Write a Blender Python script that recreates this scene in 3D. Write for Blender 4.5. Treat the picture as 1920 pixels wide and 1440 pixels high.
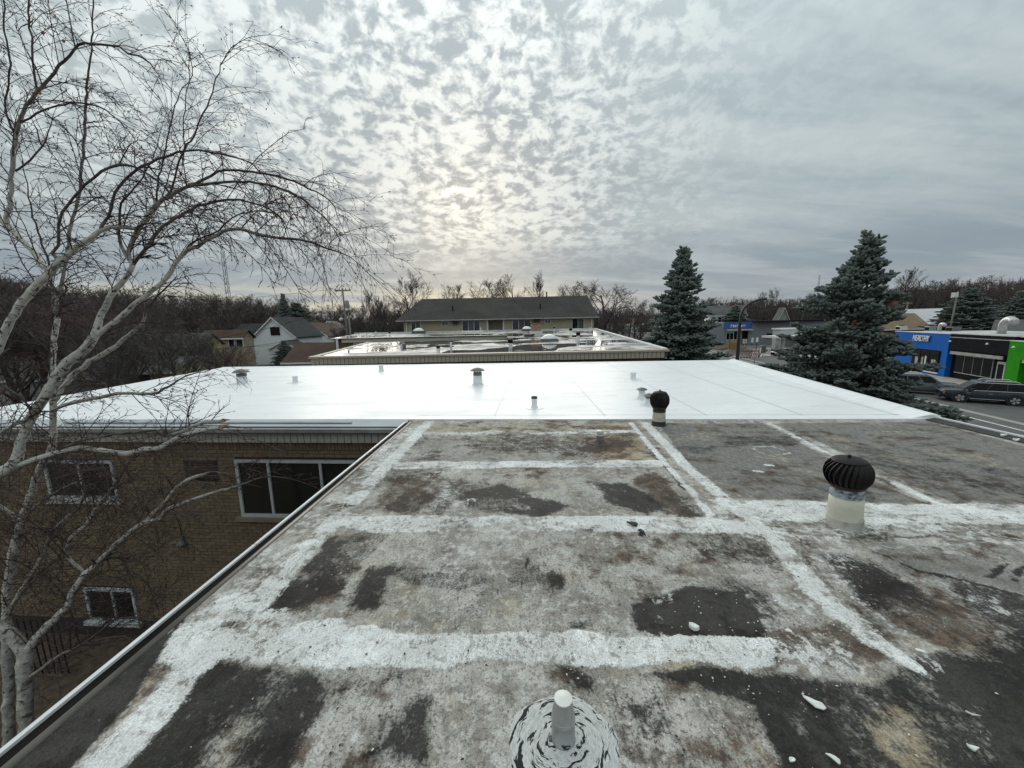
import bpy, math, random
import numpy as np
from mathutils import Vector, Matrix

for o in list(bpy.data.objects):
    bpy.data.objects.remove(o)
SC = bpy.context.scene
COL = SC.collection

# ------------------------------------------------------------------ camera
CAM_Z = 1.8
FPX = 722.0                      # focal length for a 1920 px wide picture
PITCH = math.radians(9.15)
ROLL = math.radians(1.15)
cd = bpy.data.cameras.new('camera')
cam = bpy.data.objects.new('camera', cd)
COL.objects.link(cam)
cd.sensor_width = 36.0
cd.lens = 36.0 * FPX / 1920.0
cd.clip_start = 0.05
cd.clip_end = 4000.0
cam.matrix_world = (Matrix.Translation((0, 0, CAM_Z)) @
                    Matrix.Rotation(math.pi / 2 - PITCH, 4, 'X') @
                    Matrix.Rotation(-ROLL, 4, 'Z'))
SC.camera = cam

# ------------------------------------------------------------------ sun, exposure
SUN_EL, SUN_AZ = math.radians(16.4), math.radians(-6.9)      # azimuth from +Y, negative = left
SUN_DIR = Vector((math.sin(SUN_AZ) * math.cos(SUN_EL), math.cos(SUN_AZ) * math.cos(SUN_EL), math.sin(SUN_EL)))
sl = bpy.data.lights.new('sun', 'SUN')
sl.energy = 1.05
sl.angle = math.radians(45)
sl.color = (1.0, 0.93, 0.82)
so = bpy.data.objects.new('sun', sl)
COL.objects.link(so)
so.rotation_euler = SUN_DIR.to_track_quat('Z', 'Y').to_euler()
so.location = SUN_DIR * 60
SC.view_settings.view_transform = 'Standard'
SC.view_settings.look = 'None'
SC.view_settings.exposure = 0.32
SC.view_settings.gamma = 1.0
SC.view_settings.use_curve_mapping = False
SC.render.engine = 'CYCLES'
SC.cycles.max_bounces = 6
SC.cycles.diffuse_bounces = 3
SC.cycles.glossy_bounces = 3
SC.cycles.use_denoising = True
SC.cycles.caustics_reflective = False
SC.cycles.caustics_refractive = False

# ------------------------------------------------------------------ node helpers
class NT:
    def __init__(self, tree):
        self.t = tree
        tree.nodes.clear()
    def n(self, typ, ins=None, **props):
        nd = self.t.nodes.new(typ)
        for k, v in props.items():
            setattr(nd, k, v)
        for k, v in (ins or {}).items():
            s = nd.inputs[k]
            if isinstance(v, bpy.types.NodeSocket):
                self.t.links.new(v, s)
            else:
                if hasattr(s.default_value, '__len__') and not hasattr(v, '__len__'):
                    v = (v, v, v)
                if hasattr(s.default_value, '__len__') and len(s.default_value) == 4 and len(v) == 3:
                    v = (*v, 1.0)
                s.default_value = v
        return nd
    def math(self, op, a, b=0.0, c=0.0, clamp=False):
        nd = self.n('ShaderNodeMath', {0: a, 1: b, 2: c}, operation=op, use_clamp=clamp)
        return nd.outputs[0]
    def vmath(self, op, a, b=(0, 0, 0)):
        nd = self.n('ShaderNodeVectorMath', {0: a, 1: b}, operation=op)
        return nd.outputs['Value'] if op in ('DOT_PRODUCT', 'LENGTH') else nd.outputs[0]
    def scale(self, v, s):
        nd = self.n('ShaderNodeVectorMath', {0: v, 'Scale': s}, operation='SCALE')
        return nd.outputs[0]
    def mix(self, f, a, b, blend='MIX'):
        nd = self.t.nodes.new('ShaderNodeMix')
        nd.data_type = 'RGBA'
        nd.blend_type = blend
        nd.clamp_factor = True
        for s, v in ((nd.inputs[0], f), (nd.inputs[6], a), (nd.inputs[7], b)):
            if isinstance(v, bpy.types.NodeSocket):
                self.t.links.new(v, s)
            elif s == nd.inputs[0]:
                s.default_value = v
            else:
                s.default_value = (*v[:3], 1.0)
        return nd.outputs[2]
    def sstep(self, x, lo, hi):
        nd = self.n('ShaderNodeMapRange', {'Value': x, 'From Min': lo, 'From Max': hi, 'To Min': 0.0, 'To Max': 1.0},
                    interpolation_type='SMOOTHSTEP')
        return nd.outputs[0]
    def lerp(self, x, lo, hi, a, b):
        nd = self.n('ShaderNodeMapRange', {'Value': x, 'From Min': lo, 'From Max': hi, 'To Min': a, 'To Max': b})
        return nd.outputs[0]
    def noise(self, vec, scale, detail=4.0, rough=0.55, dist=0.0, col=False):
        ins = {'Scale': scale, 'Detail': detail, 'Roughness': rough, 'Distortion': dist}
        if vec is not None:
            ins['Vector'] = vec
        nd = self.n('ShaderNodeTexNoise', ins)
        return nd.outputs['Color'] if col else nd.outputs['Fac']
    def mapping(self, vec, scale=(1, 1, 1), rot=(0, 0, 0), loc=(0, 0, 0)):
        return self.n('ShaderNodeMapping', {'Vector': vec, 'Scale': scale, 'Rotation': rot, 'Location': loc}).outputs[0]

# ------------------------------------------------------------------ world: sky behind a broken altocumulus sheet
W = bpy.data.worlds.new('World')
SC.world = W
W.use_nodes = True
t = NT(W.node_tree)
SKY_STRENGTH = 0.1
tc = t.n('ShaderNodeTexCoord')
dirv = tc.outputs['Generated']
sep = t.n('ShaderNodeSeparateXYZ', {0: dirv})
dx, dy, dz = sep.outputs
zc = t.math('ADD', t.math('MAXIMUM', dz, 0.0), 0.20)
pc = t.n('ShaderNodeCombineXYZ', {0: t.math('DIVIDE', dx, zc), 1: t.math('DIVIDE', dy, zc), 2: 0.0}).outputs[0]
zs = t.math('MULTIPLY', t.math('SQRT', t.math('ADD', t.math('MAXIMUM', dz, 0.0), 0.02)), 2.1)
pd = t.n('ShaderNodeCombineXYZ', {0: dx, 1: dy, 2: zs}).outputs[0]
w1 = t.noise(pd, 7.0, 3.0, 0.5, col=True)
pw = t.vmath('ADD', pd, t.scale(t.vmath('SUBTRACT', w1, (0.5, 0.5, 0.5)), 0.07))
cells = t.noise(pw, 30.0, 4.0, 0.55, 0.1)
fine = t.noise(pw, 75.0, 3.0, 0.6)
big = t.noise(pd, 2.6, 3.0, 0.5)
cellv = t.math('ADD', t.math('ADD', cells, t.math('MULTIPLY', t.math('SUBTRACT', big, 0.5), 0.24)),
               t.math('MULTIPLY', t.math('SUBTRACT', fine, 0.5), 0.30))
cell = t.sstep(cellv, 0.36, 0.62)
# smoother streaky sheet
st = t.noise(t.mapping(pc, (0.8, 3.0, 1), (0, 0, math.radians(62))), 1.2, 4.0, 0.55, 0.3)
st2 = t.noise(t.mapping(pc, (0.6, 1.6, 1), (0, 0, math.radians(8))), 1.8, 4.0, 0.55, 0.4)
# where the sheet is smooth: to the right and far away
az = t.math('ADD', dx, t.math('MULTIPLY', t.math('SUBTRACT', big, 0.5), 0.35))
right = t.math('MULTIPLY', t.sstep(az, 0.04, 0.60), 0.90)
low = t.math('SUBTRACT', 1.0, t.sstep(dz, 0.11, 0.23))
sdot = t.vmath('DOT_PRODUCT', dirv, tuple(SUN_DIR))
sdp = t.math('MAXIMUM', sdot, 0.0)
glow = t.math('POWER', sdp, 10.0)
core = t.math('POWER', sdp, 150.0)
disc = t.math('POWER', sdp, 2200.0)
bright = t.mix(glow, (0.54, 0.59, 0.585), (0.625, 0.655, 0.63))
bright = t.mix(t.math('MULTIPLY', core, 0.4), bright, (0.78, 0.775, 0.70))
bright = t.mix(t.math('MULTIPLY', disc, 0.8), bright, (1.0, 0.97, 0.86))
dark = t.mix(glow, (0.335, 0.385, 0.392), (0.225, 0.262, 0.292))
broken = t.mix(t.math('MULTIPLY', cell, 0.92), bright, dark)
smooth = t.mix(t.sstep(st, 0.32, 0.68), (0.285, 0.345, 0.372), (0.42, 0.475, 0.485))
sky = t.mix(right, broken, smooth)
lowc = t.mix(t.sstep(st2, 0.42, 0.70), (0.222, 0.268, 0.312), (0.35, 0.395, 0.42))
sky = t.mix(t.math('MULTIPLY', low, t.math('SUBTRACT', 0.88, t.math('MULTIPLY', core, 0.35))), sky, lowc)
# pale slit of light above the horizon
slit = t.math('MULTIPLY', t.sstep(dz, 0.0, 0.03), t.math('SUBTRACT', 1.0, t.sstep(dz, 0.06, 0.10)))
slitn = t.sstep(t.noise(t.mapping(dirv, (3, 3, 34)), 1.6, 3.0, 0.5), 0.36, 0.60)
leftness = t.math('SUBTRACT', 1.0, t.sstep(dx, 0.02, 0.42))
slitc = t.mix(leftness, (0.385, 0.395, 0.405), (0.53, 0.52, 0.43))
sky = t.mix(t.math('MULTIPLY', t.math('MULTIPLY', slit, slitn), t.math('ADD', 0.35, t.math('MULTIPLY', leftness, 0.5))), sky, slitc)
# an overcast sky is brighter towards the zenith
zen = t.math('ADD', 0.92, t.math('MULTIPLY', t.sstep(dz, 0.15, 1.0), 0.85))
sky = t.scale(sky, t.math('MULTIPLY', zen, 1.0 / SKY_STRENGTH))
nis = t.n('ShaderNodeTexSky', sky_type='NISHITA', sun_disc=False, sun_elevation=SUN_EL, sun_rotation=SUN_AZ,
          altitude=200.0, air_density=1.0, dust_density=2.0, ozone_density=1.0)
final = t.mix(0.96, nis.outputs[0], sky)
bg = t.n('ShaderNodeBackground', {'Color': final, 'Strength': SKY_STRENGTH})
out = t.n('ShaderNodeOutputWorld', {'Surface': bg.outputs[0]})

# ------------------------------------------------------------------ measuring helpers (picture measurements -> metres in the place)
CP, SP = math.cos(PITCH), math.sin(PITCH)
CR, SR = math.cos(ROLL), math.sin(ROLL)
def ray(x, y):
    u, v = (x - 960) / FPX, (y - 720) / FPX
    u, v = u * CR - v * SR, u * SR + v * CR
    return Vector((u, CP - SP * v, -SP - CP * v))
def oz(x, y, z):
    r = ray(x, y); k = (z - CAM_Z) / r.z
    return Vector((r.x * k, r.y * k, z))
def oy(x, y, Y):
    r = ray(x, y); k = Y / r.y
    return Vector((r.x * k, Y, CAM_Z + r.z * k))
def od(x, y, d):
    r = ray(x, y)
    return Vector((r.x * d, r.y * d, CAM_Z + r.z * d))
def opl(x, y, p, nrm):
    r = ray(x, y); o = Vector((0, 0, CAM_Z))
    k = (Vector(p) - o).dot(nrm) / r.dot(nrm)
    return o + r * k

# ------------------------------------------------------------------ materials
MATS = {}
def pmat(name, c1, c2=None, scale=4.0, rough=0.75, bump=0.0, bscale=None, metal=0.0, stretch=(1, 1, 1), spec=0.5,
         detail=6.0, dirt=None, dirt_scale=1.5, lo=0.35, hi=0.65):
    m = bpy.data.materials.new(name)
    m.use_nodes = True
    t = NT(m.node_tree)
    tc = t.n('ShaderNodeTexCoord')
    vec = t.mapping(tc.outputs['Object'], stretch)
    f = t.noise(vec, scale, detail, 0.6)
    col = t.mix(t.sstep(f, lo, hi), c1, c2 if c2 else tuple(x * 0.75 for x in c1))
    if dirt:
        f2 = t.noise(vec, dirt_scale, 5.0, 0.65)
        col = t.mix(t.sstep(f2, 0.5, 0.75), col, dirt)
    b = t.n('ShaderNodeBsdfPrincipled', {'Base Color': col, 'Metallic': metal, 'Specular IOR Level': spec,
            'Roughness': t.lerp(f, 0.2, 0.8, max(0.02, rough - 0.08), min(1.0, rough + 0.08))})
    if bump:
        fb = t.noise(vec, bscale or scale * 4, 5.0, 0.6)
        bp = t.n('ShaderNodeBump', {'Height': fb, 'Strength': bump, 'Distance': 0.02})
        t.t.links.new(bp.outputs[0], b.inputs['Normal'])
    t.n('ShaderNodeOutputMaterial', {'Surface': b.outputs[0]})
    MATS[name] = m
    return m
def glassmat(name, col, rough=0.08):
    m = pmat(name, col, tuple(c * 0.6 for c in col), scale=0.6, rough=rough, spec=0.8)
    return m

# ------------------------------------------------------------------ mesh builder
class MB:
    def __init__(self):
        self.v = []; self.f = []; self.m = []
    def poly(self, pts, mi=0):
        k = len(self.v)
        self.v += [tuple(p) for p in pts]
        self.f.append(tuple(range(k, k + len(pts)))); self.m.append(mi)
    def box(self, x0, x1, y0, y1, z0, z1, mi=0):
        k = len(self.v)
        self.v += [(x0, y0, z0), (x1, y0, z0), (x1, y1, z0), (x0, y1, z0), (x0, y0, z1), (x1, y0, z1), (x1, y1, z1), (x0, y1, z1)]
        self.f += [(k, k+3, k+2, k+1), (k+4, k+5, k+6, k+7), (k, k+1, k+5, k+4), (k+1, k+2, k+6, k+5), (k+2, k+3, k+7, k+6), (k+3, k, k+4, k+7)]
        self.m += [mi] * 6
    def prism(self, pts, z0, z1, mi=0):          # counter-clockwise footprint
        n = len(pts); k = len(self.v)
        self.v += [(p[0], p[1], z0) for p in pts] + [(p[0], p[1], z1) for p in pts]
        self.f.append(tuple(range(k + n - 1, k - 1, -1))); self.f.append(tuple(range(k + n, k + 2 * n)))
        self.m += [mi, mi]
        for i in range(n):
            j = (i + 1) % n
            self.f.append((k + i, k + j, k + n + j, k + n + i)); self.m.append(mi)
    def extr(self, prof, a, b, mi=0, cap=True):  # profile loop [(side, up)] swept from a to b (horizontal); side is to the right of a->b
        a, b = Vector(a), Vector(b)
        d = (b - a).normalized(); s = Vector((d.y, -d.x, 0)).normalized(); n = len(prof); k = len(self.v)
        for p in (a, b):
            self.v += [tuple(p + s * q[0] + Vector((0, 0, q[1]))) for q in prof]
        for i in range(n):
            j = (i + 1) % n
            self.f.append((k + i, k + j, k + n + j, k + n + i)); self.m.append(mi)
        if cap:
            self.f.append(tuple(range(k + n - 1, k - 1, -1))); self.f.append(tuple(range(k + n, k + 2 * n))); self.m += [mi, mi]
    def tube(self, pts, rad, n=8, mi=0, cap=True):
        pts = [Vector(p) for p in pts]
        if not hasattr(rad, '__len__'):
            rad = [rad] * len(pts)
        k = len(self.v); prev = None
        for i, p in enumerate(pts):
            d = (pts[min(i + 1, len(pts) - 1)] - pts[max(i - 1, 0)]).normalized()
            if prev is None:
                a = d.orthogonal().normalized()
            else:
                a = (prev - d * prev.dot(d)).normalized()
            prev = a; b = d.cross(a)
            for j in range(n):
                th = 2 * math.pi * j / n
                self.v.append(tuple(p + (a * math.cos(th) + b * math.sin(th)) * rad[i]))
        for i in range(len(pts) - 1):
            for j in range(n):
                j2 = (j + 1) % n
                self.f.append((k + i*n + j, k + i*n + j2, k + (i+1)*n + j2, k + (i+1)*n + j)); self.m.append(mi)
        if cap:
            self.f.append(tuple(k + j for j in range(n - 1, -1, -1))); self.m.append(mi)
            e = k + (len(pts) - 1) * n
            self.f.append(tuple(e + j for j in range(n))); self.m.append(mi)
    def lathe(self, prof, n=20, c=(0, 0, 0), mi=0):
        k = len(self.v)
        for (r, z) in prof:
            for j in range(n):
                th = 2 * math.pi * j / n
                self.v.append((c[0] + r * math.cos(th), c[1] + r * math.sin(th), c[2] + z))
        for i in range(len(prof) - 1):
            for j in range(n):
                j2 = (j + 1) % n
                self.f.append((k + i*n + j, k + i*n + j2, k + (i+1)*n + j2, k + (i+1)*n + j)); self.m.append(mi)
        self.f.append(tuple(k + j for j in range(n - 1, -1, -1))); self.m.append(mi)
        e = k + (len(prof) - 1) * n
        self.f.append(tuple(e + j for j in range(n))); self.m.append(mi)
    def mesh(self, name, mats, smooth=False):
        me = bpy.data.meshes.new(name)
        me.from_pydata(self.v, [], self.f)
        if not isinstance(mats, (list, tuple)):
            mats = [mats]
        for m in mats:
            me.materials.append(m)
        if len(mats) > 1:
            me.polygons.foreach_set('material_index', self.m)
        if smooth:
            me.shade_smooth()
            if smooth is not True:
                me.set_sharp_from_angle(angle=math.radians(smooth))
        me.update()
        return me
    def build(self, name, mats, parent=None, smooth=False, world=False, label=None, kind=None):
        return link(name, self.mesh(name, mats, smooth), parent, world, label, kind)
def link(name, me, parent=None, world=False, label=None, kind=None):
    o = bpy.data.objects.new(name, me)
    COL.objects.link(o)
    if parent is not None:
        o.parent = parent
        if world:
            o.location = -parent.location
    if label: o['label'] = label
    if kind: o['kind'] = kind
    return o
def thing(name, label, cat, loc=(0, 0, 0), rz=0.0, group=None, kind=None):
    o = bpy.data.objects.new(name, None)
    COL.objects.link(o)
    o.empty_display_size = 0.3
    o.location = loc; o.rotation_euler = (0, 0, rz)
    return tag(o, label, cat, group, kind)
def tag(o, label, cat, group=None, kind=None):
    o['label'] = label; o['category'] = cat
    if group: o['group'] = group
    if kind: o['kind'] = kind
    return o
def dup(root, loc=None, rz=None, sc=None, label=None):
    r = root.copy(); COL.objects.link(r)
    if loc is not None: r.location = loc
    if rz is not None: r.rotation_euler = (0, 0, rz)
    if sc is not None: r.scale = sc if hasattr(sc, '__len__') else (sc, sc, sc)
    if label: r['label'] = label
    for ch in list(root.children):
        c = ch.copy(); COL.objects.link(c); c.parent = r
        for g in ch.children:
            d = g.copy(); COL.objects.link(d); d.parent = c
    return r
def struct(name, mb, m, smooth=False):
    o = mb.build(name, m, None, smooth); o['kind'] = 'structure'
    return o

def fbm(X, Y, scale, seed=0, octv=4, rough=0.5):
    rs = np.random.RandomState(seed); tab = rs.rand(256, 256)
    out = np.zeros_like(X); amp = 1.0; tot = 0.0
    for o in range(octv):
        x = X * scale + 37.3 * o + 100; y = Y * scale + 11.7 * o + 100
        xi = np.floor(x).astype(int); yi = np.floor(y).astype(int)
        fx = x - xi; fy = y - yi
        fx = fx * fx * (3 - 2 * fx); fy = fy * fy * (3 - 2 * fy)
        g = lambda a, b: tab[a % 256, b % 256]
        out += amp * ((g(xi, yi) * (1 - fx) + g(xi + 1, yi) * fx) * (1 - fy) + (g(xi, yi + 1) * (1 - fx) + g(xi + 1, yi + 1) * fx) * fy)
        tot += amp; amp *= rough; scale *= 2.03
    return out / tot

GZ = -5.0        # level of the ground around the buildings
# ================================================================== GROUND, STREET
M_ground = pmat('ground_dirt_grass', (0.055, 0.048, 0.036), (0.085, 0.078, 0.058), 0.35, 0.95, 0.3, 8.0, dirt=(0.10, 0.085, 0.06), dirt_scale=0.08)
M_asph = pmat('asphalt', (0.085, 0.085, 0.085), (0.12, 0.12, 0.118), 0.6, 0.85, 0.25, 60.0, dirt=(0.145, 0.142, 0.135), dirt_scale=0.12)
M_conc = pmat('concrete_walk', (0.33, 0.31, 0.28), (0.42, 0.40, 0.36), 1.2, 0.9, 0.2, 30.0)
M_line = pmat('road_paint', (0.72, 0.72, 0.70), (0.55, 0.55, 0.53), 3.0, 0.7)
M_mulch = pmat('mulch', (0.05, 0.035, 0.028), (0.09, 0.06, 0.045), 3.0, 0.95, 0.6, 14.0)
M_litter = pmat('leaf_litter', (0.045, 0.034, 0.024), (0.10, 0.07, 0.045), 6.0, 0.95, 0.7, 20.0)

g = MB(); g.poly([(-1500, -300, GZ), (1500, -300, GZ), (1500, 2600, GZ), (-1500, 2600, GZ)])
struct('ground', g, M_ground)
# street frame: origin on its near white line, w along it, nn across it (away from the roof)
SO = Vector((30.5, 27.0, GZ)); SW = Vector((0.18, 0.984, 0)).normalized(); SN = Vector((SW.y, -SW.x, 0))
def sp(s, n, z=0.0):
    p = SO + SW * s + SN * n
    return (p.x, p.y, GZ + z)
def strip(name, s0, s1, n0, n1, z, m, curve=None):
    g = MB()
    g.poly([sp(s0, n0, z), sp(s0, n1, z), sp(s1, n1, z), sp(s1, n0, z)])
    return struct(name, g, m)
strip('street', -90, 420, -9.0, 12.6, 0.004, M_asph)
g = MB(); g.poly([sp(30, 12.6, 0.004), sp(44, 60, 0.004), sp(58, 60, 0.004), sp(47, 12.6, 0.004)]); struct('side_street', g, M_asph)
g = MB(); g.poly([sp(26, 17, 0.008), sp(26, 70, 0.008), sp(150, 70, 0.008), sp(100, 12.8, 0.008), sp(48, 12.8, 0.008)]); struct('parking_lot', g, M_asph)
strip('edge_line', -60, 160, -0.09, 0.09, 0.008, M_line)
strip('gutter_strip', -60, 160, 1.25, 1.75, 0.008, pmat('pale_gutter', (0.30, 0.29, 0.27), (0.36, 0.35, 0.33), 2.0, 0.9))
g = MB()
for k in range(9):
    a = -16 + k * 0.75
    g.poly([sp(a, 3.2, 0.008), sp(a, 6.2, 0.008), sp(a + 0.16, 6.2, 0.008), sp(a + 0.16, 3.2, 0.008)])
struct('crossing_lines', g, pmat('faded_paint', (0.26, 0.26, 0.25), (0.16, 0.16, 0.155), 3.0, 0.8))
# pavement in front of the shops
FA = Vector((45.94, 40.44, GZ)); FW = Vector((0.33, 0.944, 0)).normalized(); FN = Vector((FW.y, -FW.x, 0))   # FN points into the shops
def fp(s, n, z):
    p = FA + FW * s + FN * n
    return Vector((p.x, p.y, z))
g = MB(); g.prism([fp(-40, -3.0, 0)[:2], fp(-40, 0.6, 0)[:2], fp(24, 0.6, 0)[:2], fp(24, -3.0, 0)[:2]], GZ - 0.1, GZ + 0.12)
struct('shop_pavement', g, M_conc)
# planted island and pavement at the junction
isl = [oz(x, y, GZ) for x, y in ((1356, 661), (1368, 666), (1395, 668.5), (1424, 669.5), (1428, 663), (1402, 658.5), (1372, 655.5))]
def ring(pts, grow):
    c = sum(pts, Vector()) / len(pts)
    return [c + (p - c) * grow for p in pts]
def ccw(pts):
    a = sum(pts[i].x * pts[(i + 1) % len(pts)].y - pts[(i + 1) % len(pts)].x * pts[i].y for i in range(len(pts)))
    return pts if a > 0 else pts[::-1]
g = MB(); g.prism([p[:2] for p in ccw(ring(isl, 1.1))], GZ - 0.1, GZ + 0.12); struct('island_kerb', g, M_conc)
g = MB(); g.prism([p[:2] for p in ccw(isl)], GZ - 0.1, GZ + 0.16); struct('planting_bed', g, M_mulch)
g = MB(); g.prism([p[:2] for p in ccw([oz(x, y, GZ) for x, y in ((1404, 657.5), (1432, 668), (1560, 672), (1560, 662), (1470, 655), (1430, 653))])], GZ - 0.1, GZ + 0.10)
struct('junction_pavement', g, M_conc)
g = MB(); g.prism([p[:2] for p in ccw([oz(x, y, GZ) for x, y in ((1325, 652), (1352, 657), (1395, 655), (1400, 652), (1360, 649), (1330, 648))])], GZ - 0.1, GZ + 0.15)
struct('planting_strip', g, M_mulch)
# court with leaf litter below the birch
g = MB(); g.poly([(-16, -6, GZ + 0.004), (-2.6, -6, GZ + 0.004), (-2.2, 7.1, GZ + 0.004), (-16, 8.2, GZ + 0.004)])
struct('court_ground', g, M_litter)

# ================================================================== OUR BUILDING
def Lz(x): return 7.14 - 0.0768 * (x + 2.0)          # front line of the white roof: y at x
HW = thing('flat_roof_building', 'flat roofed tan brick building underfoot with stained grey front roof and new white rear roof', 'building', (0, 0, 0))
wb = pmat('brick_mortar', (0.030, 0.025, 0.019), (0.045, 0.037, 0.028), 3.0, 0.95, 0.3, 30.0)

# walls of both wings
g = MB()
g.prism([(-2.12, -8), (7.05, -8), (7.05, 6.5), (-1.95, 7.2)], GZ - 0.2, -0.12)
g.prism([(-12.0, Lz(-12) + 0.003), (-1.9, Lz(-1.9) + 0.003), (7.1, Lz(7.1) + 0.003), (9.0, 15.8), (-12.8, 17.1)], GZ - 0.2, -0.06)
g.build('wall', wb, HW)

# ---- old roof: a dense sheet, its wear and one painted vent shade worked out in metres on the sheet
X0, X1, Y0, Y1 = -2.20, 7.10, 0.95, 7.9
def wear_shade_masks(X, Y):
    def P(pts): return [tuple(oz(x, y, 0.0)[:2]) for x, y in pts]
    wx = X + (fbm(X, Y, 3.0, 1, 5, 0.6) - 0.5) * 0.24
    wy = Y + (fbm(X, Y, 3.0, 2, 5, 0.6) - 0.5) * 0.24
    wx2 = X + (fbm(X, Y, 5.0, 3, 5, 0.75) - 0.5) * 0.07
    wy2 = Y + (fbm(X, Y, 5.0, 4, 5, 0.75) - 0.5) * 0.07
    def seg(ax, ay, bx, by, X, Y):
        dx, dy = bx - ax, by - ay
        k = np.clip(((X - ax) * dx + (Y - ay) * dy) / (dx * dx + dy * dy + 1e-9), 0, 1)
        return np.hypot(X - ax - k * dx, Y - ay - k * dy), k
    def sdf(poly, X, Y):
        d = np.full_like(X, 1e9); ins = np.zeros(X.shape, bool)
        n = len(poly)
        for i in range(n):
            ax, ay = poly[i]; bx, by = poly[(i + 1) % n]
            d = np.minimum(d, seg(ax, ay, bx, by, X, Y)[0])
            if ay != by:
                c = ((ay > Y) != (by > Y)) & (X < (bx - ax) * (Y - ay) / (by - ay) + ax)
                ins ^= c
        return np.where(ins, -d, d)
    def region(pts, val, soft, sharp=False):
        xx, yy = (wx2, wy2) if sharp else (wx, wy)
        return val * np.clip(0.5 - sdf(P(pts), xx, yy) / (2 * soft), 0, 1)
    def line(pts, hw, val, soft=0.02, sharp=True, world=False):
        xx, yy = (wx2, wy2) if sharp else (wx, wy)
        pw = pts if world else P(pts)
        if not hasattr(hw, '__len__'): hw = [hw] * len(pw)
        best = np.full_like(X, 1e9)
        for i in range(len(pw) - 1):
            d, k = seg(*pw[i], *pw[i + 1], xx, yy)
            best = np.minimum(best, d - (hw[i] * (1 - k) + hw[i + 1] * k))
        return val * np.clip(0.5 - best / (2 * soft), 0, 1)
    mx = lambda *a: np.maximum.reduce(a)
    # --- white lap coating
    paint = mx(
        line([(-1.79, 0.6), (-1.72, 2.2), (-1.69, 3.5), (-1.56, 7.0)], 0.108, 0.93, 0.03, world=True),
        region([(296, 1238), (335, 1160), (460, 1095), (490, 1130), (440, 1200), (350, 1260)], 0.9, 0.03, True),
        region([(400, 1195), (500, 1140), (545, 1138), (556, 1165), (640, 1158), (650, 1172), (700, 1170), (740, 1186), (1060, 1178), (1190, 1190), (1420, 1192), (1460, 1198),
                (1460, 1252), (1400, 1250), (1250, 1243), (1100, 1250), (900, 1236), (830, 1255), (700, 1250), (560, 1253), (470, 1240), (395, 1238)], 0.96, 0.02, True),
        region([(1440, 1195), (1560, 1185), (1610, 1215), (1655, 1268), (1560, 1272), (1440, 1255)], 0.50, 0.06),
        region([(640, 966), (745, 965), (1000, 966), (1330, 968), (1480, 990), (1480, 1002), (1330, 1000), (1000, 996), (700, 1000), (610, 985)], 0.84, 0.02, True),
        region([(738, 866), (1000, 863), (1240, 862), (1245, 876), (1000, 876), (738, 880)], 0.92, 0.015, True),
        region([(788, 808), (1200, 805), (1202, 812), (798, 816)], 0.62, 0.02),
        line([(1183, 793), (1245, 866), (1335, 965)], 0.05, 0.85, 0.03),
        line([(1210, 793), (1290, 876), (1370, 945), (1440, 1000)], 0.085, 0.80, 0.03),
        region([(1310, 940), (1420, 935), (1560, 1000), (1640, 1075), (1600, 1090), (1480, 1030), (1350, 1000)], 0.52, 0.12),
        line([(1455, 1010), (1530, 1105), (1640, 1200), (1745, 1268)], [0.10, 0.10, 0.09, 0.02], 0.86, 0.03),
        line([(1500, 1005), (1600, 1115), (1690, 1190)], [0.07, 0.06, 0.05], 0.62, 0.05),
        region([(1325, 935), (1500, 938), (1600, 941), (1750, 944), (1820, 942), (2000, 942), (2000, 985), (1750, 982), (1640, 985), (1540, 980), (1400, 975)], 0.80, 0.03, True),
        region([(1400, 975), (1540, 980), (1750, 982), (2000, 985), (2000, 1008), (1750, 1006), (1640, 1014), (1500, 1000)], 0.55, 0.03),
        region([(1500, 990), (1760, 1000), (2000, 1010), (2000, 1035), (1760, 1025), (1600, 1060)], 0.56, 0.10),
        line([(1443, 793), (1530, 838), (1640, 888), (1770, 948)], 0.06, 0.84, 0.03),
        line([(1412, 838), (1450, 836), (1482, 848), (1440, 853), (1412, 840)], 0.022, 0.9, 0.015),
        line([(1438, 871), (1449, 872)], 0.03, 0.95, 0.015), line([(1414, 882), (1428, 883)], 0.035, 0.95, 0.015),
        region([(745, 797), (800, 797), (655, 955), (560, 1040), (470, 1120), (345, 1158), (470, 1035), (640, 895)], 0.58, 0.10),
        region([(660, 1000), (760, 1000), (700, 1050), (640, 1090), (600, 1090)], 0.40, 0.12),
        region([(1180, 1010), (1230, 1005), (1260, 1060), (1190, 1060)], 0.35, 0.1),
    )
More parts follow.
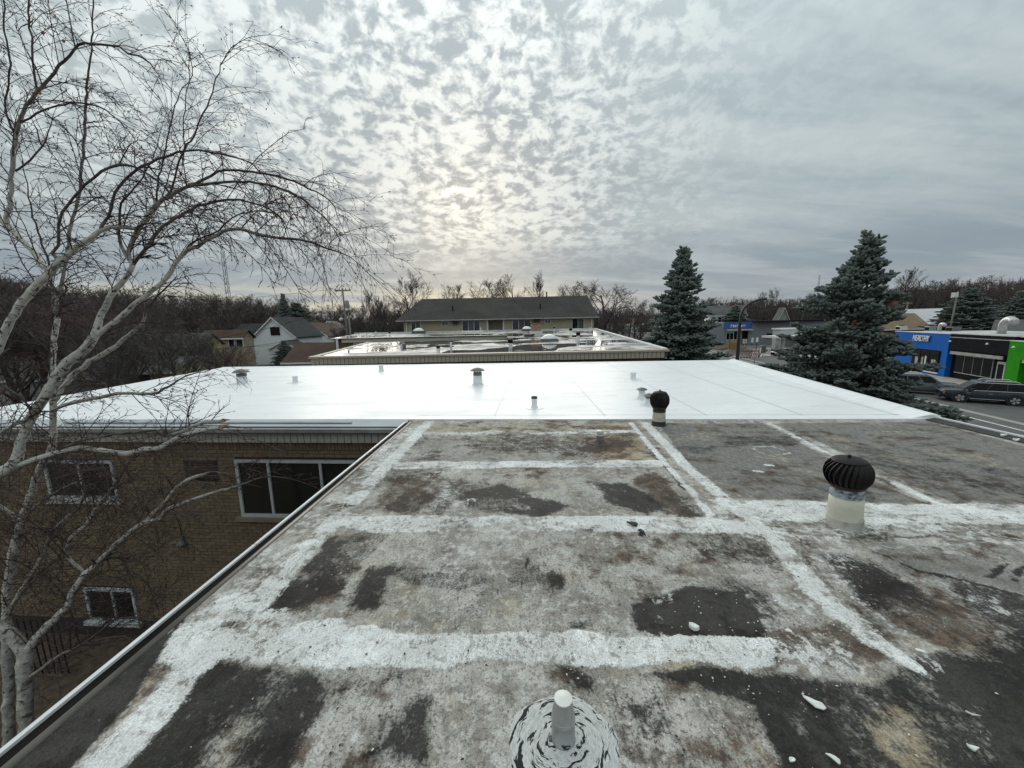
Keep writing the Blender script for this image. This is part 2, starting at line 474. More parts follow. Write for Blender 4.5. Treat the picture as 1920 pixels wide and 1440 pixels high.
    # --- bare black membrane
    dark = mx(
        region([(-60, 1440), (-20, 1420), (170, 1285), (338, 1152), (345, 1165), (300, 1235), (240, 1320), (130, 1440), (40, 1540), (-140, 1560)], 1.0, 0.015, True),
        region([(225, 1450), (330, 1310), (400, 1238), (560, 1250), (600, 1262), (610, 1330), (560, 1400), (545, 1470), (200, 1500)], 0.86, 0.04, True),
        region([(640, 1450), (700, 1370), (790, 1290), (830, 1305), (820, 1350), (800, 1460)], 0.78, 0.06),
        region([(600, 1255), (830, 1255), (760, 1285), (700, 1300), (610, 1320)], 0.62, 0.08),
        region([(488, 1150), (540, 1080), (615, 1008), (680, 988), (740, 1000), (700, 1040), (655, 1070), (660, 1100), (600, 1125), (545, 1150)], 0.80, 0.03),
        region([(690, 1055), (775, 1052), (740, 1100), (705, 1150), (655, 1138)], 0.80, 0.05),
        region([(700, 1060), (860, 1040), (875, 1070), (770, 1095)], 0.58, 0.08),
        region([(1008, 1078), (1046, 1076), (1052, 1118), (1015, 1118)], 0.85, 0.05),
        region([(1182, 1130), (1290, 1098), (1390, 1105), (1430, 1150), (1440, 1200), (1250, 1196), (1192, 1175)], 1.0, 0.03, True),
        region([(1290, 1100), (1350, 1080), (1500, 1120), (1560, 1170), (1450, 1190)], 0.60, 0.12),
        region([(1200, 1258), (1330, 1250), (1460, 1260), (1640, 1275), (1720, 1225), (1800, 1205), (1900, 1180), (2100, 1130), (2300, 1600), (1480, 1600), (1450, 1400), (1410, 1320), (1330, 1290)], 0.98, 0.03, True),
        region([(1528, 1035), (1600, 1035), (1700, 1085), (1790, 1145), (1700, 1170), (1600, 1130)], 0.78, 0.06),
        region([(1600, 1165), (1760, 1185), (1890, 1180), (1760, 1240), (1650, 1225)], 0.60, 0.08),
        region([(1760, 1080), (1860, 1100), (2050, 1130), (2050, 1220), (1900, 1190), (1800, 1130)], 0.72, 0.07),
        region([(852, 926), (950, 906), (1010, 930), (1090, 948), (1000, 967), (880, 952)], 0.86, 0.06),
        region([(1112, 905), (1180, 903), (1248, 945), (1215, 964), (1140, 942)], 0.88, 0.05),
        region([(756, 864), (790, 838), (830, 842), (830, 866)], 0.66, 0.07),
        region([(850, 820), (1010, 814), (1020, 838), (860, 838)], 0.50, 0.10),
        region([(1010, 1168), (1090, 1138), (1115, 1175), (1040, 1190)], 0.70, 0.06),
        region([(985, 1260), (1060, 1238), (1110, 1262), (1095, 1305), (1010, 1290)], 0.66, 0.05),
        region([(1115, 1300), (1240, 1290), (1300, 1340), (1260, 1420), (1180, 1360)], 0.60, 0.09),
        line([(1216, 836), (1285, 918)], 0.035, 1.0, 0.012),
        line([(1182, 980), (1196, 992), (1205, 1004)], [0.02, 0.03, 0.015], 1.0, 0.015),
        line([(980, 1060), (990, 1045)], 0.014, 1.0, 0.01), line([(1078, 1090), (1130, 1125)], 0.014, 0.55, 0.02),
        line([(1640, 1035), (1720, 1070), (1800, 1085), (1920, 1115)], [0.012, 0.014, 0.02, 0.02], 0.95, 0.012),
        line([(1850, 1080), (1895, 1055)], [0.03, 0.012], 0.9, 0.015), line([(1900, 1085), (1925, 1060)], [0.03, 0.012], 0.9, 0.015),
        line([(1500, 988), (1760, 990), (2000, 990)], 0.008, 0.8, 0.012), line([(1560, 1008), (1700, 1005), (2000, 1003)], [0.006, 0.025, 0.006], 0.7, 0.02),
    )
    # --- worn smooth grey sheets on the street side
    mid = mx(
        region([(1235, 793), (1432, 793), (1530, 845), (1640, 900), (1740, 944), (1560, 938), (1335, 932)], 0.95, 0.03, True),
        region([(1462, 793), (1745, 789), (1930, 838), (2200, 910), (2200, 952), (1790, 944), (1650, 880)], 0.95, 0.03, True),
        region([(1620, 1035), (1780, 1025), (2100, 1030), (2100, 1130), (1800, 1110), (1700, 1080)], 0.55, 0.10),
        region([(790, 818), (1190, 812), (1215, 862), (760, 868)], 0.40, 0.08),
        region([(735, 880), (1240, 878), (1300, 962), (670, 966)], 0.30, 0.08),
        line([(740, 800), (600, 940), (500, 1050)], 0.05, 0.18, 0.08, False),
    )
    brown = mx(
        region([(680, 955), (740, 890), (830, 880), (840, 925), (770, 968)], 0.70, 0.10),
        region([(1210, 885), (1250, 900), (1312, 962), (1240, 966), (1215, 930)], 0.95, 0.06),
        region([(590, 1050), (640, 1045), (665, 1065), (650, 1120), (560, 1150), (500, 1150)], 0.80, 0.06),
        region([(1095, 818), (1180, 826), (1172, 852), (1085, 848)], 0.95, 0.05),
        region([(850, 800), (1190, 795), (1200, 830), (860, 845)], 0.45, 0.12),
        region([(1528, 1030), (1700, 1080), (1890, 1185), (1790, 1238), (1640, 1160)], 0.72, 0.08),
        region([(1340, 1180), (1600, 1170), (1690, 1230), (1600, 1255), (1430, 1245)], 0.75, 0.08),
        region([(470, 1450), (500, 1370), (570, 1340), (580, 1400), (540, 1470)], 0.9, 0.05),
        region([(690, 1090), (760, 1100), (720, 1150), (660, 1145)], 0.6, 0.06),
        region([(1000, 1255), (1080, 1245), (1100, 1295), (1010, 1285)], 0.7, 0.06),
        region([(1100, 1330), (1200, 1300), (1330, 1450), (1180, 1460)], 0.45, 0.12),
        line([(500, 1075), (455, 1160), (400, 1210)], 0.06, 0.7, 0.05, False),
        region([(1530, 975), (1640, 975), (1665, 1012), (1520, 1008)], 0.62, 0.05), region([(1480, 970), (2000, 985), (2000, 1010), (1500, 1000)], 0.46, 0.05),  # first region: brown ring painted as contact shade round the near turbine foot
        region([(1180, 890), (1215, 880), (1290, 940), (1312, 966), (1250, 966)], 0.8, 0.06),
        region([(640, 1290), (700, 1260), (760, 1290), (640, 1420)], 0.3, 0.1),
        line([(1370, 965), (1480, 985), (1560, 1000)], 0.05, 0.6, 0.06, False), line([(1480, 1015), (1640, 1180)], 0.05, 0.65, 0.05, False),
        line([(1650, 1060), (1760, 1110), (1900, 1190)], 0.05, 0.75, 0.05, False),
    )
    tan = mx(
        region([(1110, 795), (1192, 793), (1222, 866), (1130, 868), (1110, 850)], 0.85, 0.08),
        region([(800, 793), (1190, 793), (1190, 806), (800, 808)], 0.55, 0.06),
        region([(1235, 1200), (1305, 1195), (1300, 1242), (1235, 1242)], 0.80, 0.05),
        region([(1612, 1335), (1690, 1318), (1790, 1420), (1760, 1470), (1700, 1440)], 0.95, 0.04),
        region([(1650, 1200), (1800, 1195), (1890, 1185), (1840, 1240), (1730, 1225)], 0.55, 0.06),
        region([(1605, 1340), (1690, 1315), (1740, 1350), (1800, 1430), (1760, 1480), (1690, 1440)], 0.8, 0.05),
        region([(1370, 1190), (1580, 1180), (1600, 1215), (1430, 1210)], 0.5, 0.06),
        region([(380, 1450), (430, 1350), (470, 1340), (470, 1390), (430, 1470)], 0.4, 0.05),
    )
    # pale streaks of wear inside the dark panels
    wear = mx(
        region([(355, 1450), (425, 1350), (470, 1352), (450, 1440)], 0.95, 0.06),
        region([(540, 1460), (600, 1350), (660, 1285), (700, 1275), (660, 1350), (640, 1460)], 0.85, 0.07),
        region([(490, 1270), (560, 1255), (530, 1290), (470, 1330)], 0.6, 0.07),
        region([(1640, 1120), (1760, 1140), (1820, 1190), (1720, 1190)], 0.6, 0.08),
        region([(1440, 1100), (1520, 1120), (1560, 1160), (1470, 1150)], 0.45, 0.1),
        line([(1500, 1260), (1650, 1290), (1760, 1350)], 0.04, 0.6, 0.06, False),
        region([(1605, 1340), (1690, 1315), (1740, 1350), (1800, 1430), (1760, 1480), (1690, 1440)], 0.98, 0.09),
        region([(1460, 1325), (1480, 1320), (1510, 1370), (1500, 1385)], 0.85, 0.05),
        region([(1660, 1190), (1800, 1190), (1890, 1180), (1840, 1245), (1730, 1235)], 0.95, 0.06),
        region([(1640, 1240), (1720, 1260), (1790, 1330), (1740, 1320)], 0.7, 0.06),
    )
    streaky = fbm(X * 0.55, Y * 2.0, 2.2, 11, 5, 0.6)
    def soft(v, lo, hi): return np.clip((v - lo) / (hi - lo), 0, 1)
    f1 = fbm(X, Y, 1.1, 31, 5, 0.6); f2 = fbm(X * 0.7, Y * 1.3, 1.7, 32, 5, 0.6); f3 = fbm(X, Y, 2.3, 33, 5, 0.6); f4 = fbm(X, Y, 0.8, 34, 4, 0.6)
    dark = np.maximum(dark, 0.50 * soft(f1, 0.52, 0.66))
    brown = np.maximum(brown, 0.50 * soft(f2, 0.53, 0.66))
    tan = np.maximum(tan, 0.42 * soft(f3, 0.56, 0.70))
    paint = np.maximum(paint * (1 - 0.28 * soft(f4, 0.50, 0.62)), 0.43 * soft(f3, 0.36, 0.30) * (1 - soft(mid, .3, .6)))
    wear = np.maximum(wear, 0.5 * soft(f2, 0.42, 0.34))
    f5 = fbm(X * 0.8, Y * 1.6, 2.6, 35, 5, 0.65)
    paint = paint * (1 - 0.36 * soft(f5, 0.50, 0.60))
    # lap joints: thin dark lines along the strips
    for a_, b_ in (((400, 1207), (1640, 1228)), ((610, 976), (1480, 996)), ((740, 872), (1240, 869)), ((1330, 965), (1990, 975))):
        dark = np.maximum(dark, line([a_, b_], 0.003, 0.62, 0.008))
    dark = np.maximum(dark, line([(735, 1180), (800, 1020)], 0.003, 0.6, 0.008)); dark = np.maximum(dark, line([(640, 1440), (760, 1290)], 0.004, 0.8, 0.008))
    return paint, dark, mid, brown, tan, wear, streaky
nx = 520; ny = 400
xs = np.linspace(X0, X1, nx)
ys = Y0 + (Y1 - Y0) * (np.linspace(0, 1, ny) ** 1.35)
XX, YY = np.meshgrid(xs, ys)
masks = wear_shade_masks(XX, YY)
# left edge follows the gutter, back edge runs 5 cm under the white sheet
left = -2.395 + (YY + 1.5) * 0.0477 + 0.10
XP = np.maximum(XX, left); XP = np.minimum(XP, 7.13)
back = Lz(XP) + 0.06
YP = np.minimum(YY, back)
ZP = (fbm(XX, YY, 0.9, 21, 3) - 0.5) * 0.012 + (fbm(XX, YY, 5.0, 22, 4) - 0.5) * 0.004
ZP += 0.006 * np.clip((masks[0] - 0.4) / 0.25, 0, 1) - 0.008
rb_ = np.random.RandomState(8)
for _ in range(34):                                           # blisters and dents in the felt
    bx, by, br, bz = rb_.uniform(-1.9, 6.8), rb_.uniform(1.1, 6.2), rb_.uniform(.06, .20), rb_.uniform(-.006, .014)
    ZP += bz * np.exp(-(((XX - bx) / br) ** 2 + ((YY - by) / (br * rb_.uniform(.6, 1.6))) ** 2))
# lap of the felt along the left strip and across the roof: a small ridge
ZP += 0.006 * np.exp(-((XP + 1.70 - 0.04 * (YP - 2)) / 0.012) ** 2)
co = np.stack([XP, YP, ZP], -1).reshape(-1, 3)
me = bpy.data.meshes.new('old_roof')
idx = np.arange(nx * ny).reshape(ny, nx)
q = np.stack([idx[:-1, :-1], idx[:-1, 1:], idx[1:, 1:], idx[1:, :-1]], -1).reshape(-1, 4)
# drop squares squeezed to nothing at the edges
p = co[q]
area = np.abs((p[:, 2, 0] - p[:, 0, 0]) * (p[:, 3, 1] - p[:, 1, 1]) - (p[:, 3, 0] - p[:, 1, 0]) * (p[:, 2, 1] - p[:, 0, 1]))
q = q[area > 1e-7]
me.vertices.add(len(co)); me.vertices.foreach_set('co', co.astype(np.float32).ravel())
me.loops.add(len(q) * 4); me.loops.foreach_set('vertex_index', q.astype(np.int32).ravel())
me.polygons.add(len(q)); me.polygons.foreach_set('loop_start', (np.arange(len(q)) * 4).astype(np.int32))
me.update(calc_edges=True)
for nm, ch in (('wear_a', (masks[0], masks[1], masks[2])), ('wear_shade_b', (masks[3], masks[4], masks[5]))):
    a = me.attributes.new(nm, 'FLOAT_VECTOR', 'POINT')
    a.data.foreach_set('vector', np.stack(ch, -1).reshape(-1).astype(np.float32))
me.shade_smooth()

m = bpy.data.materials.new('old_roof_felt'); m.use_nodes = True
t = NT(m.node_tree)
tc = t.n('ShaderNodeTexCoord'); ob = tc.outputs['Object']
wa = t.n('ShaderNodeSeparateXYZ', {0: t.n('ShaderNodeAttribute', attribute_name='wear_a').outputs['Vector']}).outputs
wb_ = t.n('ShaderNodeSeparateXYZ', {0: t.n('ShaderNodeAttribute', attribute_name='wear_shade_b').outputs['Vector']}).outputs
nA = t.noise(ob, 2.2, 8.0, 0.62, 0.3)
nB = t.noise(ob, 14.0, 8.0, 0.70, 0.2)
nC = t.noise(ob, 70.0, 5.0, 0.70)
nD = t.noise(t.mapping(ob, (3.0, 0.7, 1), (0, 0, 0.35)), 16.0, 6.0, 0.65, 0.4)      # brushed scratches
nE = t.noise(t.mapping(ob, (1, 1, 1), loc=(31, 7, 0)), 5.0, 7.0, 0.65)
nG = t.noise(t.mapping(ob, (1, 1, 1), loc=(3, 17, 0)), 190.0, 2.0, 0.6)
mixn = t.math('ADD', t.math('MULTIPLY', nB, 0.5), t.math('ADD', t.math('MULTIPLY', nC, 0.28), t.math('MULTIPLY', nD, 0.22)))
def fac(a, amp, w, n=None):
    v = t.math('ADD', a, t.math('MULTIPLY', t.math('SUBTRACT', n or mixn, 0.5), amp))
    return t.sstep(v, 0.5 - w, 0.5 + w)
base = t.mix(t.sstep(nA, 0.42, 0.60), (0.28, 0.262, 0.232), (0.47, 0.45, 0.415))
base = t.mix(t.math('MULTIPLY', t.sstep(nB, 0.49, 0.60), 0.8), base, (0.55, 0.545, 0.52))
base = t.mix(t.math('MULTIPLY', t.sstep(nE, 0.52, 0.64), 0.6), base, (0.15, 0.135, 0.115))
base = t.mix(t.math('MULTIPLY', t.sstep(nC, 0.53, 0.59), 0.6), base, (0.10, 0.095, 0.085))
base = t.mix(t.math('MULTIPLY', t.sstep(nD, 0.56, 0.62), 0.4), base, (0.12, 0.11, 0.095))
mid = t.mix(t.sstep(nD, 0.42, 0.58), (0.15, 0.145, 0.135), (0.245, 0.24, 0.228))
mid = t.mix(t.math('MULTIPLY', t.sstep(nE, 0.5, 0.64), 0.5), mid, (0.125, 0.11, 0.095))
mid = t.mix(t.math('MULTIPLY', t.sstep(nC, 0.54, 0.60), 0.4), mid, (0.08, 0.075, 0.07))
c = t.mix(t.math('MULTIPLY', fac(wa[2], 2.6, 0.28), 0.95), base, mid)
tanc = t.mix(t.sstep(nB, 0.42, 0.58), (0.31, 0.245, 0.155), (0.46, 0.40, 0.29))
c = t.mix(t.math('MULTIPLY', fac(wb_[1], 4.0, 0.32), 0.8), c, tanc)
brn = t.mix(t.sstep(nB, 0.42, 0.58), (0.030, 0.020, 0.014), (0.105, 0.066, 0.044))
c = t.mix(t.math('MULTIPLY', fac(wb_[0], 4.5, 0.32, t.math('ADD', t.math('MULTIPLY', nE, 0.5), t.math('MULTIPLY', mixn, 0.5))), 0.85), c, brn)
drk = t.mix(t.sstep(nA, 0.40, 0.60), (0.008, 0.0078, 0.0075), (0.022, 0.020, 0.0185))
drk = t.mix(t.math('MULTIPLY', t.sstep(nE, 0.54, 0.60), 0.75), drk, (0.009, 0.0085, 0.008))
drk = t.mix(t.math('MULTIPLY', t.sstep(nD, 0.56, 0.64), 0.22), drk, (0.10, 0.095, 0.088))
drk = t.mix(t.math('MULTIPLY', t.sstep(nG, 0.66, 0.70), 0.25), drk, (0.20, 0.19, 0.18))
dsub = t.math('SUBTRACT', wa[1], t.math('MULTIPLY', wb_[2], 0.62))
fd = fac(dsub, 2.8, 0.27)
c = t.mix(t.math('MULTIPLY', fd, 0.93), c, drk)
pnt = t.mix(t.sstep(nA, 0.42, 0.58), (0.68, 0.685, 0.675), (0.82, 0.835, 0.83))
pnt = t.mix(t.math('MULTIPLY', t.sstep(nB, 0.50, 0.62), 0.6), pnt, (0.46, 0.45, 0.415))
worn = t.sstep(nE, 0.44, 0.60)
pnt = t.mix(t.math('MULTIPLY', t.sstep(nD, 0.55, 0.61), t.math('ADD', 0.15, t.math('MULTIPLY', worn, 0.55))), pnt, (0.25, 0.225, 0.195))
pnt = t.mix(t.math('MULTIPLY', t.sstep(nC, 0.55, 0.59), t.math('ADD', 0.12, t.math('MULTIPLY', worn, 0.6))), pnt, (0.15, 0.135, 0.115))
pnt = t.mix(t.math('MULTIPLY', t.sstep(nG, 0.63, 0.67), 0.8), pnt, (0.06, 0.055, 0.05))
fp_ = fac(wa[0], 4.0, 0.15)
c = t.mix(fp_, c, pnt)
gr = t.noise(ob, 120.0, 3.0, 0.65)
c = t.n('ShaderNodeVectorMath', {0: c, 'Scale': t.math('MULTIPLY', t.lerp(gr, 0.40, 0.60, 0.84, 1.14), t.lerp(nG, 0.36, 0.64, 0.90, 1.08))}, operation='SCALE').outputs[0]
rgh = t.lerp(fd, 0, 1, 0.9, 0.68)
rgh = t.math('ADD', rgh, t.math('MULTIPLY', t.math('SUBTRACT', nA, 0.5), 0.3))
hgt = t.math('ADD', t.math('MULTIPLY', fp_, 0.5), t.math('MULTIPLY', t.math('ADD', nC, nB), t.lerp(fd, 0, 1, 0.5, 0.15)))
bp = t.n('ShaderNodeBump', {'Height': hgt, 'Strength': 0.45, 'Distance': 0.006})
b = t.n('ShaderNodeBsdfPrincipled', {'Base Color': c, 'Roughness': rgh, 'Specular IOR Level': 0.15, 'Normal': bp.outputs[0]})
t.n('ShaderNodeOutputMaterial', {'Surface': b.outputs[0]})
M_old = m
me.materials.append(M_old)
link('old_roof', me, HW)
# the rest of the old roof, behind the photographer
g = MB(); g.poly([(-2.28, -8, -0.008), (7.13, -8, -0.008), (7.13, 0.95, -0.008), (-2.18, 0.95, -0.008)])
g.build('roof_behind', pmat('old_roof_rear', (0.2, 0.19, 0.175), (0.36, 0.35, 0.33), 2.0, 0.85), HW)

# ---- white roof
m = bpy.data.materials.new('white_roof_coating'); m.use_nodes = True
t = NT(m.node_tree)
tc = t.n('ShaderNodeTexCoord'); ob = tc.outputs['Object']
n1 = t.noise(t.mapping(ob, (0.5, 1.6, 1)), 1.1, 6.0, 0.6, 0.3)
n2 = t.noise(t.mapping(ob, (0.6, 3.0, 1)), 4.5, 6.0, 0.65)
n3 = t.noise(ob, 30.0, 4.0, 0.6)
c = t.mix(t.sstep(n1, 0.42, 0.62), (0.87, 0.88, 0.89), (0.80, 0.815, 0.825))
c = t.mix(t.math('MULTIPLY', t.sstep(n2, 0.55, 0.66), 0.5), c, (0.64, 0.64, 0.62))
n4 = t.noise(t.mapping(ob, (0.35, 1.3, 1), (0, 0, 0.2)), 0.8, 7.0, 0.7, 0.6)
c = t.mix(t.math('MULTIPLY', t.sstep(n4, 0.55, 0.66), 0.4), c, (0.70, 0.70, 0.685))
n5 = t.noise(ob, 2.6, 8.0, 0.75, 0.2)
c = t.mix(t.math('MULTIPLY', t.sstep(n5, 0.635, 0.68), 0.55), c, (0.52, 0.52, 0.50))
bp = t.n('ShaderNodeBump', {'Height': t.math('ADD', n2, t.math('MULTIPLY', n3, 0.4)), 'Strength': 0.12, 'Distance': 0.01})
b = t.n('ShaderNodeBsdfPrincipled', {'Base Color': c, 'Roughness': t.lerp(n1, 0.3, 0.7, 0.34, 0.50), 'Specular IOR Level': 0.32, 'Normal': bp.outputs[0]})
t.n('ShaderNodeOutputMaterial', {'Surface': b.outputs[0]})
M_white = m
WA, WBp, WC, WD, WE = (-12.15, Lz(-12.15)), (-2.0, Lz(-2.0)), (7.25, Lz(7.25)), (9.25, 16.0), (-13.0, 17.3)
g = MB(); g.prism([WA, WBp, WC, WD, WE], -0.055, 0.012)
wr = g.build('white_roof', M_white, HW)
# raised edges of the white roof: street side and back, low rounded lip
def lip(name, a, b, w, h):
    g = MB(); g.extr([(0.10, -0.22), (0.10, h * 0.8), (0.05, h), (-0.05, h), (-w, 0.014), (-w, -0.02)], (*a, 0), (*b, 0))
    return g.build(name, M_white, HW)
lip('edge_lip', WC, WD, 0.32, 0.085)
lip('edge_lip', (WD[0] - 0.1, WD[1]), WE, 0.25, 0.05)
lip('edge_lip', WE, (WA[0], WA[1] + 0.1), 0.2, 0.03)
# welded seams of the white sheet
M_seam = pmat('sheet_seam', (0.68, 0.69, 0.70), (0.78, 0.79, 0.80), 6.0, 0.5)
for xa, xb in ((-0.35, 0.25), (1.75, 1.95), (3.62, 4.0), (5.3, 6.0), (6.9, 7.9)):
    ya = Lz(xa) + 0.25; yb = 16.3 - 0.06 * xb
    g = MB(); a = Vector((xa, ya, 0.0165)); bb = Vector((xb, yb, 0.0165)); s = Vector((0.011, 0, 0))
    g.poly([a - s, a + s, bb + s, bb - s]); g.build('seam', M_seam, HW)
g = MB(); g.poly([(-1.9, Lz(-1.9) + 0.30, 0.0165), (7.0, Lz(7.0) + 0.30, 0.0165), (7.0, Lz(7.0) + 0.315, 0.0165), (-1.9, Lz(-1.9) + 0.315, 0.0165)])
g.build('seam', M_seam, HW)

# ---- metal edge of the old roof on the court side
M_steel = pmat('grey_steel', (0.30, 0.31, 0.31), (0.40, 0.41, 0.41), 2.0, 0.42, metal=0.6)
M_whitem = pmat('white_metal_trim', (0.74, 0.75, 0.75), (0.66, 0.67, 0.67), 3.0, 0.4)
M_dkm = pmat('dark_channel', (0.008, 0.008, 0.008), (0.016, 0.015, 0.014), 3.0, 0.9, spec=0.08)
M_bead = pmat('tarred_bead', (0.06, 0.053, 0.043), (0.10, 0.088, 0.07), 3.0, 0.28, spec=0.5)
ea, eb = Vector((-2.43, -2.5, 0)), Vector((-2.0, 6.95, 0))
cut = [0.0, 0.30, 0.58, 0.78, 0.92, 1.0]
for i in range(len(cut) - 1):
    a = ea.lerp(eb, cut[i] + 0.0006); c_ = ea.lerp(eb, cut[i + 1] - 0.0006)
    g = MB(); g.extr([(-0.013, -0.16), (0.013, -0.16), (0.013, 0.006), (-0.013, 0.006)], a, c_); g.build('edge_trim', M_whitem, HW)
g = MB(); g.extr([(0.0135, -0.15), (0.12, -0.15), (0.12, -0.03), (0.0135, -0.010)], ea, eb); g.build('edge_channel', M_dkm, HW)
g = MB(); g.tube([ea + Vector((0.098, 0, -0.018)), eb + Vector((0.098, 0, -0.018))], 0.026, 10); g.build('edge_bead', M_bead, HW, True)

# ---- metal edge on the street side: white drip edge and a tarred band
M_tar = pmat('tar_band', (0.012, 0.012, 0.012), (0.03, 0.03, 0.03), 5.0, 0.6, 0.5, 20.0)
ra, rb = Vector((7.22, 6.42, 0)), Vector((7.17, -8.0, 0))
g = MB(); g.extr([(-0.04, -0.3), (-0.04, 0.05), (-0.09, 0.05), (-0.09, -0.3)], ra, rb); g.build('street_edge_trim', M_whitem, HW)
g = MB(); g.extr([(-0.038, -0.05), (0.13, -0.05), (0.12, 0.004), (-0.038, 0.03)], ra, rb); g.build('street_edge_tar', M_tar, HW)

# ---- court front of the white wing: flashing, gutter, ribbed fascia, brick wall with windows
ed = Vector((1, -0.0768, 0)).normalized(); en = Vector((-ed.y * -1, 0, 0))
en = Vector((ed.y, -ed.x, 0))                                # towards the court (down in plan)
M_flash = pmat('galvanised_flashing', (0.42, 0.44, 0.46), (0.52, 0.54, 0.55), 1.2, 0.38, metal=0.45, stretch=(0.4, 1, 1))
M_fascia = pmat('tan_fascia', (0.43, 0.41, 0.35), (0.48, 0.455, 0.39), 2.0, 0.6)
def fpnt(x, off, z):                                         # x along the front, off metres out from the wall
    p = Vector((x, Lz(x), 0)) + en * off
    return Vector((p.x, p.y, z))
xa, xb = -12.1, -1.98
def sweep(name, prof, m, x0=xa, x1=xb, parent=HW):
    g = MB(); A = Vector((x0, Lz(x0), 0)); B = Vector((x1, Lz(x1), 0))
    g.extr(prof, A, B); return g.build(name, m, parent)
sweep('roof_flashing', [(0.0, 0.014), (0.0, -0.04), (0.20, -0.095), (0.20, -0.075)], M_flash)
sweep('flashing_strip', [(0.09, -0.008), (0.09, -0.03), (0.13, -0.04), (0.13, -0.018)], M_steel, -9.0, -3.05)
sweep('gutter_slot', [(0.202, -0.105), (0.202, -0.14), (0.235, -0.14), (0.235, -0.105)], M_dkm, -12.0, -3.4)
sweep('gutter', [(0.236, -0.10), (0.20, -0.15), (0.20, -0.20), (0.30, -0.20), (0.335, -0.16), (0.335, -0.095), (0.32, -0.085), (0.30, -0.09), (0.29, -0.12)], M_steel)
sweep('fascia_board', [(0.0, -0.17), (0.0, -0.40), (0.16, -0.40), (0.16, -0.17)], pmat('fascia_back', (0.12, 0.11, 0.09), None, 2, 0.8))
g = MB(); g.box(0.006, 0.125, -0.014, 0.0, -0.405, -0.17); fm = g.mesh('fascia_panel', M_fascia)
x = xa; k = 0
while x < xb - 0.1:
    o = link('fascia_panel', fm, HW); o.location = fpnt(x, 0.1605, 0); o.rotation_euler = (0, 0, math.atan2(ed.y, ed.x)); x += 0.133

# brick wall, brick by brick
M_brick = bpy.data.materials.new('tan_brick'); M_brick.use_nodes = True
t = NT(M_brick.node_tree)
oi = t.n('ShaderNodeObjectInfo'); tc = t.n('ShaderNodeTexCoord'); ge = t.n('ShaderNodeNewGeometry')
rnd = t.math('FRACT', t.math('ADD', oi.outputs['Random'], ge.outputs['Random Per Island']))
nz = t.noise(ge.outputs['Position'], 9.0, 5.0, 0.6)
c = t.mix(rnd, (0.165, 0.125, 0.080), (0.235, 0.180, 0.118))
c = t.mix(t.sstep(nz, 0.4, 0.7), c, (0.15, 0.118, 0.08))
b = t.n('ShaderNodeBsdfPrincipled', {'Base Color': c, 'Roughness': 0.85, 'Specular IOR Level': 0.3})
t.n('ShaderNodeOutputMaterial', {'Surface': b.outputs[0]})
wallp = Vector((-5, Lz(-5), 0))
def onwall(px, py, off=0.0):
    return opl(px, py, wallp + en * off, en)
wins = []                                                   # (x0, x1, z0, z1) openings on the wall
a, b_ = onwall(446.7, 860.6), onwall(462, 966.7); wins.append((-5.58, -3.05, b_.z, a.z))
a2 = onwall(90, 862); b2 = onwall(228, 935); wins.append((onwall(92, 900).x, b2.x, b2.z, a2.z))
a3 = onwall(160, 1100); b3 = onwall(265, 1165); wins.append((a3.x, b3.x, b3.z, a3.z))
gr0, gr1 = onwall(346, 862), onwall(412, 897); grille = (gr0.x, gr1.x, gr1.z, gr0.z)
def pieces(x0, x1, z0, z1):
    out = [(x0, x1)]
    for (u0, u1, w0, w1) in wins + [grille]:
        if min(z1, w1) - max(z0, w0) > 0.012:
            out = [q for (a, b) in out for q in (((a, min(b, u0 - .004)), (max(a, u1 + .004), b)) if b > u0 - .004 and a < u1 + .004 else ((a, b),)) if q[1] - q[0] > .025]
    return out
bl, bh = 0.213, 0.0745
gb = MB(); gb.box(0.005, bl - 0.005, -0.012, 0.0, 0.005, bh - 0.005); bme = gb.mesh('brick', M_brick)
gs = MB(); gs.box(0.004, 0.068, -0.012, 0.0, 0.006, 0.205); sme = gs.mesh('brick', M_brick)
brk = []
z = -0.40 - 0.212
x = xa + 0.4
while x < xb - 0.35:
    brk.append((x, z, 1, .072)); x += 0.072
row = 0
z -= bh
while z > -4.6:
    x = xa + 0.4 + (row % 2) * bl / 2
    while x < xb - 0.3:
        for (a_, b2_) in pieces(x, x + bl, z, z + bh):
            brk.append((a_, z, 0, b2_ - a_))
        x += bl
    z -= bh; row += 1
def vis(bk):
    p = fpnt(bk[0], 0.0, bk[1]); d = (p - Vector((0, 0, CAM_Z))).length
    k = (-2.05 - 0) / p.x                                    # where the sight line passes the roof edge
    hidden = CAM_Z + (p.z - CAM_Z) * k < 0.0
    return (10000 if hidden else 0) + d
brk.sort(key=vis)
rng = random.Random(5)
rot = math.atan2(ed.y, ed.x)
for (x, z, s, ln) in brk[:295]:
    o = link('brick', sme if s else bme, HW)
    o.location = fpnt(x, 0.004 + rng.random() * 0.003, z); o.rotation_euler = (0, rng.uniform(-.004, .004), rot)
    if not s: o.scale = (ln / bl, 1, 1)
g = MB()
for (x, z, s, ln) in brk[295:]:
    w, h = (0.068, 0.205) if s else (ln - 0.005, bh - 0.005)
    off = 0.004 + rng.random() * 0.003
    A, B = fpnt(x + 0.005, off + 0.012, z + 0.006), fpnt(x + w, off + 0.012, z + 0.006)
    A2, B2 = fpnt(x + 0.005, 0.0, z + 0.006), fpnt(x + w, 0.0, z + 0.006); up = Vector((0, 0, h - 0.006))
    k = len(g.v)
    g.v += [tuple(q_) for q_ in (A, B, B + up, A + up, A2, B2, B2 + up, A2 + up)]
    g.f += [(k, k+1, k+2, k+3), (k+3, k+2, k+6, k+7), (k+4, k+5, k+1, k), (k+4, k, k+3, k+7), (k+1, k+5, k+6, k+2)]; g.m += [0] * 5
g.build('brickwork', M_brick, HW, kind='stuff')
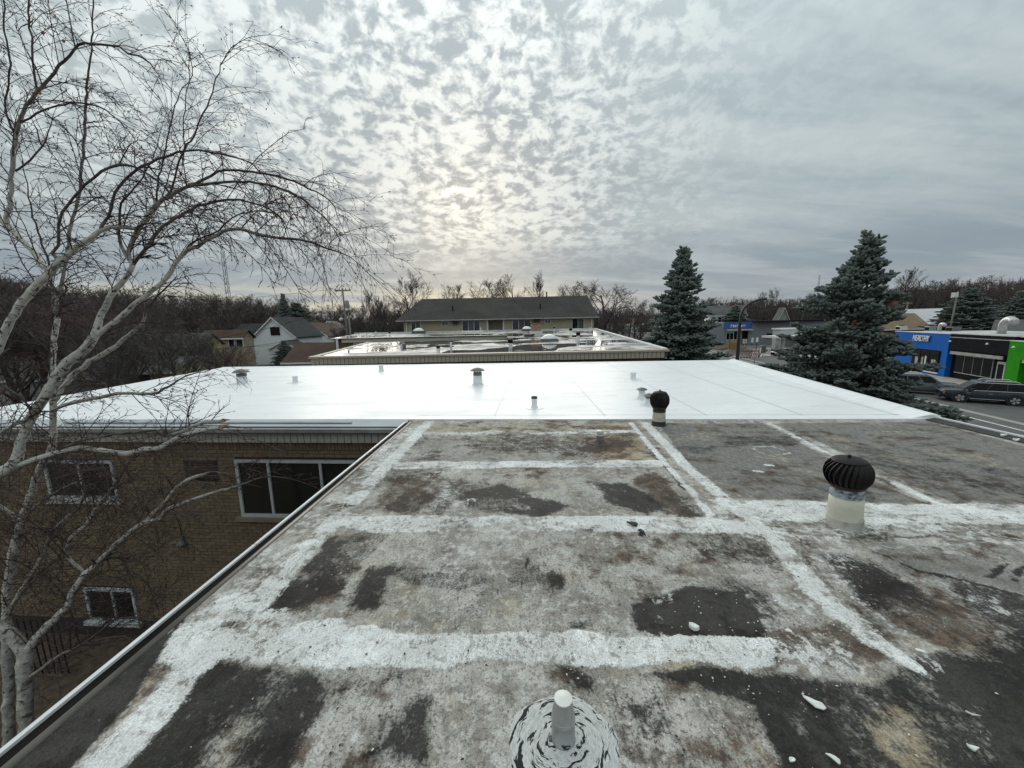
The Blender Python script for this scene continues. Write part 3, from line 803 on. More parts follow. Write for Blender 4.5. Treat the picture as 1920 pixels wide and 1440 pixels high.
# windows
M_glass = glassmat('dark_window_glass', (0.012, 0.014, 0.016), 0.04)
M_alu = pmat('aluminium_frame', (0.50, 0.515, 0.52), (0.43, 0.445, 0.45), 3.0, 0.5)
M_sill = pmat('stone_sill', (0.20, 0.17, 0.13), (0.26, 0.22, 0.17), 4.0, 0.9)
def wingwin(w, mull, big):
    x0, x1, z0, z1 = w
    def bar(parent, name, xa_, xb_, za, zb, o0, o1, m):
        g = MB()
        A0, A1, B1, B0 = fpnt(xa_, o0, 0), fpnt(xa_, o1, 0), fpnt(xb_, o1, 0), fpnt(xb_, o0, 0)
        g.prism([p_[:2] for p_ in ccw([A0, A1, B1, B0])], za, zb); return g.build(name, m, parent)
    fr = bar(HW, 'window', x0, x1, z0 + 0.0, z0 + 0.062, 0.004, 0.055, M_alu)
    bar(fr, 'frame', x0, x1, z1 - 0.058, z1, 0.004, 0.055, M_alu)
    bar(fr, 'frame', x0, x0 + 0.062, z0 + 0.062, z1 - 0.058, 0.004, 0.052, M_alu)
    bar(fr, 'frame', x1 - 0.062, x1, z0 + 0.062, z1 - 0.058, 0.004, 0.052, M_alu)
    xs_ = [x0 + 0.062] + [x0 + (x1 - x0) * q_ for q_ in mull] + [x1 - 0.062]
    for i, q_ in enumerate(xs_[1:-1]):
        bar(fr, 'mullion', q_ - 0.025, q_ + 0.025, z0 + 0.062, z1 - 0.058, 0.006, 0.045, M_alu)
    for i in range(len(xs_) - 1):
        bar(fr, 'pane', xs_[i], xs_[i + 1], z0 + 0.062, z1 - 0.058, -0.005, 0.012 if i % 2 else 0.018, M_glass)
    bar(fr, 'sill', x0 - 0.12, x1 + 0.05, z0 - 0.09, z0 - 0.003, 0.0, 0.09, M_sill if big else M_alu)
wingwin(wins[0], (0.272, 0.70), True)
wingwin(wins[1], (0.5,), False)
wingwin(wins[2], (0.55,), False)
# through-wall grille
x0, x1, z0, z1 = grille
g = MB(); A, B = fpnt(x0, 0.004, 0), fpnt(x1, 0.004, 0); C_, D_ = fpnt(x1, 0.03, 0), fpnt(x0, 0.03, 0)
g.prism([p_[:2] for p_ in ccw([A, B, C_, D_])], z0, z1)
vg = g.build('wall_grille', pmat('rusty_grille', (0.05, 0.035, 0.03), (0.09, 0.06, 0.05), 8, 0.8), HW)
for k in range(7):
    zz = z0 + (z1 - z0) * (k + 0.5) / 7; g = MB()
    A, B, C_, D_ = fpnt(x0 + .02, 0.032, 0), fpnt(x1 - .02, 0.032, 0), fpnt(x1 - .02, 0.05, 0), fpnt(x0 + .02, 0.05, 0)
    g.prism([p_[:2] for p_ in ccw([A, B, C_, D_])], zz - 0.008, zz + 0.008); g.build('slat', MATS['rusty_grille'], vg)
# small lamp on the brick wall with its cable
p = onwall(341, 1018, 0.05)
wl = thing('wall_lamp', 'small dark cone shaped lamp fixed to the brick wall of the court', 'lamp', p)
g = MB(); g.lathe([(0.02, 0.16), (0.035, 0.08), (0.05, 0.04), (0.09, -0.01), (0.095, -0.04), (0.08, -0.05)], 14); g.build('lamp_shade', pmat('lamp_grey', (0.10, 0.10, 0.10), (0.15, 0.15, 0.15), 8, 0.5), wl, True)
g = MB(); g.tube([(0, 0.02, 0.15), (-0.01, 0.03, 0.4), (-0.10, 0.035, 0.75), (-0.14, 0.04, 1.05)], 0.007, 6); g.build('cable', M_dkm, wl)
# railing by the wall below
pr = oy(70, 1235, 6.9)
rl = thing('iron_railing', 'black iron railing of upright bars at the foot of the brick wall', 'railing', (pr.x - 0.4, 6.75, GZ))
M_iron = pmat('black_iron', (0.012, 0.012, 0.012), (0.02, 0.02, 0.02), 5, 0.5)
for k in range(10):
    g = MB(); g.box(k * 0.13 - .009, k * 0.13 + .009, -.009, .009, 0, 1.25); g.build('bar', M_iron, rl)
for zz in (0.12, 1.2):
    g = MB(); g.box(-.05, 1.25, -.0085, .0085, zz, zz + .03); g.build('rail', M_iron, rl)
# ================================================================== VENTS ON THE ROOFS
M_black = pmat('black_turbine_paint', (0.006, 0.0055, 0.0055), (0.011, 0.009, 0.008), 6.0, 0.5, spec=.25)
M_rust = pmat('rusty_black', (0.03, 0.018, 0.014), (0.07, 0.03, 0.02), 14.0, 0.75)
M_cream = pmat('cream_coated_pipe', (0.56, 0.55, 0.45), (0.64, 0.63, 0.53), 3.0, 0.5, 0.5, 9.0, dirt=(0.40, 0.38, 0.30), dirt_scale=5.0)
M_crack = pmat('cracked_coating', (0.42, 0.38, 0.30), (0.52, 0.48, 0.40), 6.0, 0.7, 0.8, 14.0, dirt=(0.13, 0.09, 0.06), dirt_scale=7.0)
M_collar = pmat('patchy_collar', (0.05, 0.06, 0.07), (0.36, 0.41, 0.44), 9.0, 0.5, 0.4, 20.0, lo=0.44, hi=0.56, stretch=(1, 1, 1.6))
M_tarp = pmat('tar_base', (0.015, 0.015, 0.015), (0.03, 0.03, 0.03), 9.0, 0.55, 0.5, 30.0)
M_wpipe = pmat('white_coated_pipe', (0.68, 0.70, 0.70), (0.78, 0.79, 0.79), 6.0, 0.4)
M_dgal = pmat('weathered_metal_cap', (0.10, 0.10, 0.10), (0.18, 0.18, 0.175), 9.0, 0.5, 0.2, 40.0, metal=0.3)
M_gal = pmat('galvanised_pipe', (0.40, 0.41, 0.41), (0.52, 0.53, 0.53), 7.0, 0.38, metal=0.65, stretch=(1, 1, 0.4))

M_dirtyf = pmat('dirty_flashing', (0.50, 0.50, 0.45), (0.38, 0.37, 0.33), 5.0, 0.7, 0.6, 18.0, dirt=(0.20, 0.17, 0.13), dirt_scale=8.0)
def turbine(name, label, loc, pr, ph, collar_h, hr, hh, pipe_m, collar_m, foot=None, lean=0.0):
    t_ = thing(name, label, 'roof vent', loc, 0, 'black turbine vents on the old roof')
    t_.rotation_euler = (0, lean, 0)
    g = MB(); g.lathe([(pr * 1.06, -0.02), (pr * 1.04, 0.0), (pr * 1.02, 0.05), (pr * 1.0, 0.08), (pr * 0.985, ph * 0.6), (pr * 0.95, ph)], 28); g.build('pipe', pipe_m, t_, True)
    if foot:
        g = MB(); g.lathe([(pr * 1.12, -0.01), (pr * 1.06, 0.015), (pr * 1.035, foot), (pr * 0.99, foot + 0.004)], 28); g.build('base_band', M_tarp if pipe_m is M_crack else M_dirtyf, t_, 40)
    g = MB(); g.lathe([(pr * 0.99, ph * 0.96), (pr * 0.985, ph + collar_h * 0.5), (pr * 0.93, ph + collar_h * 0.55), (pr * 0.92, ph + collar_h)], 28); g.build('collar', collar_m, t_, 40)
    zb = ph + collar_h
    # bulb profile of the head, bottom to top
    def prof(k):
        r = hr * (1 - 0.42 * abs((k - .45) / .55) ** 2.4)
        return r, zb + hh * (0.03 + 0.94 * k)
    g = MB(); g.lathe([(prof(k / 8)[0] * 0.83, prof(k / 8)[1]) for k in range(9)], 20); g.build('head_core', M_tarp, t_, True)
    r0 = prof(0)[0]
    g = MB(); g.lathe([(r0 * 0.96, zb - 0.012), (r0 * 1.04, zb), (r0 * 1.05, zb + hh * 0.06), (r0 * 0.9, zb + hh * 0.09)], 28); g.build('lower_ring', M_rust, t_, 40)
    rt, zt = prof(1.0)
    g = MB(); g.lathe([(rt * 1.25, zt - hh * 0.06), (rt * 1.1, zt - 0.004), (rt * 0.6, zt + hh * 0.03), (0.012, zt + hh * 0.055), (0.012, zt + hh * 0.13), (0.004, zt + hh * 0.14)], 24); g.build('top_cap', M_black, t_, 40)
    nv = 24
    g = MB(); nseg = 9; half = 2 * math.pi / nv * 0.62
    for i in range(nseg + 1):
        k = 0.03 + 0.95 * i / nseg
        r, z = prof(k)
        tw = 0.55 * (k - 0.3) ** 2 * 1.2
        for e_, rr in ((-half, 0.86), (0.0, 1.0), (half * 0.35, 1.015)):
            g.v.append((r * rr * math.cos(e_ + tw), r * rr * math.sin(e_ + tw), z))
    for i in range(nseg):
        for j in range(2):
            a = i * 3 + j
            g.f.append((a, a + 1, a + 4, a + 3)); g.m.append(0)
    vm = g.mesh('vane', M_black, True)
    for k in range(nv):
        o = link('vane', vm, t_); o.rotation_euler = (0, 0, 2 * math.pi * k / nv)
    return t_
b1 = oz(1583, 982, 0)
z_top = oy(1583, 912, b1.y).z
turbine('turbine_vent', 'large black turbine vent on a cream coated pipe, nearer to the camera', (b1.x, b1.y, 0), 0.123, 0.285, 0.075, 0.168, 0.245, M_cream, M_collar, 0.075, lean=-0.045)
b2 = oz(1235, 796, 0)
turbine('turbine_vent', 'smaller black turbine vent on a cracked cream pipe beside the white roof edge', (b2.x, b2.y, 0), 0.108, 0.24, 0.06, 0.157, 0.285, M_crack, M_tarp, 0.07)

# silver cone topped pipe right below the camera, with its ring of mastic
b3 = oz(1056, 1394, 0)
cv = thing('cone_vent', 'silver metal vent pipe with tapered top standing in a swirl of white and black mastic', 'vent pipe', (b3.x, b3.y, 0))
g = MB(); g.lathe([(0.056, 0.0), (0.051, 0.03), (0.049, 0.12), (0.0505, 0.122), (0.0505, 0.140), (0.049, 0.142)], 36); g.build('pipe', M_gal, cv, 40)
g = MB(); g.lathe([(0.049, 0.142), (0.046, 0.172), (0.036, 0.222)], 36); g.build('cone', M_gal, cv, 40)
g = MB(); g.lathe([(0.0365, 0.221), (0.0385, 0.224), (0.038, 0.229), (0.02, 0.232), (0.004, 0.237)], 36); g.build('cap', pmat('pale_cap', (0.66, 0.66, 0.62), (0.74, 0.74, 0.70), 20, 0.4), cv, 40)
g = MB(); g.poly([(0.0505 * math.cos(a), 0.0505 * math.sin(a) - 0.0025, z) for a, z in ((-1.9, 0.055), (-1.65, 0.035), (-1.3, 0.033), (-1.0, 0.045), (-1.25, 0.05), (-1.6, 0.052))]); g.build('tar_smear', M_tarp, cv)
m = bpy.data.materials.new('mastic_swirl'); m.use_nodes = True
t = NT(m.node_tree)
tc = t.n('ShaderNodeTexCoord'); ob = tc.outputs['Object']
s_ = t.n('ShaderNodeSeparateXYZ', {0: ob}).outputs
rr = t.vmath('LENGTH', ob); an = t.math('ARCTAN2', s_[1], s_[0])
wob = t.noise(ob, 7.0, 3.0, 0.5)
pol = t.n('ShaderNodeCombineXYZ', {0: t.math('MULTIPLY', t.math('COSINE', an), 1.0), 1: t.math('MULTIPLY', t.math('SINE', an), 1.0), 2: t.math('MULTIPLY', t.math('ADD', rr, t.math('MULTIPLY', t.math('SUBTRACT', wob, 0.5), 0.10)), 34.0)}).outputs[0]
n1 = t.noise(pol, 0.95, 5.0, 0.6, 0.6); n2 = t.noise(pol, 5.0, 4.0, 0.6)
rim = t.sstep(rr, 0.13, 0.23)
v = t.math('ADD', n1, t.math('MULTIPLY', t.math('SUBTRACT', n2, 0.5), 0.28))
bl_ = t.sstep(v, t.math('SUBTRACT', 0.555, t.math('MULTIPLY', rim, 0.05)), t.math('SUBTRACT', 0.575, t.math('MULTIPLY', rim, 0.05)))
c = t.mix(t.sstep(n2, 0.35, 0.65), (0.58, 0.59, 0.58), (0.42, 0.425, 0.415))
c = t.mix(bl_, c, (0.022, 0.023, 0.024))
bp = t.n('ShaderNodeBump', {'Height': t.math('ADD', n2, t.math('MULTIPLY', bl_, -0.6)), 'Strength': 0.35, 'Distance': 0.004})
b = t.n('ShaderNodeBsdfPrincipled', {'Base Color': c, 'Roughness': 0.75, 'Specular IOR Level': 0.2, 'Normal': bp.outputs[0]})
t.n('ShaderNodeOutputMaterial', {'Surface': b.outputs[0]})
g = MB(); n = 72; prof = [(0.052, 0.03), (0.075, 0.014), (0.115, 0.008), (0.165, 0.007), (0.205, 0.004), (0.232, -0.012)]
rng = random.Random(3); jit = [1 + 0.03 * math.sin(5 * j * 2 * math.pi / n + 1) + rng.uniform(-.014, .014) for j in range(n)]
for i, (r, z) in enumerate(prof):
    for j in range(n):
        a = 2 * math.pi * j / n; q_ = 1 + (jit[j] - 1) * min(1, i / 3)
        g.v.append((r * q_ * math.cos(a) * (1.06 if i > 2 else 1), r * q_ * math.sin(a), z))
for i in range(len(prof) - 1):
    for j in range(n):
        j2 = (j + 1) % n; g.f.append((i*n + j, i*n + j2, (i+1)*n + j2, (i+1)*n + j)); g.m.append(0)
g.build('mastic_ring', m, cv, True)

# short galvanised pipe in a tarry stain
b4 = oz(1125, 830, 0)
sv = thing('pipe_vent', 'short galvanised pipe stub with a banded top in a brown stain on the old roof', 'vent pipe', (b4.x, b4.y, 0))
g = MB(); g.lathe([(0.052, 0.0), (0.052, 0.10), (0.056, 0.105), (0.056, 0.12), (0.05, 0.125)], 22); g.build('pipe', M_gal, sv, 40)
g = MB(); g.lathe([(0.05, 0.125), (0.05, 0.165), (0.045, 0.185), (0.03, 0.19)], 22); g.build('cap', pmat('pale_metal', (0.5, 0.5, 0.48), (0.6, 0.6, 0.58), 9, 0.35, metal=0.4), sv, 40)
g = MB(); g.lathe([(0.20, -0.01), (0.16, 0.006), (0.09, 0.018), (0.056, 0.05)], 22); g.build('base_tar', pmat('brown_tar', (0.05, 0.035, 0.028), (0.09, 0.06, 0.05), 12, 0.7, 0.8, 30), sv, True)

# vents on the white roof
def stub(px, py, r, h, label, top=None, flash=True, z=0.012):
    p = oz(px, py, z)
    o = thing('pipe_vent', label, 'vent pipe', (p.x, p.y, z), 0, 'short pipe vents on the white roof')
    g = MB(); g.lathe([(r * 1.08, 0), (r, 0.04), (r, h * 0.72), (r * 1.06, h * 0.74), (r * 1.06, h - 0.02), (r * 0.95, h)], 20); g.build('pipe', M_wpipe, o, 40)
    if top:
        g = MB(); g.lathe([(r * 1.10, h - 0.03), (r * 1.12, h + 0.012), (r * 0.8, h + 0.014), (r * 0.75, h - 0.03)], 20); g.build('rim', top, o, 40)
    if flash:
        g = MB(); g.lathe([(r * 3.4, -0.005), (r * 3.3, 0.007), (r * 1.3, 0.010), (r * 1.05, 0.05)], 28); g.build('flashing', M_wpipe, o, 40)
    return o
def hood(px, py, r, h, cr, label, collar, z=0.012, sides=20, gap=True, flare=1.25):
    p = oz(px, py, z)
    o = thing('hooded_vent', label, 'roof vent', (p.x, p.y, z), 0, 'hooded vents on the white roof')
    g = MB(); g.lathe([(r * flare, 0), (r * 1.05, h * 0.25), (r, h * 0.7)], 22); g.build('pipe', M_wpipe, o, True)
    g = MB(); g.lathe([(r * 1.01, h * 0.68), (r * 1.01, h * 0.86), (r * 0.9, h * 0.9)], 22); g.build('collar', collar, o, 40)
    if gap:
        for k in range(4):
            a = math.pi / 4 + k * math.pi / 2; g = MB()
            g.box(-.012, .012, -.003, .003, h * 0.84, h * 1.04); s = g.build('strut', M_dgal, o); s.location = (r * .93 * math.cos(a), r * .93 * math.sin(a), 0); s.rotation_euler = (0, 0, a + math.pi / 2)
    hz = h * (1.0 if gap else 0.88)
    g = MB(); g.lathe([(cr * 0.96, hz), (cr, hz + 0.01), (cr * 0.72, hz + cr * 0.26), (cr * 0.3, hz + cr * 0.40), (0.01, hz + cr * 0.45)], sides); g.build('hood', M_dgal, o, 40)
    g = MB(); g.lathe([(r * 2.6, -0.005), (r * 2.5, 0.007), (r * 1.4, 0.010), (r * 1.22, 0.04)], 28); g.build('flashing', M_wpipe, o, 40)
    return o
hood(455, 719, 0.145, 0.36, 0.255, 'mushroom hooded vent with grey cap at the left end of the white roof', M_dgal, flare=1.3)
hood(896, 722, 0.125, 0.42, 0.215, 'mushroom hooded vent with blackened collar in the middle of the white roof', M_dgal, flare=1.1)
hood(1203, 748, 0.072, 0.24, 0.125, 'small white vent with pointed dark cap, left of the pair behind the turbine', M_wpipe, sides=8, gap=False, flare=1.4)
hood(1216, 760, 0.072, 0.23, 0.13, 'small dark collared vent with pointed cap touching the turbine outline', M_dgal, sides=8, gap=False, flare=1.4)
stub(554, 717, 0.075, 0.21, 'short white capped pipe stub right of the left mushroom vent')
stub(715, 696, 0.085, 0.24, 'short white pipe stub at the far edge of the white roof')
stub(1187, 711, 0.080, 0.21, 'short white capped pipe stub at the far right of the white roof')
stub(1002, 765, 0.056, 0.235, 'taller white pipe with a ragged black rim in the front of the white roof', M_tarp)
# membrane scrap wrapped round the steel pole etc.: flakes of old coating lying about
M_flake = pmat('paint_flake', (0.74, 0.76, 0.74), (0.62, 0.63, 0.60), 12.0, 0.6)
def flake(px, py, size, asp, rz, label, thick=0.006, curl=0.01, seed=0, name='paint_flake', mat=M_flake):
    rng = random.Random(seed * 7 + int(px)); p = oz(px, py, 0.004)
    n = 9; out = []
    for k in range(n):
        a = 2 * math.pi * k / n; r = size * (0.82 + 0.36 * rng.random())
        out.append((r * math.cos(a), r * asp * math.sin(a), curl * (.4 + .4 * math.cos(2 * a + px)) + curl * .5 * rng.random()))
    g = MB(); g.v = [(x, y, z) for x, y, z in out] + [(x * .96, y * .96, z + thick) for x, y, z in out] + [(0, 0, thick + curl * .4), (0, 0, 0)]
    for k in range(n):
        j = (k + 1) % n
        g.f += [(k, j, n + j, n + k), (n + k, n + j, 2 * n), (j, k, 2 * n + 1)]; g.m += [0, 0, 0]
    o = g.build(name, mat); o.location = p; o.rotation_euler = (0, 0, rz)
    tag(o, label, 'flake', 'loose flakes of white coating on the old roof')
flake(1526, 1320, 0.044, 0.5, -0.7, 'largest white flake of coating, crumpled, on the black felt at lower right', 0.004, 0.012)
flake(1301, 1179, 0.026, 0.7, -0.5, 'thick cream chunk of coating on the black patch above the white strip', 0.022, 0.006)
flake(1562, 1424, 0.026, 0.42, -0.9, 'narrow bent white flake at the bottom edge right of the silver pipe', 0.004, 0.010)
flake(1822, 1404, 0.020, 0.6, -0.4, 'small crumpled white flake in the lower right corner', 0.006, 0.012)
flake(1725, 1221, 0.026, 0.45, -0.5, 'flat white flake beside the tip of the right white seam', 0.003, 0.004)
flake(1479, 1184, 0.020, 0.55, -0.6, 'white flake just above the right end of the broad white strip', 0.004, 0.006)
flake(1822, 1340, 0.026, 0.14, -0.5, 'thin curled white sliver alone on the smooth black felt', 0.004, 0.008)
flake(1485, 1426, 0.013, 0.7, 0.2, 'tiny white flake at the bottom edge between pipe and corner', 0.005, 0.006)
flake(1881, 818, 0.05, 0.6, 0.3, 'white scrap in the tar of the street side edge', 0.02, 0.02)
flake(1905, 827, 0.05, 0.5, 0.2, 'white scrap at the far right end of the tarred street side edge', 0.02, 0.02)
flake(295, 1370, 0.020, 0.6, 0.6, 'small white flake on the black band along the gutter', 0.004, 0.008)
flake(1186, 985, 0.05, 0.4, -0.5, 'curled strip of black felt lying across the white strip', 0.012, 0.02, name='felt_scrap', mat=M_tarp)
flake(1203, 1000, 0.05, 0.3, -1.2, 'lower end of torn black felt below the white strip', 0.012, 0.015, name='felt_scrap', mat=M_tarp)
rng = random.Random(17); g = MB()
for k in range(300):
    if rng.random() < 0.62:
        px, py = rng.gauss(1400, 170), rng.gauss(1220, 90)
    else:
        px, py = rng.uniform(350, 1900), rng.uniform(830, 1430)
    p = oz(px, py, 0.003)
    if not (-2.0 < p.x < 7.0 and 1.0 < p.y < 6.3): continue
    s = rng.choice([0.003, 0.004, 0.004, 0.006, 0.008]); a = rng.random() * 6.3
    ca, sa = math.cos(a) * s, math.sin(a) * s; kk = len(g.v); h = rng.uniform(.001, .004)
    g.v += [(p.x + ca, p.y + sa, .001), (p.x - sa * .6, p.y + ca * .6, h + .001), (p.x - ca, p.y - sa, .001), (p.x + sa * .6, p.y - ca * .6, h), (p.x, p.y, h + .003)]
    g.f += [(kk, kk+1, kk+4), (kk+1, kk+2, kk+4), (kk+2, kk+3, kk+4), (kk+3, kk, kk+4)]; g.m += [0] * 4
o = g.build('paint_flecks', M_flake, kind='stuff'); tag(o, 'tiny white specks of coating scattered over the old roof', 'flecks')
rng = random.Random(18); g = MB()
for k in range(420):
    px, py = rng.uniform(300, 1900), rng.uniform(830, 1430)
    p = oz(px, py, 0.003)
    if not (-2.0 < p.x < 7.0 and 1.0 < p.y < 6.3): continue
    s = rng.choice([0.003, 0.004, 0.006, 0.010]); a = rng.random() * 6.3
    ca, sa = math.cos(a) * s, math.sin(a) * s; kk = len(g.v); h = rng.uniform(.002, .005)
    g.v += [(p.x + ca, p.y + sa, .001), (p.x - sa * .6, p.y + ca * .6, h + .001), (p.x - ca, p.y - sa, .001), (p.x + sa * .6, p.y - ca * .6, h), (p.x, p.y, h + .003)]
    g.f += [(kk, kk+1, kk+4), (kk+1, kk+2, kk+4), (kk+2, kk+3, kk+4), (kk+3, kk, kk+4)]; g.m += [0] * 4
o = g.build('tar_crumbs', M_tarp, kind='stuff'); tag(o, 'small black crumbs of felt and twigs scattered over the old roof', 'crumbs')

# ================================================================== THE BIRCH
class TB:                                   # tubes with bark coordinates
    def __init__(self):
        self.v = []; self.f = []; self.bk = []; self.rd = []
    def tube(self, pts, rad, n, l0=0.0):
        k = len(self.v); prev = None; L = l0
        for i, p in enumerate(pts):
            d = (pts[min(i + 1, len(pts) - 1)] - pts[max(i - 1, 0)])
            d = d.normalized() if d.length > 1e-9 else Vector((0, 0, 1))
            a = d.orthogonal().normalized() if prev is None else (prev - d * prev.dot(d)).normalized()
            prev = a; b = d.cross(a)
            if i: L += (p - pts[i - 1]).length
            for j in range(n):
                th = 2 * math.pi * j / n; c_, s_ = math.cos(th), math.sin(th); r = rad[i]
                self.v.append((p.x + (a.x * c_ + b.x * s_) * r, p.y + (a.y * c_ + b.y * s_) * r, p.z + (a.z * c_ + b.z * s_) * r))
                self.bk.append((c_, s_, L)); self.rd.append(r)
        for i in range(len(pts) - 1):
            for j in range(n):
                j2 = (j + 1) % n
                self.f.append((k + i*n + j, k + i*n + j2, k + (i+1)*n + j2, k + (i+1)*n + j))
        e = k + (len(pts) - 1) * n
        self.f.append(tuple(e + j for j in range(n)))
    def mesh(self, name, m, attrs=True):
        me = bpy.data.meshes.new(name); me.from_pydata(self.v, [], self.f); me.materials.append(m)
        if attrs:
            a = me.attributes.new('bk', 'FLOAT_VECTOR', 'POINT'); a.data.foreach_set('vector', np.array(self.bk, np.float32).ravel())
            a = me.attributes.new('rd', 'FLOAT', 'POINT'); a.data.foreach_set('value', np.array(self.rd, np.float32))
        me.shade_smooth(); return me
def bark_mat(name):
    m = bpy.data.materials.new(name); m.use_nodes = True; t = NT(m.node_tree)
    bk = t.n('ShaderNodeAttribute', attribute_name='bk').outputs['Vector']
    rd = t.n('ShaderNodeAttribute', attribute_name='rd').outputs['Fac']
    ge = t.n('ShaderNodeNewGeometry')
    n1 = t.noise(t.mapping(bk, (0.8, 0.8, 22.0)), 1.0, 4.0, 0.6, 0.3)
    n2 = t.noise(t.mapping(bk, (0.5, 0.5, 5.0)), 1.3, 4.0, 0.6)
    n3 = t.noise(ge.outputs['Position'], 14.0, 5.0, 0.65)
    c = t.mix(t.sstep(n3, 0.35, 0.68), (0.60, 0.575, 0.52), (0.43, 0.405, 0.36))
    c = t.mix(t.math('MULTIPLY', t.sstep(n1, 0.57, 0.63), 0.92), c, (0.035, 0.03, 0.027))
    c = t.mix(t.math('MULTIPLY', t.sstep(n2, 0.57, 0.70), 0.8), c, (0.11, 0.095, 0.085))
    thin = t.math('SUBTRACT', 1.0, t.sstep(t.math('ADD', rd, t.math('MULTIPLY', t.math('SUBTRACT', n3, 0.5), 0.02)), 0.0105, 0.026))
    c = t.mix(thin, c, (0.06, 0.048, 0.043))
    z = t.n('ShaderNodeSeparateXYZ', {0: ge.outputs['Position']}).outputs[2]
    old = t.math('MULTIPLY', t.math('SUBTRACT', 1.0, t.sstep(z, -3.0, -1.3)), t.sstep(n3, 0.3, 0.55))
    c = t.mix(t.math('MULTIPLY', old, 0.55), c, (0.15, 0.14, 0.13))
    bp = t.n('ShaderNodeBump', {'Height': t.math('ADD', n1, n3), 'Strength': 0.5, 'Distance': 0.01})
    b = t.n('ShaderNodeBsdfPrincipled', {'Base Color': c, 'Roughness': 0.75, 'Specular IOR Level': 0.3, 'Normal': bp.outputs[0]})
    t.n('ShaderNodeOutputMaterial', {'Surface': b.outputs[0]})
    return m
M_birch = bark_mat('birch_bark')
M_twig = pmat('birch_twig', (0.038, 0.023, 0.021), (0.062, 0.038, 0.034), 3.0, 0.7)

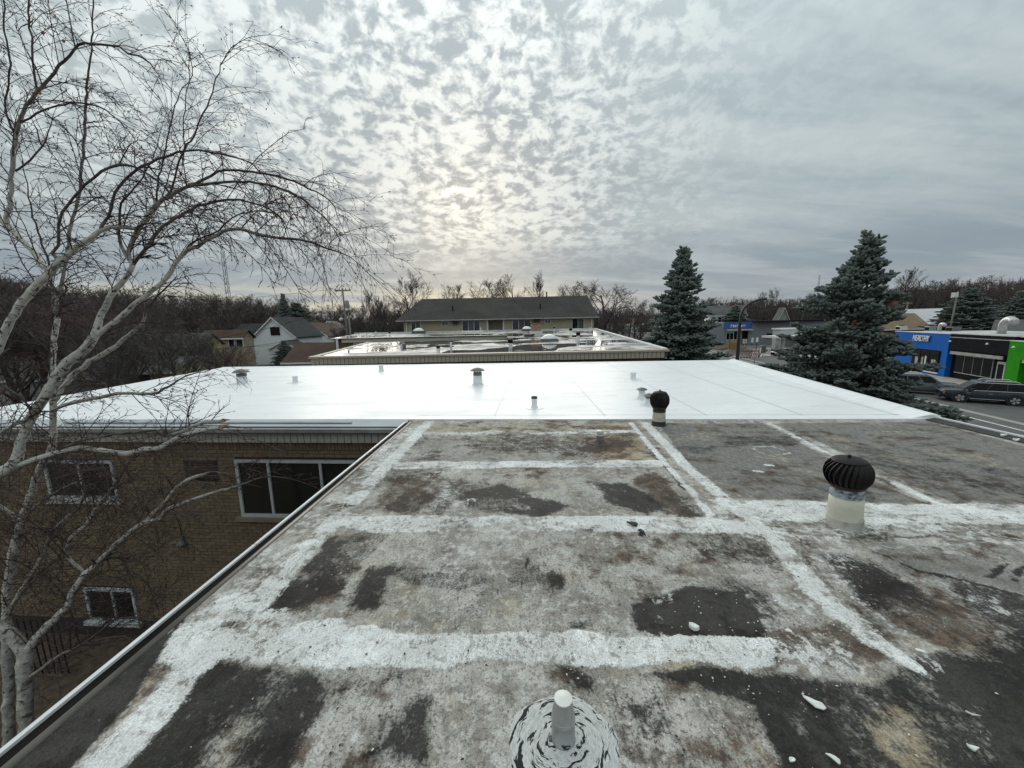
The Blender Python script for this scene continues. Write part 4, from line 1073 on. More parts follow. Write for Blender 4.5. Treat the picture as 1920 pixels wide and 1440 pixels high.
# main stems and limbs: (points in photograph pixels, distances along the view in m, widths in photograph pixels)
# converted once to metres; every stem is a round tapering limb at its own depth in the court
BR = [
 ('trunk', [(52,1470),(50,1390),(48,1320),(47,1259),(45,1222),(17,1190),(-12,1172),(-60,1130)], [4.75,4.75,4.75,4.75,4.75,4.7,4.65,4.6], [40,38,40,43,44,40,38,34]),
 ('trunk', [(22,1470),(17,1390),(15,1260),(13,1133),(22,1058),(32,1007),(48,958),(58,925),(67,895),(80,868),(96,842),(100,797),(100,763),(97,713),(98,697),(102,630),(108,597)], [5.1,5.1,5.1,5.1,5.1,5.1,5.1,5.1,5.1,5.05,5.0,5.0,4.95,4.9,4.9,4.9,4.9], [32,31,30,27,25,24,21,19,18,18,19,18,17,15,15,15,15]),
 ('branch', [(108,597),(100,563),(95,522),(92,492),(75,447),(66,419),(56,381),(51,344),(40,290)], [4.9]*9, [11,9,8,6,5,5,4,3,2]),
 ('branch', [(108,597),(107,550),(120,522),(124,494),(129,447),(139,400),(150,355),(156,287),(159,250),(161,187),(169,112),(174,37),(176,-40)], [4.9]*13, [10,10,10,10,10,9,9,8,8,7,5,4,3]),
 ('trunk', [(-60,920),(-10,890),(25,872),(38,830),(55,788),(70,763),(93,727),(107,705),(127,680),(160,653),(180,627),(185,600),(200,568),(222,538),(232,525),(245,508),(249,496)], [4.5]*17, [30,30,29,26,26,26,26,26,26,25,22,18,17,16,15,14,15]),
 ('branch', [(249,496),(232,471),(225,449),(225,419),(227,381),(244,362),(266,332),(285,300),(300,250)], [4.5,4.5,4.5,4.48,4.45,4.4,4.4,4.4,4.4], [10,9,8,7,6,5,4,3,2]),
 ('branch', [(249,496),(240,470),(253,441),(266,422),(281,400),(300,379),(328,361),(360,346),(370,343),(409,323),(449,320),(498,327),(538,335),(568,348),(595,360),(617,374),(629,390),(637,418),(651,447)], [4.5,4.5,4.5,4.48,4.46,4.44,4.42,4.4,4.4,4.38,4.36,4.35,4.35,4.35,4.35,4.35,4.35,4.35,4.35], [12,11,13,14,14,12,10,8,7,6,5.5,5,4.5,4,3,2.5,2,1.5,1.2]),
 ('branch', [(251,490),(266,475),(281,456),(294,437),(319,415),(340,404),(370,388),(399,379),(439,374),(479,382),(518,400),(538,437),(548,477)], [4.52,4.55,4.58,4.6,4.62,4.64,4.65,4.66,4.68,4.7,4.7,4.7,4.7], [11,11,10,9,8,7.5,7,6,5,4,3,2,1.3]),
 ('branch', [(300,379),(340,354),(380,346),(429,341),(479,343),(528,354),(568,374),(597,398),(621,422),(637,450)], [4.44,4.42,4.4,4.3,4.25,4.22,4.2,4.2,4.2,4.2], [9,8,7,6,5.5,5,4,3,2,1.2]),
 ('branch', [(100,755),(117,727),(133,705),(158,688),(167,677),(200,660),(217,648),(240,628),(267,607),(273,583),(290,563),(307,543),(330,520)], [4.95,4.95,4.97,5.0,5.0,5.05,5.1,5.1,5.1,5.1,5.1,5.1,5.1], [14,13,13,12,12,11,10,9,8,6,5,4,2]),
 ('branch', [(150,662),(185,625),(217,602),(233,587),(260,565),(283,547),(305,527),(320,512),(340,479),(370,461),(399,444),(429,430),(451,428),(479,438),(518,446),(568,451),(607,463),(637,473),(657,481),(685,508)], [4.52,4.5,4.5,4.5,4.5,4.5,4.5,4.5,4.48,4.45,4.42,4.4,4.4,4.38,4.36,4.35,4.35,4.35,4.35,4.35], [14,14,14,14,13,13,12,12,11,10,9,8,7,6,5.5,5,4,3,2,1.2]),
 ('branch', [(345,474),(355,460),(370,448),(409,432),(435,410),(463,398),(508,397),(530,410),(542,440)], [4.48,4.46,4.45,4.45,4.45,4.45,4.45,4.45,4.45], [5,5,4.5,4,3.5,3,2.5,2,1.2]),
 ('trunk', [(-50,740),(-20,680),(7,630),(28,587),(50,555),(77,527),(97,507),(110,490),(122,481),(135,471),(169,447),(187,434),(206,426),(231,426),(253,430),(270,420)], [4.15,4.15,4.15,4.15,4.15,4.15,4.15,4.15,4.15,4.16,4.18,4.2,4.22,4.25,4.28,4.3], [25,25,25,24,24,23,22,20,17,15,15,13,10,9,8,6]),
 ('branch', [(187,434),(193,422),(202,406),(208,389),(216,362),(234,338),(253,321),(281,304),(319,289),(356,282),(390,285),(429,292),(459,299),(483,317),(508,348),(518,378)], [4.2]*16, [9,9,8,8,8,8,7.5,7,6,5,4.5,4,3,2.5,2,1.2]),
 ('branch', [(112,489),(97,475),(111,462),(109,437),(114,409),(127,385),(150,357),(178,332),(206,314),(225,309),(253,314),(281,329),(310,352),(332,385)], [4.15,4.1,4.1,4.08,4.05,4.05,4.05,4.05,4.05,4.05,4.05,4.05,4.05,4.05], [11,10,9,9,8.5,8,8,8,7.5,7,5,4,3,1.5]),
 ('branch', [(97,507),(81,499),(62,471),(37,445),(15,426),(0,411),(-30,385)], [4.15,4.15,4.18,4.2,4.2,4.2,4.2], [13,13,12,12,11,10,8]),
 ('branch', [(15,426),(15,409),(19,372),(21,334),(24,297),(30,260),(37,225),(51,199),(69,172),(90,150),(112,124),(131,105),(146,84),(159,81),(187,84),(221,86),(240,99),(262,105),(281,120),(296,141),(309,172)], [4.2]*21, [14,14,14,13,13,13,12,12,11,10,9,9,8,7,5.5,4.5,4,3.5,3,2,1.2]),
 ('branch', [(37,230),(56,221),(84,204),(131,193),(165,193),(197,206),(232,236),(262,272)], [4.2]*8, [6,6,5,4.5,4,3,2,1.2]),
 ('branch', [(30,320),(36,318),(56,299),(79,276),(92,250),(100,215)], [4.2,4.2,4.22,4.25,4.28,4.3], [7,6,5.5,5,3.5,2]),
 ('branch', [(79,276),(70,245),(60,225)], [4.25,4.25,4.25], [4,3,1.5]),
 ('branch', [(28,250),(21,238),(11,212),(9,189),(17,159),(19,122),(11,75),(8,28),(6,-30)], [4.2]*9, [6,6,5.5,5.5,6,5.5,5,4.5,4]),
 ('branch', [(67,175),(69,165),(64,131),(60,84),(55,37),(52,-30)], [4.2]*6, [6,6,6,5.5,5,4]),
 ('branch', [(141,88),(138,68),(133,52),(127,22),(123,-30)], [4.2]*5, [4,3.5,3,3,2.5]),
 ('branch', [(292,385),(294,362),(296,340),(304,306),(313,262),(322,225),(332,187),(343,165),(360,140),(356,100),(340,70),(328,45)], [4.44]*12, [5,5,4.5,4,4,3.5,3,2.5,2.2,2,1.6,1.2]),
 ('branch', [(318,366),(326,345),(337,300),(350,270),(358,265),(370,234),(388,200),(397,172),(410,135),(424,101),(446,82),(466,70),(487,67)], [4.42]*13, [6,5.5,5,5,4.5,4.5,4,3.5,3,2.5,2,1.6,1.2]),
 ('branch', [(343,310),(344,270),(345,206),(356,131),(352,95)], [4.42]*5, [3.5,3,2.5,2,1.2]),
 ('branch', [(-40,900),(0,887),(25,876),(67,862),(100,850),(125,845),(142,841),(175,842),(217,848),(235,852),(273,842),(300,840),(317,831),(342,817),(367,810),(400,804),(417,801)], [4.5,4.5,4.5,4.55,4.6,4.65,4.7,4.75,4.8,4.85,4.9,4.95,5.0,5.0,5.0,5.0,5.0], [14,13,13,12,12,12,12,11,11,12,11,11,11,10,9,8.5,8]),
 ('branch', [(110,845),(117,840),(150,827),(198,817),(230,812),(270,809),(292,808),(308,819),(318,816),(346,808),(365,798),(383,792),(405,790),(422,788)], [4.62,4.62,4.7,4.8,4.85,4.9,4.95,5.0,5.0,5.0,5.0,5.0,5.0,5.0], [5,5,5,5,5,5,4.5,5,6,7,7.5,7.5,7,6.5]),
 ('branch', [(103,768),(112,762),(142,753),(183,745),(222,738),(260,738),(296,737),(308,729),(329,717),(356,702),(385,697),(412,688)], [4.95,4.95,5.0,5.0,5.0,5.0,5.0,5.0,5.0,5.0,5.0,5.0], [9,9,8.5,8,7,6.5,5.5,5,4,3,2,1.2]),
 ('branch', [(-30,705),(0,718),(22,735),(40,745),(55,762),(62,785)], [4.4]*6, [6,6,6,6,5,4]),
 ('branch', [(-30,820),(0,813),(20,800),(42,790),(55,782)], [4.45]*5, [9,9,9,9,8]),
 ('branch', [(20,1140),(45,1097),(67,1062),(83,1037),(92,1010),(103,993),(123,972),(147,955),(163,917),(172,900),(180,870)], [5.0,5.0,5.0,5.0,5.0,5.0,5.0,5.0,5.0,5.0,5.0], [11,10,10,10,9,8,8,7,6,5,3]),
 ('branch', [(58,958),(75,943),(92,930),(120,915),(145,903),(170,893)], [5.08,5.05,5.0,5.0,5.0,5.0], [7,7,6.5,6,5.5,3]),
 ('branch', [(-20,940),(0,950),(20,963),(33,978),(36,990)], [4.95,5.0,5.05,5.08,5.1], [11,11,10,9,8]),
 ('branch', [(47,1225),(54,1216),(70,1195),(92,1171),(129,1134),(132,1112),(145,1098),(160,1077),(167,1070)], [4.75,4.75,4.78,4.8,4.85,4.88,4.9,4.9,4.9], [20,20,19,18,17,16,16,15,13]),
 ('branch', [(160,1077),(142,1058),(125,1040),(133,1008),(158,988),(180,955),(208,920),(222,900),(235,878)], [4.9,4.95,5.0,5.0,5.05,5.05,5.05,5.05,5.05], [11,10,10,10,10,9,8,7,3]),
 ('branch', [(167,1070),(197,1040),(215,1023),(233,1007),(244,998),(271,979),(300,973),(308,958),(329,949),(383,929),(446,912),(500,894),(545,898)], [4.9,4.92,4.95,4.98,5.0,5.0,5.0,5.0,5.0,5.0,5.0,5.0,5.0], [11,11,11,11,11,10,9,8,7.5,7,5.5,3,1.5]),
 ('branch', [(271,978),(300,950),(325,921),(354,898),(379,892),(392,886)], [5.0,5.05,5.1,5.1,5.1,5.1], [8,8,8,8,7,5]),
 ('branch', [(58,1268),(75,1255),(105,1233),(125,1223),(148,1212),(194,1180),(215,1162),(255,1158),(299,1160),(340,1166)], [4.72,4.7,4.65,4.62,4.6,4.55,4.52,4.5,4.45,4.4], [8,7,6.5,6,5,4,3.5,3,2.5,1.5]),
 ('branch', [(148,1212),(170,1203),(194,1197),(232,1193),(255,1201),(270,1212)], [4.6,4.55,4.5,4.45,4.4,4.4], [4.5,4,4,4,3.5,2]),
]
BASE = od(40, 1430, 4.85); BASE = Vector((BASE.x, BASE.y, GZ))
birch = thing('birch_tree', 'bare white barked birch with several leaning stems in front of the brick court wall', 'tree', BASE)
def smooth_path(pts, rad, step=0.07):
    out, ro = [], []
    n = len(pts)
    for i in range(n - 1):
        p0, p1, p2, p3 = pts[max(i-1, 0)], pts[i], pts[i+1], pts[min(i+2, n-1)]
        k = max(1, int((p2 - p1).length / step))
        for s in range(k):
            u = s / k
            out.append(0.5 * ((2*p1) + (-p0 + p2)*u + (2*p0 - 5*p1 + 4*p2 - p3)*u*u + (-p0 + 3*p1 - 3*p2 + p3)*u*u*u))
            ro.append(rad[i] * (1 - u) + rad[i+1] * u)
    out.append(pts[-1]); ro.append(rad[-1])
    return out, ro
rng = random.Random(42)
tw = TB(); cat = TB()
DOWN = Vector((0, 0, -1))
def twig(p, d, L, r, lvl, droop):
    n = 4 if lvl == 0 else (3 if L > 0.16 else 2)
    pts = [p.copy()]; dd = d.normalized()
    seg = L / n
    for i in range(n):
        dd = (dd + Vector((rng.gauss(0, .075), rng.gauss(0, .075), rng.gauss(0, .075))) + DOWN * droop * (i + 1) / n).normalized()
        pts.append(pts[-1] + dd * seg)
    tw.tube(pts, [r * (1 - 0.6 * i / n) for i in range(n + 1)], 3)
    if lvl == 0:
        m_ = max(3, int(L / 0.10))
        for k in range(m_):
            u = 0.12 + 0.88 * (k + rng.random() * .7) / m_
            i = min(n - 1, int(u * n)); q = pts[i].lerp(pts[i + 1], min(1.0, u * n - i)); ax = (pts[i+1] - pts[i]).normalized()
            o = ax.orthogonal().normalized(); o.rotate(Matrix.Rotation(rng.random() * 6.283, 3, ax))
            twig(q, ax * 0.8 + o * 0.75, rng.uniform(.08, .30) * (1.15 - .4 * u), r * 0.66, 1, droop * 0.7)
    elif lvl == 1:
        if L > 0.13:
            for k in range(rng.choice([1, 2, 2, 3])):
                i = rng.randint(1, n); q = pts[i]; ax = dd
                o = ax.orthogonal().normalized(); o.rotate(Matrix.Rotation(rng.random() * 6.283, 3, ax))
                twig(q, ax * 0.8 + o * 0.7, rng.uniform(.05, .12), r * 0.85, 2, droop * 0.5)
    if lvl >= 1 and rng.random() < 0.34:
        for k in range(rng.choice([1, 2, 2])):
            c_ = (dd + Vector((rng.gauss(0, .35), rng.gauss(0, .35), rng.gauss(0, .3)))).normalized(); q = pts[-1]; l = rng.uniform(.018, .034)
            cat.tube([q, q + c_ * l * .3, q + c_ * l], [.0018, .0034, .0022], 4)
for (nm, px, dist, wid) in BR:
    pts = [od(x, y, d_) for (x, y), d_ in zip(px, dist)]
    rad = []
    for i, (w_, d_) in enumerate(zip(wid, dist)):       # wide lens: things off the axis look wider than they are
        a_, b_ = px[max(i - 1, 0)], px[min(i + 1, len(px) - 1)]
        tx, ty = b_[0] - a_[0], b_[1] - a_[1]; tl = math.hypot(tx, ty); nx_, ny_ = -ty / tl, tx / tl
        ux, uy = (px[i][0] - 960) / FPX, (px[i][1] - 720) / FPX; ul = math.hypot(ux, uy); c2 = 1 + ul * ul
        nr = (nx_ * ux + ny_ * uy) / ul
        rad.append(w_ / FPX * d_ * 0.42 / math.sqrt(nr * nr * c2 + (1 - nr * nr)))
    sp_, sr_ = smooth_path(pts, rad)
    for i in range(1, len(sp_) - 1):
        sp_[i] = sp_[i] + Vector((rng.gauss(0, .004), rng.gauss(0, .006), rng.gauss(0, .004)))
    tb = TB(); tb.tube(sp_, [max(.003, r * (1 + rng.uniform(-.05, .07))) for r in sr_], 12 if max(sr_) > .04 else 8, rng.random() * 9)
    link(nm, tb.mesh(nm, M_birch), birch, True)
    # knuckles and side twigs
    tot = sum((sp_[i+1] - sp_[i]).length for i in range(len(sp_) - 1)); acc = 0.0; nxt = rng.uniform(.02, .1)
    broken = px[-1] in ((417, 801), (422, 788))
    for i in range(len(sp_) - 1):
        l = (sp_[i+1] - sp_[i]).length; acc += l
        if acc < nxt: continue
        r = sr_[i]; thin = r < 0.024
        nxt = acc + (rng.uniform(.045, .105) if thin else rng.uniform(.08, .2))
        ax = (sp_[i+1] - sp_[i]).normalized()
        o = ax.orthogonal().normalized(); o.rotate(Matrix.Rotation(rng.random() * 6.283, 3, ax))
        low = sp_[i].z < -0.2
        if r < 0.05 and rng.random() < 0.9:
            L = rng.uniform(.35, 1.05) * (1.0 if not low else 0.9)
            twig(sp_[i], ax * 0.75 + o * 0.8 + Vector((0, 0, .15)), L, min(max(.0036, r * .45), .0070), 0, 0.30 if sp_[i].z > 2.2 else 0.18)
    if not broken:
        twig(sp_[-1], (sp_[-1] - sp_[-3]).normalized(), rng.uniform(.3, .5), max(.003, sr_[-1] * .8), 0, 0.3)
# long hanging whips under the arching limbs at the right
for k in range(16):
    src = rng.choice([6, 8, 10, 7])
    nm, px, dist, wid = BR[src]
    i = rng.randint(int(len(px) * .55), len(px) - 2); u = rng.random()
    p = od(px[i][0] * (1-u) + px[i+1][0] * u, px[i][1] * (1-u) + px[i+1][1] * u, dist[i] * (1-u) + dist[i+1] * u)
    twig(p, Vector((rng.uniform(.1, .8), rng.uniform(-.5, .5), rng.uniform(-.5, .1))), rng.uniform(.4, .85), .0038, 0, 0.5)
# shrubby whips low in the court
for k in range(340):
    p = od(rng.uniform(-20, 330), rng.uniform(830, 1190), rng.uniform(4.6, 5.4))
    twig(p, Vector((rng.gauss(0, 1), rng.gauss(0, .6), rng.gauss(.2, .8))), rng.uniform(.4, 1.0), .0040, 0, 0.10)
link('twigs', tw.mesh('twigs', M_twig, False), birch, True, kind='stuff')
link('catkins', cat.mesh('catkins', M_twig, False), birch, True, kind='stuff')
# torn ends of the two broken limbs
M_torn = pmat('torn_wood', (0.42, 0.27, 0.13), (0.30, 0.14, 0.08), 20, 0.8)
for (x, y, d_, r) in ((420, 800, 5.0, .026), (425, 787, 5.0, .02)):
    p = od(x, y, d_); g = MB()
    for k in range(4):
        o_ = Vector((0, rng.uniform(-.5, .5), rng.uniform(-.5, .5))) * r
        g.tube([p + o_ + Vector((-.05, 0, 0)), p + o_ + Vector((rng.uniform(.03, .09), 0, rng.uniform(-.01, .03)))], [r * .7, r * .12], 5)
    g.build('torn_end', M_torn, birch, world=True)
# a few dead leaves still hanging
for k in range(14):
    nm, px, dist, wid = rng.choice(BR[5:]); i = rng.randint(0, len(px) - 1)
    p = od(px[i][0] + rng.uniform(-25, 25), px[i][1] + rng.uniform(-10, 30), dist[i]); s = .022
    g = MB(); g.v = [(p.x, p.y, p.z), (p.x + s, p.y + .006, p.z - s * .9), (p.x + s * .2, p.y, p.z - s * 2.2), (p.x - s * .8, p.y - .006, p.z - s)]; g.f = [(0, 1, 2, 3)]; g.m = [0]
    g.build('dead_leaf', pmat('dead_leaf', (0.20, 0.10, 0.05), (0.30, 0.18, 0.08), 20, 0.8) if 'dead_leaf' not in MATS else MATS['dead_leaf'], birch, world=True)
print('birch twig verts', len(tw.v))
# ================================================================== SECOND FLAT ROOFED BUILDING
def rz2(Y): return -0.06 + (Y - 23.2) * 0.0195
M_tanpan = pmat('tan_metal_panel', (0.40, 0.35, 0.285), (0.44, 0.39, 0.32), 0.7, 0.55)
M_dbrick = pmat('brown_brick_far', (0.12, 0.085, 0.05), (0.18, 0.13, 0.08), 3.0, 0.9)
M_pond = bpy.data.materials.new('ponding_roof'); M_pond.use_nodes = True
t = NT(M_pond.node_tree); tc = t.n('ShaderNodeTexCoord'); ob = tc.outputs['Object']
n1 = t.noise(t.mapping(ob, (0.55, 0.9, 1)), 0.32, 6.0, 0.6, 0.4); n2 = t.noise(t.mapping(ob, (0.7, 1.2, 1)), 1.3, 7.0, 0.65, 0.3); n3 = t.noise(t.mapping(ob, (0.6, 1, 1), loc=(40, 9, 0)), 0.5, 5.0, 0.6, 0.3)
c = t.mix(t.sstep(n2, 0.42, 0.60), (0.08, 0.076, 0.072), (0.40, 0.40, 0.385))
c = t.mix(t.sstep(n3, 0.48, 0.58), c, (0.56, 0.57, 0.56))
wet = t.sstep(n1, 0.445, 0.51)
c = t.mix(wet, c, (0.05, 0.048, 0.044))
b = t.n('ShaderNodeBsdfPrincipled', {'Base Color': c, 'Roughness': t.lerp(wet, 0, 1, 0.6, 0.05), 'Specular IOR Level': 0.5})
t.n('ShaderNodeOutputMaterial', {'Surface': b.outputs[0]})
B2 = thing('flat_roof_building', 'second flat roofed brick building with tan ribbed parapet and puddled roof', 'building', (-1, 23.2, GZ))
XL, XR = -12.1, 9.4
LB = oy(690, 645, 36.0).x; RB = oy(1117, 616.6, 55.0).x; NB = oy(952, 640, 44.0).x; FB = oy(620, 633, 44.0).x; FB2 = oy(664, 626, 55.0).x
g = MB()
P_ = lambda x, y, dz=0.0: (x, y, rz2(y) + dz)
g.poly([P_(XL, 23.3), P_(XR, 23.3), P_(XR + 0.9, 36), P_(LB, 36)]); g.poly([P_(NB, 36), P_(XR + 0.9, 36), P_(XR + 1.45, 44), P_(NB, 44)])
g.poly([P_(FB, 44), P_(XR + 1.45, 44), P_(RB, 55), P_(FB2, 55)])
g.build('roof', M_pond, B2, world=True)
g = MB()
g.prism([(XL + .3, 23.5), (XR - .3, 23.5), (RB - .3, 54.8), (FB2 + .3, 54.8), (FB + .3, 44.2), (NB + .1, 44.2), (NB + .1, 35.9), (LB + .3, 35.9)], GZ - .1, -0.35)
g.prism([(FB + .3, 44.2), (RB - .3, 44.2), (RB - .3, 54.8), (FB2 + .3, 54.8)], -0.35, 0.25)
g.build('wall', M_dbrick, B2, world=True)
def sw(name, prof, a, b, m, par=B2):
    g = MB(); g.extr(prof, a, b); return g.build(name, m, par, world=True)
sw('parapet_cap', [(-0.30, -0.02), (0.09, -0.05), (0.09, -0.16), (0.04, -0.16), (0.04, -0.09), (-0.30, -0.09)], (XL - .1, 23.2, 0.02), (XR + .1, 23.2, 0.02), M_tanpan)
sw('parapet', [(0.0, -0.14), (0.0, -0.52), (-0.28, -0.52), (-0.28, -0.14)], (XL, 23.2, 0), (XR, 23.2, 0), pmat('parapet_backing', (0.10, 0.085, 0.07), None, 2, .8))
g = MB(); g.box(0.016, 0.238, -0.03, 0.0, -0.515, -0.142); pm_ = g.mesh('panel', M_tanpan)
x = XL
while x < XR - .2:
    o = link('panel', pm_, B2); o.location = Vector((x, 23.2, 0)) - B2.location; x += 0.254
M_wcap = pmat('white_parapet', (0.62, 0.62, 0.60), (0.72, 0.72, 0.70), 2.0, 0.6)
sw('edge_cap', [(-.25, -.08), (.1, -.08), (.1, .06), (-.25, .06)], (XR - .05, 23.25, rz2(23.2) + .05), (RB, 55, rz2(55) + .05), M_wcap)
sw('edge_cap', [(-.1, -.08), (.1, -.08), (.1, .10), (-.1, .10)], (FB2, 55.05, rz2(55) + .05), (RB, 55.05, rz2(55) + .05), M_wcap)
sw('edge_cap', [(-.3, -.10), (.1, -.10), (.1, .03), (-.3, .03)], (LB, 36, rz2(36)), (XL, 23.25, rz2(23.2)), M_tanpan)
sw('gutter', [(-.05, -.08), (.12, -.08), (.16, .03), (-.05, .05)], (FB, 44, rz2(44) - .02), (NB, 44, rz2(44) - .02), M_steel)
sw('fascia', [(0, -.50), (.03, -.50), (.03, -.085), (0, -.085)], (FB + 1.2, 44, rz2(44)), (NB, 44, rz2(44)), M_fascia)
sw('downspout', [(0, -2.5), (.1, -2.5), (.1, 0), (0, 0)], (FB + .6, 43.95, rz2(44) - .05), (FB + .85, 43.95, rz2(44) - .05), M_whitem)
# window in the brick end of the far wing
w_ = oy(676, 644, 43.95)
g = MB(); g.box(w_.x - .9, w_.x + .5, 44.14, 44.2, w_.z - 1.0, w_.z + .05); wn = g.build('window', M_whitem, B2, world=True)
g = MB(); g.box(w_.x - .8, w_.x + .4, 44.12, 44.139, w_.z - .92, w_.z - .05)
link('pane', g.mesh('pane', M_glass), wn)
def on2(px, py):                                     # a spot on the sloping roof
    r = ray(px, py); k = (rz2(0) - CAM_Z) / (r.z - 0.0195 * r.y)
    p = Vector((r.x * k, r.y * k, CAM_Z + r.z * k))
    if p.y > 54 or p.y < 0: p = oy(px, py, 53.5)
    return p
M_dome = pmat('white_dome', (0.75, 0.76, 0.76), (0.68, 0.69, 0.69), 2, 0.25)
def skylight(px, py, wpx, label):
    p = on2(px, py); s = wpx / FPX * p.y / 2
    o = thing('dome_skylight', label, 'skylight', p, 0, 'domed skylights on the second building')
    g = MB(); g.box(-s * 1.12, s * 1.12, -s * 1.12, s * 1.12, -0.05, s * .35); g.build('kerb', M_dgal, o)
    g = MB(); g.lathe([(s * 1.08, s * .35), (s * 1.05, s * .42), (s * .9, s * .62), (s * .6, s * .82), (s * .25, s * .92), (.02, s * .94)], 22); g.build('dome', M_dome, o, True)
skylight(785, 624, 19, 'white domed skylight at the left of the puddled roof')
skylight(988, 620, 17, 'white domed skylight left of the brick chimney foot')
skylight(1030, 640, 28, 'largest white domed skylight in the middle of the puddled roof')
def stub2(px, py, hpx, wpx, label, m=M_wpipe, head=None):
    p = on2(px, py); k = p.y / FPX; h = hpx * k; r = wpx * k / 2
    o = thing('roof_pipe', label, 'vent pipe', p, 0, 'pipes and vents on the second building')
    g = MB(); g.lathe([(r * 1.1, -.05), (r, .05), (r, h * .9), (r * .9, h)], 12); g.build('pipe', m, o, 40)
    if head:
        hh = head * k
        g = MB(); g.lathe([(r * 1.0, h - .02), (hh * .75, h + hh * .15), (hh, h + hh * .7), (hh * .95, h + hh * 1.2), (hh * .5, h + hh * 1.55), (.02, h + hh * 1.6)], 14); g.build('head', M_black, o, 40)
        for q in range(8):
            g = MB(); a = q * math.pi / 4; g.box(-.012, .012, hh * .93, hh * 1.02, h + hh * .25, h + hh * 1.25); v_ = g.build('vane', M_black, o); v_.rotation_euler = (0, 0, a)
stub2(957, 652, 9, 7, 'black turbine vent on a white pipe at the corner of the notch', head=5)
stub2(1070, 627, 7, 5, 'black turbine vent on white pipe in front of the right patio door', head=3)
stub2(1084, 641, 12, 6, 'white pipe with broad black top right of the biggest skylight', head=4)
stub2(846, 657, 15, 4, 'tall white banded pipe standing in the dark puddle')
stub2(822, 662, 9, 7, 'bent white pipe with black hood at the front parapet', head=3.5)
stub2(753, 654, 8, 4, 'thin white pipe in the bright puddle'); stub2(1100, 643, 7, 3, 'thin white pipe right of the black topped one')
stub2(688, 632, 6, 2.5, 'leftmost small white pipe on the far wing'); stub2(705, 630, 8, 2.5, 'second small white pipe on the far wing')
stub2(731, 631, 6, 3, 'third white pipe with a dark cap on the far wing', head=2); stub2(901, 620, 6, 2, 'slim white post at the far parapet before the second patio door')
stub2(757, 653, 9, 9, 'short grey spider like drain hood by the bright puddle', M_dgal)
stub2(1039, 621, 5, 3, 'dark capped pipe at the far parapet right of the chimney', head=2); stub2(1106, 619, 5, 2, 'white post at the right end of the far parapet')
p = on2(992, 632); o = thing('roof_hatch', 'low flat black hatch in the middle of the puddled roof', 'hatch', p)
g = MB(); g.box(-.5, .5, -.4, .4, -.05, .22); g.build('kerb', M_dgal, o); g = MB(); g.box(-.56, .56, -.46, .46, .22, .30); g.build('lid', M_black, o)
p = on2(1005, 629); o = thing('chimney', 'short brick chimney with a white coated foot on the puddled roof', 'chimney', p)
kk = p.y / FPX
g = MB(); g.box(-9 * kk, 9 * kk, -.5, .5, 8 * kk, 19 * kk); g.build('stack', pmat('light_brick', (0.30, 0.20, 0.13), (0.36, 0.26, 0.17), 4, 0.9), o)
g = MB(); g.prism([(-11 * kk, -.7), (11 * kk, -.7), (11 * kk, .7), (-11 * kk, .7)], -.05, 8 * kk); g.build('foot', M_wpipe, o)
g = MB(); g.box(-6 * kk, 4 * kk, -.3, .3, 19 * kk, 23 * kk); g.build('pot', pmat('clay_pot', (0.30, 0.10, 0.06), (0.36, 0.14, 0.08), 4, 0.8), o)

# ================================================================== YELLOW APARTMENT HOUSE WITH PITCHED ROOF
M_siding = bpy.data.materials.new('yellow_siding'); M_siding.use_nodes = True
t = NT(M_siding.node_tree); tc = t.n('ShaderNodeTexCoord')
z = t.n('ShaderNodeSeparateXYZ', {0: tc.outputs['Object']}).outputs[2]
fr = t.math('FRACT', t.math('MULTIPLY', z, 4.6)); n1 = t.noise(tc.outputs['Object'], 0.9, 4.0)
c = t.mix(t.sstep(n1, .3, .7), (0.40, 0.355, 0.245), (0.45, 0.405, 0.285)); c = t.mix(t.math('MULTIPLY', t.sstep(fr, 0.85, 0.97), 0.6), c, (0.12, 0.11, 0.06))
b = t.n('ShaderNodeBsdfPrincipled', {'Base Color': c, 'Roughness': 0.7}); t.n('ShaderNodeOutputMaterial', {'Surface': b.outputs[0]})
def shingle(name, c1, c2):
    m = bpy.data.materials.new(name); m.use_nodes = True
    t = NT(m.node_tree); tc = t.n('ShaderNodeTexCoord'); ob = tc.outputs['Object']
    z = t.n('ShaderNodeSeparateXYZ', {0: ob}).outputs[2]
    fr = t.math('FRACT', t.math('MULTIPLY', z, 9.0)); n1 = t.noise(ob, 0.35, 6.0, 0.65); n2 = t.noise(t.mapping(ob, (1, 1, 3)), 5.0, 4.0, 0.7)
    c = t.mix(t.sstep(n1, .35, .65), c1, c2); c = t.mix(t.math('MULTIPLY', t.sstep(n2, .5, .7), .5), c, tuple(q * .6 for q in c1)); c = t.mix(t.math('MULTIPLY', t.sstep(fr, .8, .95), .35), c, tuple(q * .5 for q in c1))
    b = t.n('ShaderNodeBsdfPrincipled', {'Base Color': c, 'Roughness': 0.9, 'Specular IOR Level': 0.25}); t.n('ShaderNodeOutputMaterial', {'Surface': b.outputs[0]})
    return m
M_shing = shingle('dark_shingles', (0.042, 0.040, 0.037), (0.062, 0.058, 0.053))
AP = thing('apartment_house', 'long yellow sided apartment house with dark shingled pitched roof behind the puddled roof', 'building', (-1.5, 58, GZ))
def ax(px, py): return oy(px, py, 58.0)
ez = 2.36; xl, xr = ax(757, 610).x, ax(1113, 605).x
al0, al1 = ax(914, 605).x, ax(944, 605).x
g = MB()
g.prism([(xl, 58), (al0, 58), (al0, 59.4), (al1, 59.4), (al1, 58), (xr, 58), (xr, 70), (xl, 70)], GZ, ez - .02)
g.build('wall', M_siding, AP, world=True)
e0, e1 = Vector((xl - .95, 57.3, ez)), Vector((xr + .6, 57.3, ez)); r0, r1 = oy(791, 561, 64.5), oy(1101, 554, 64.5)
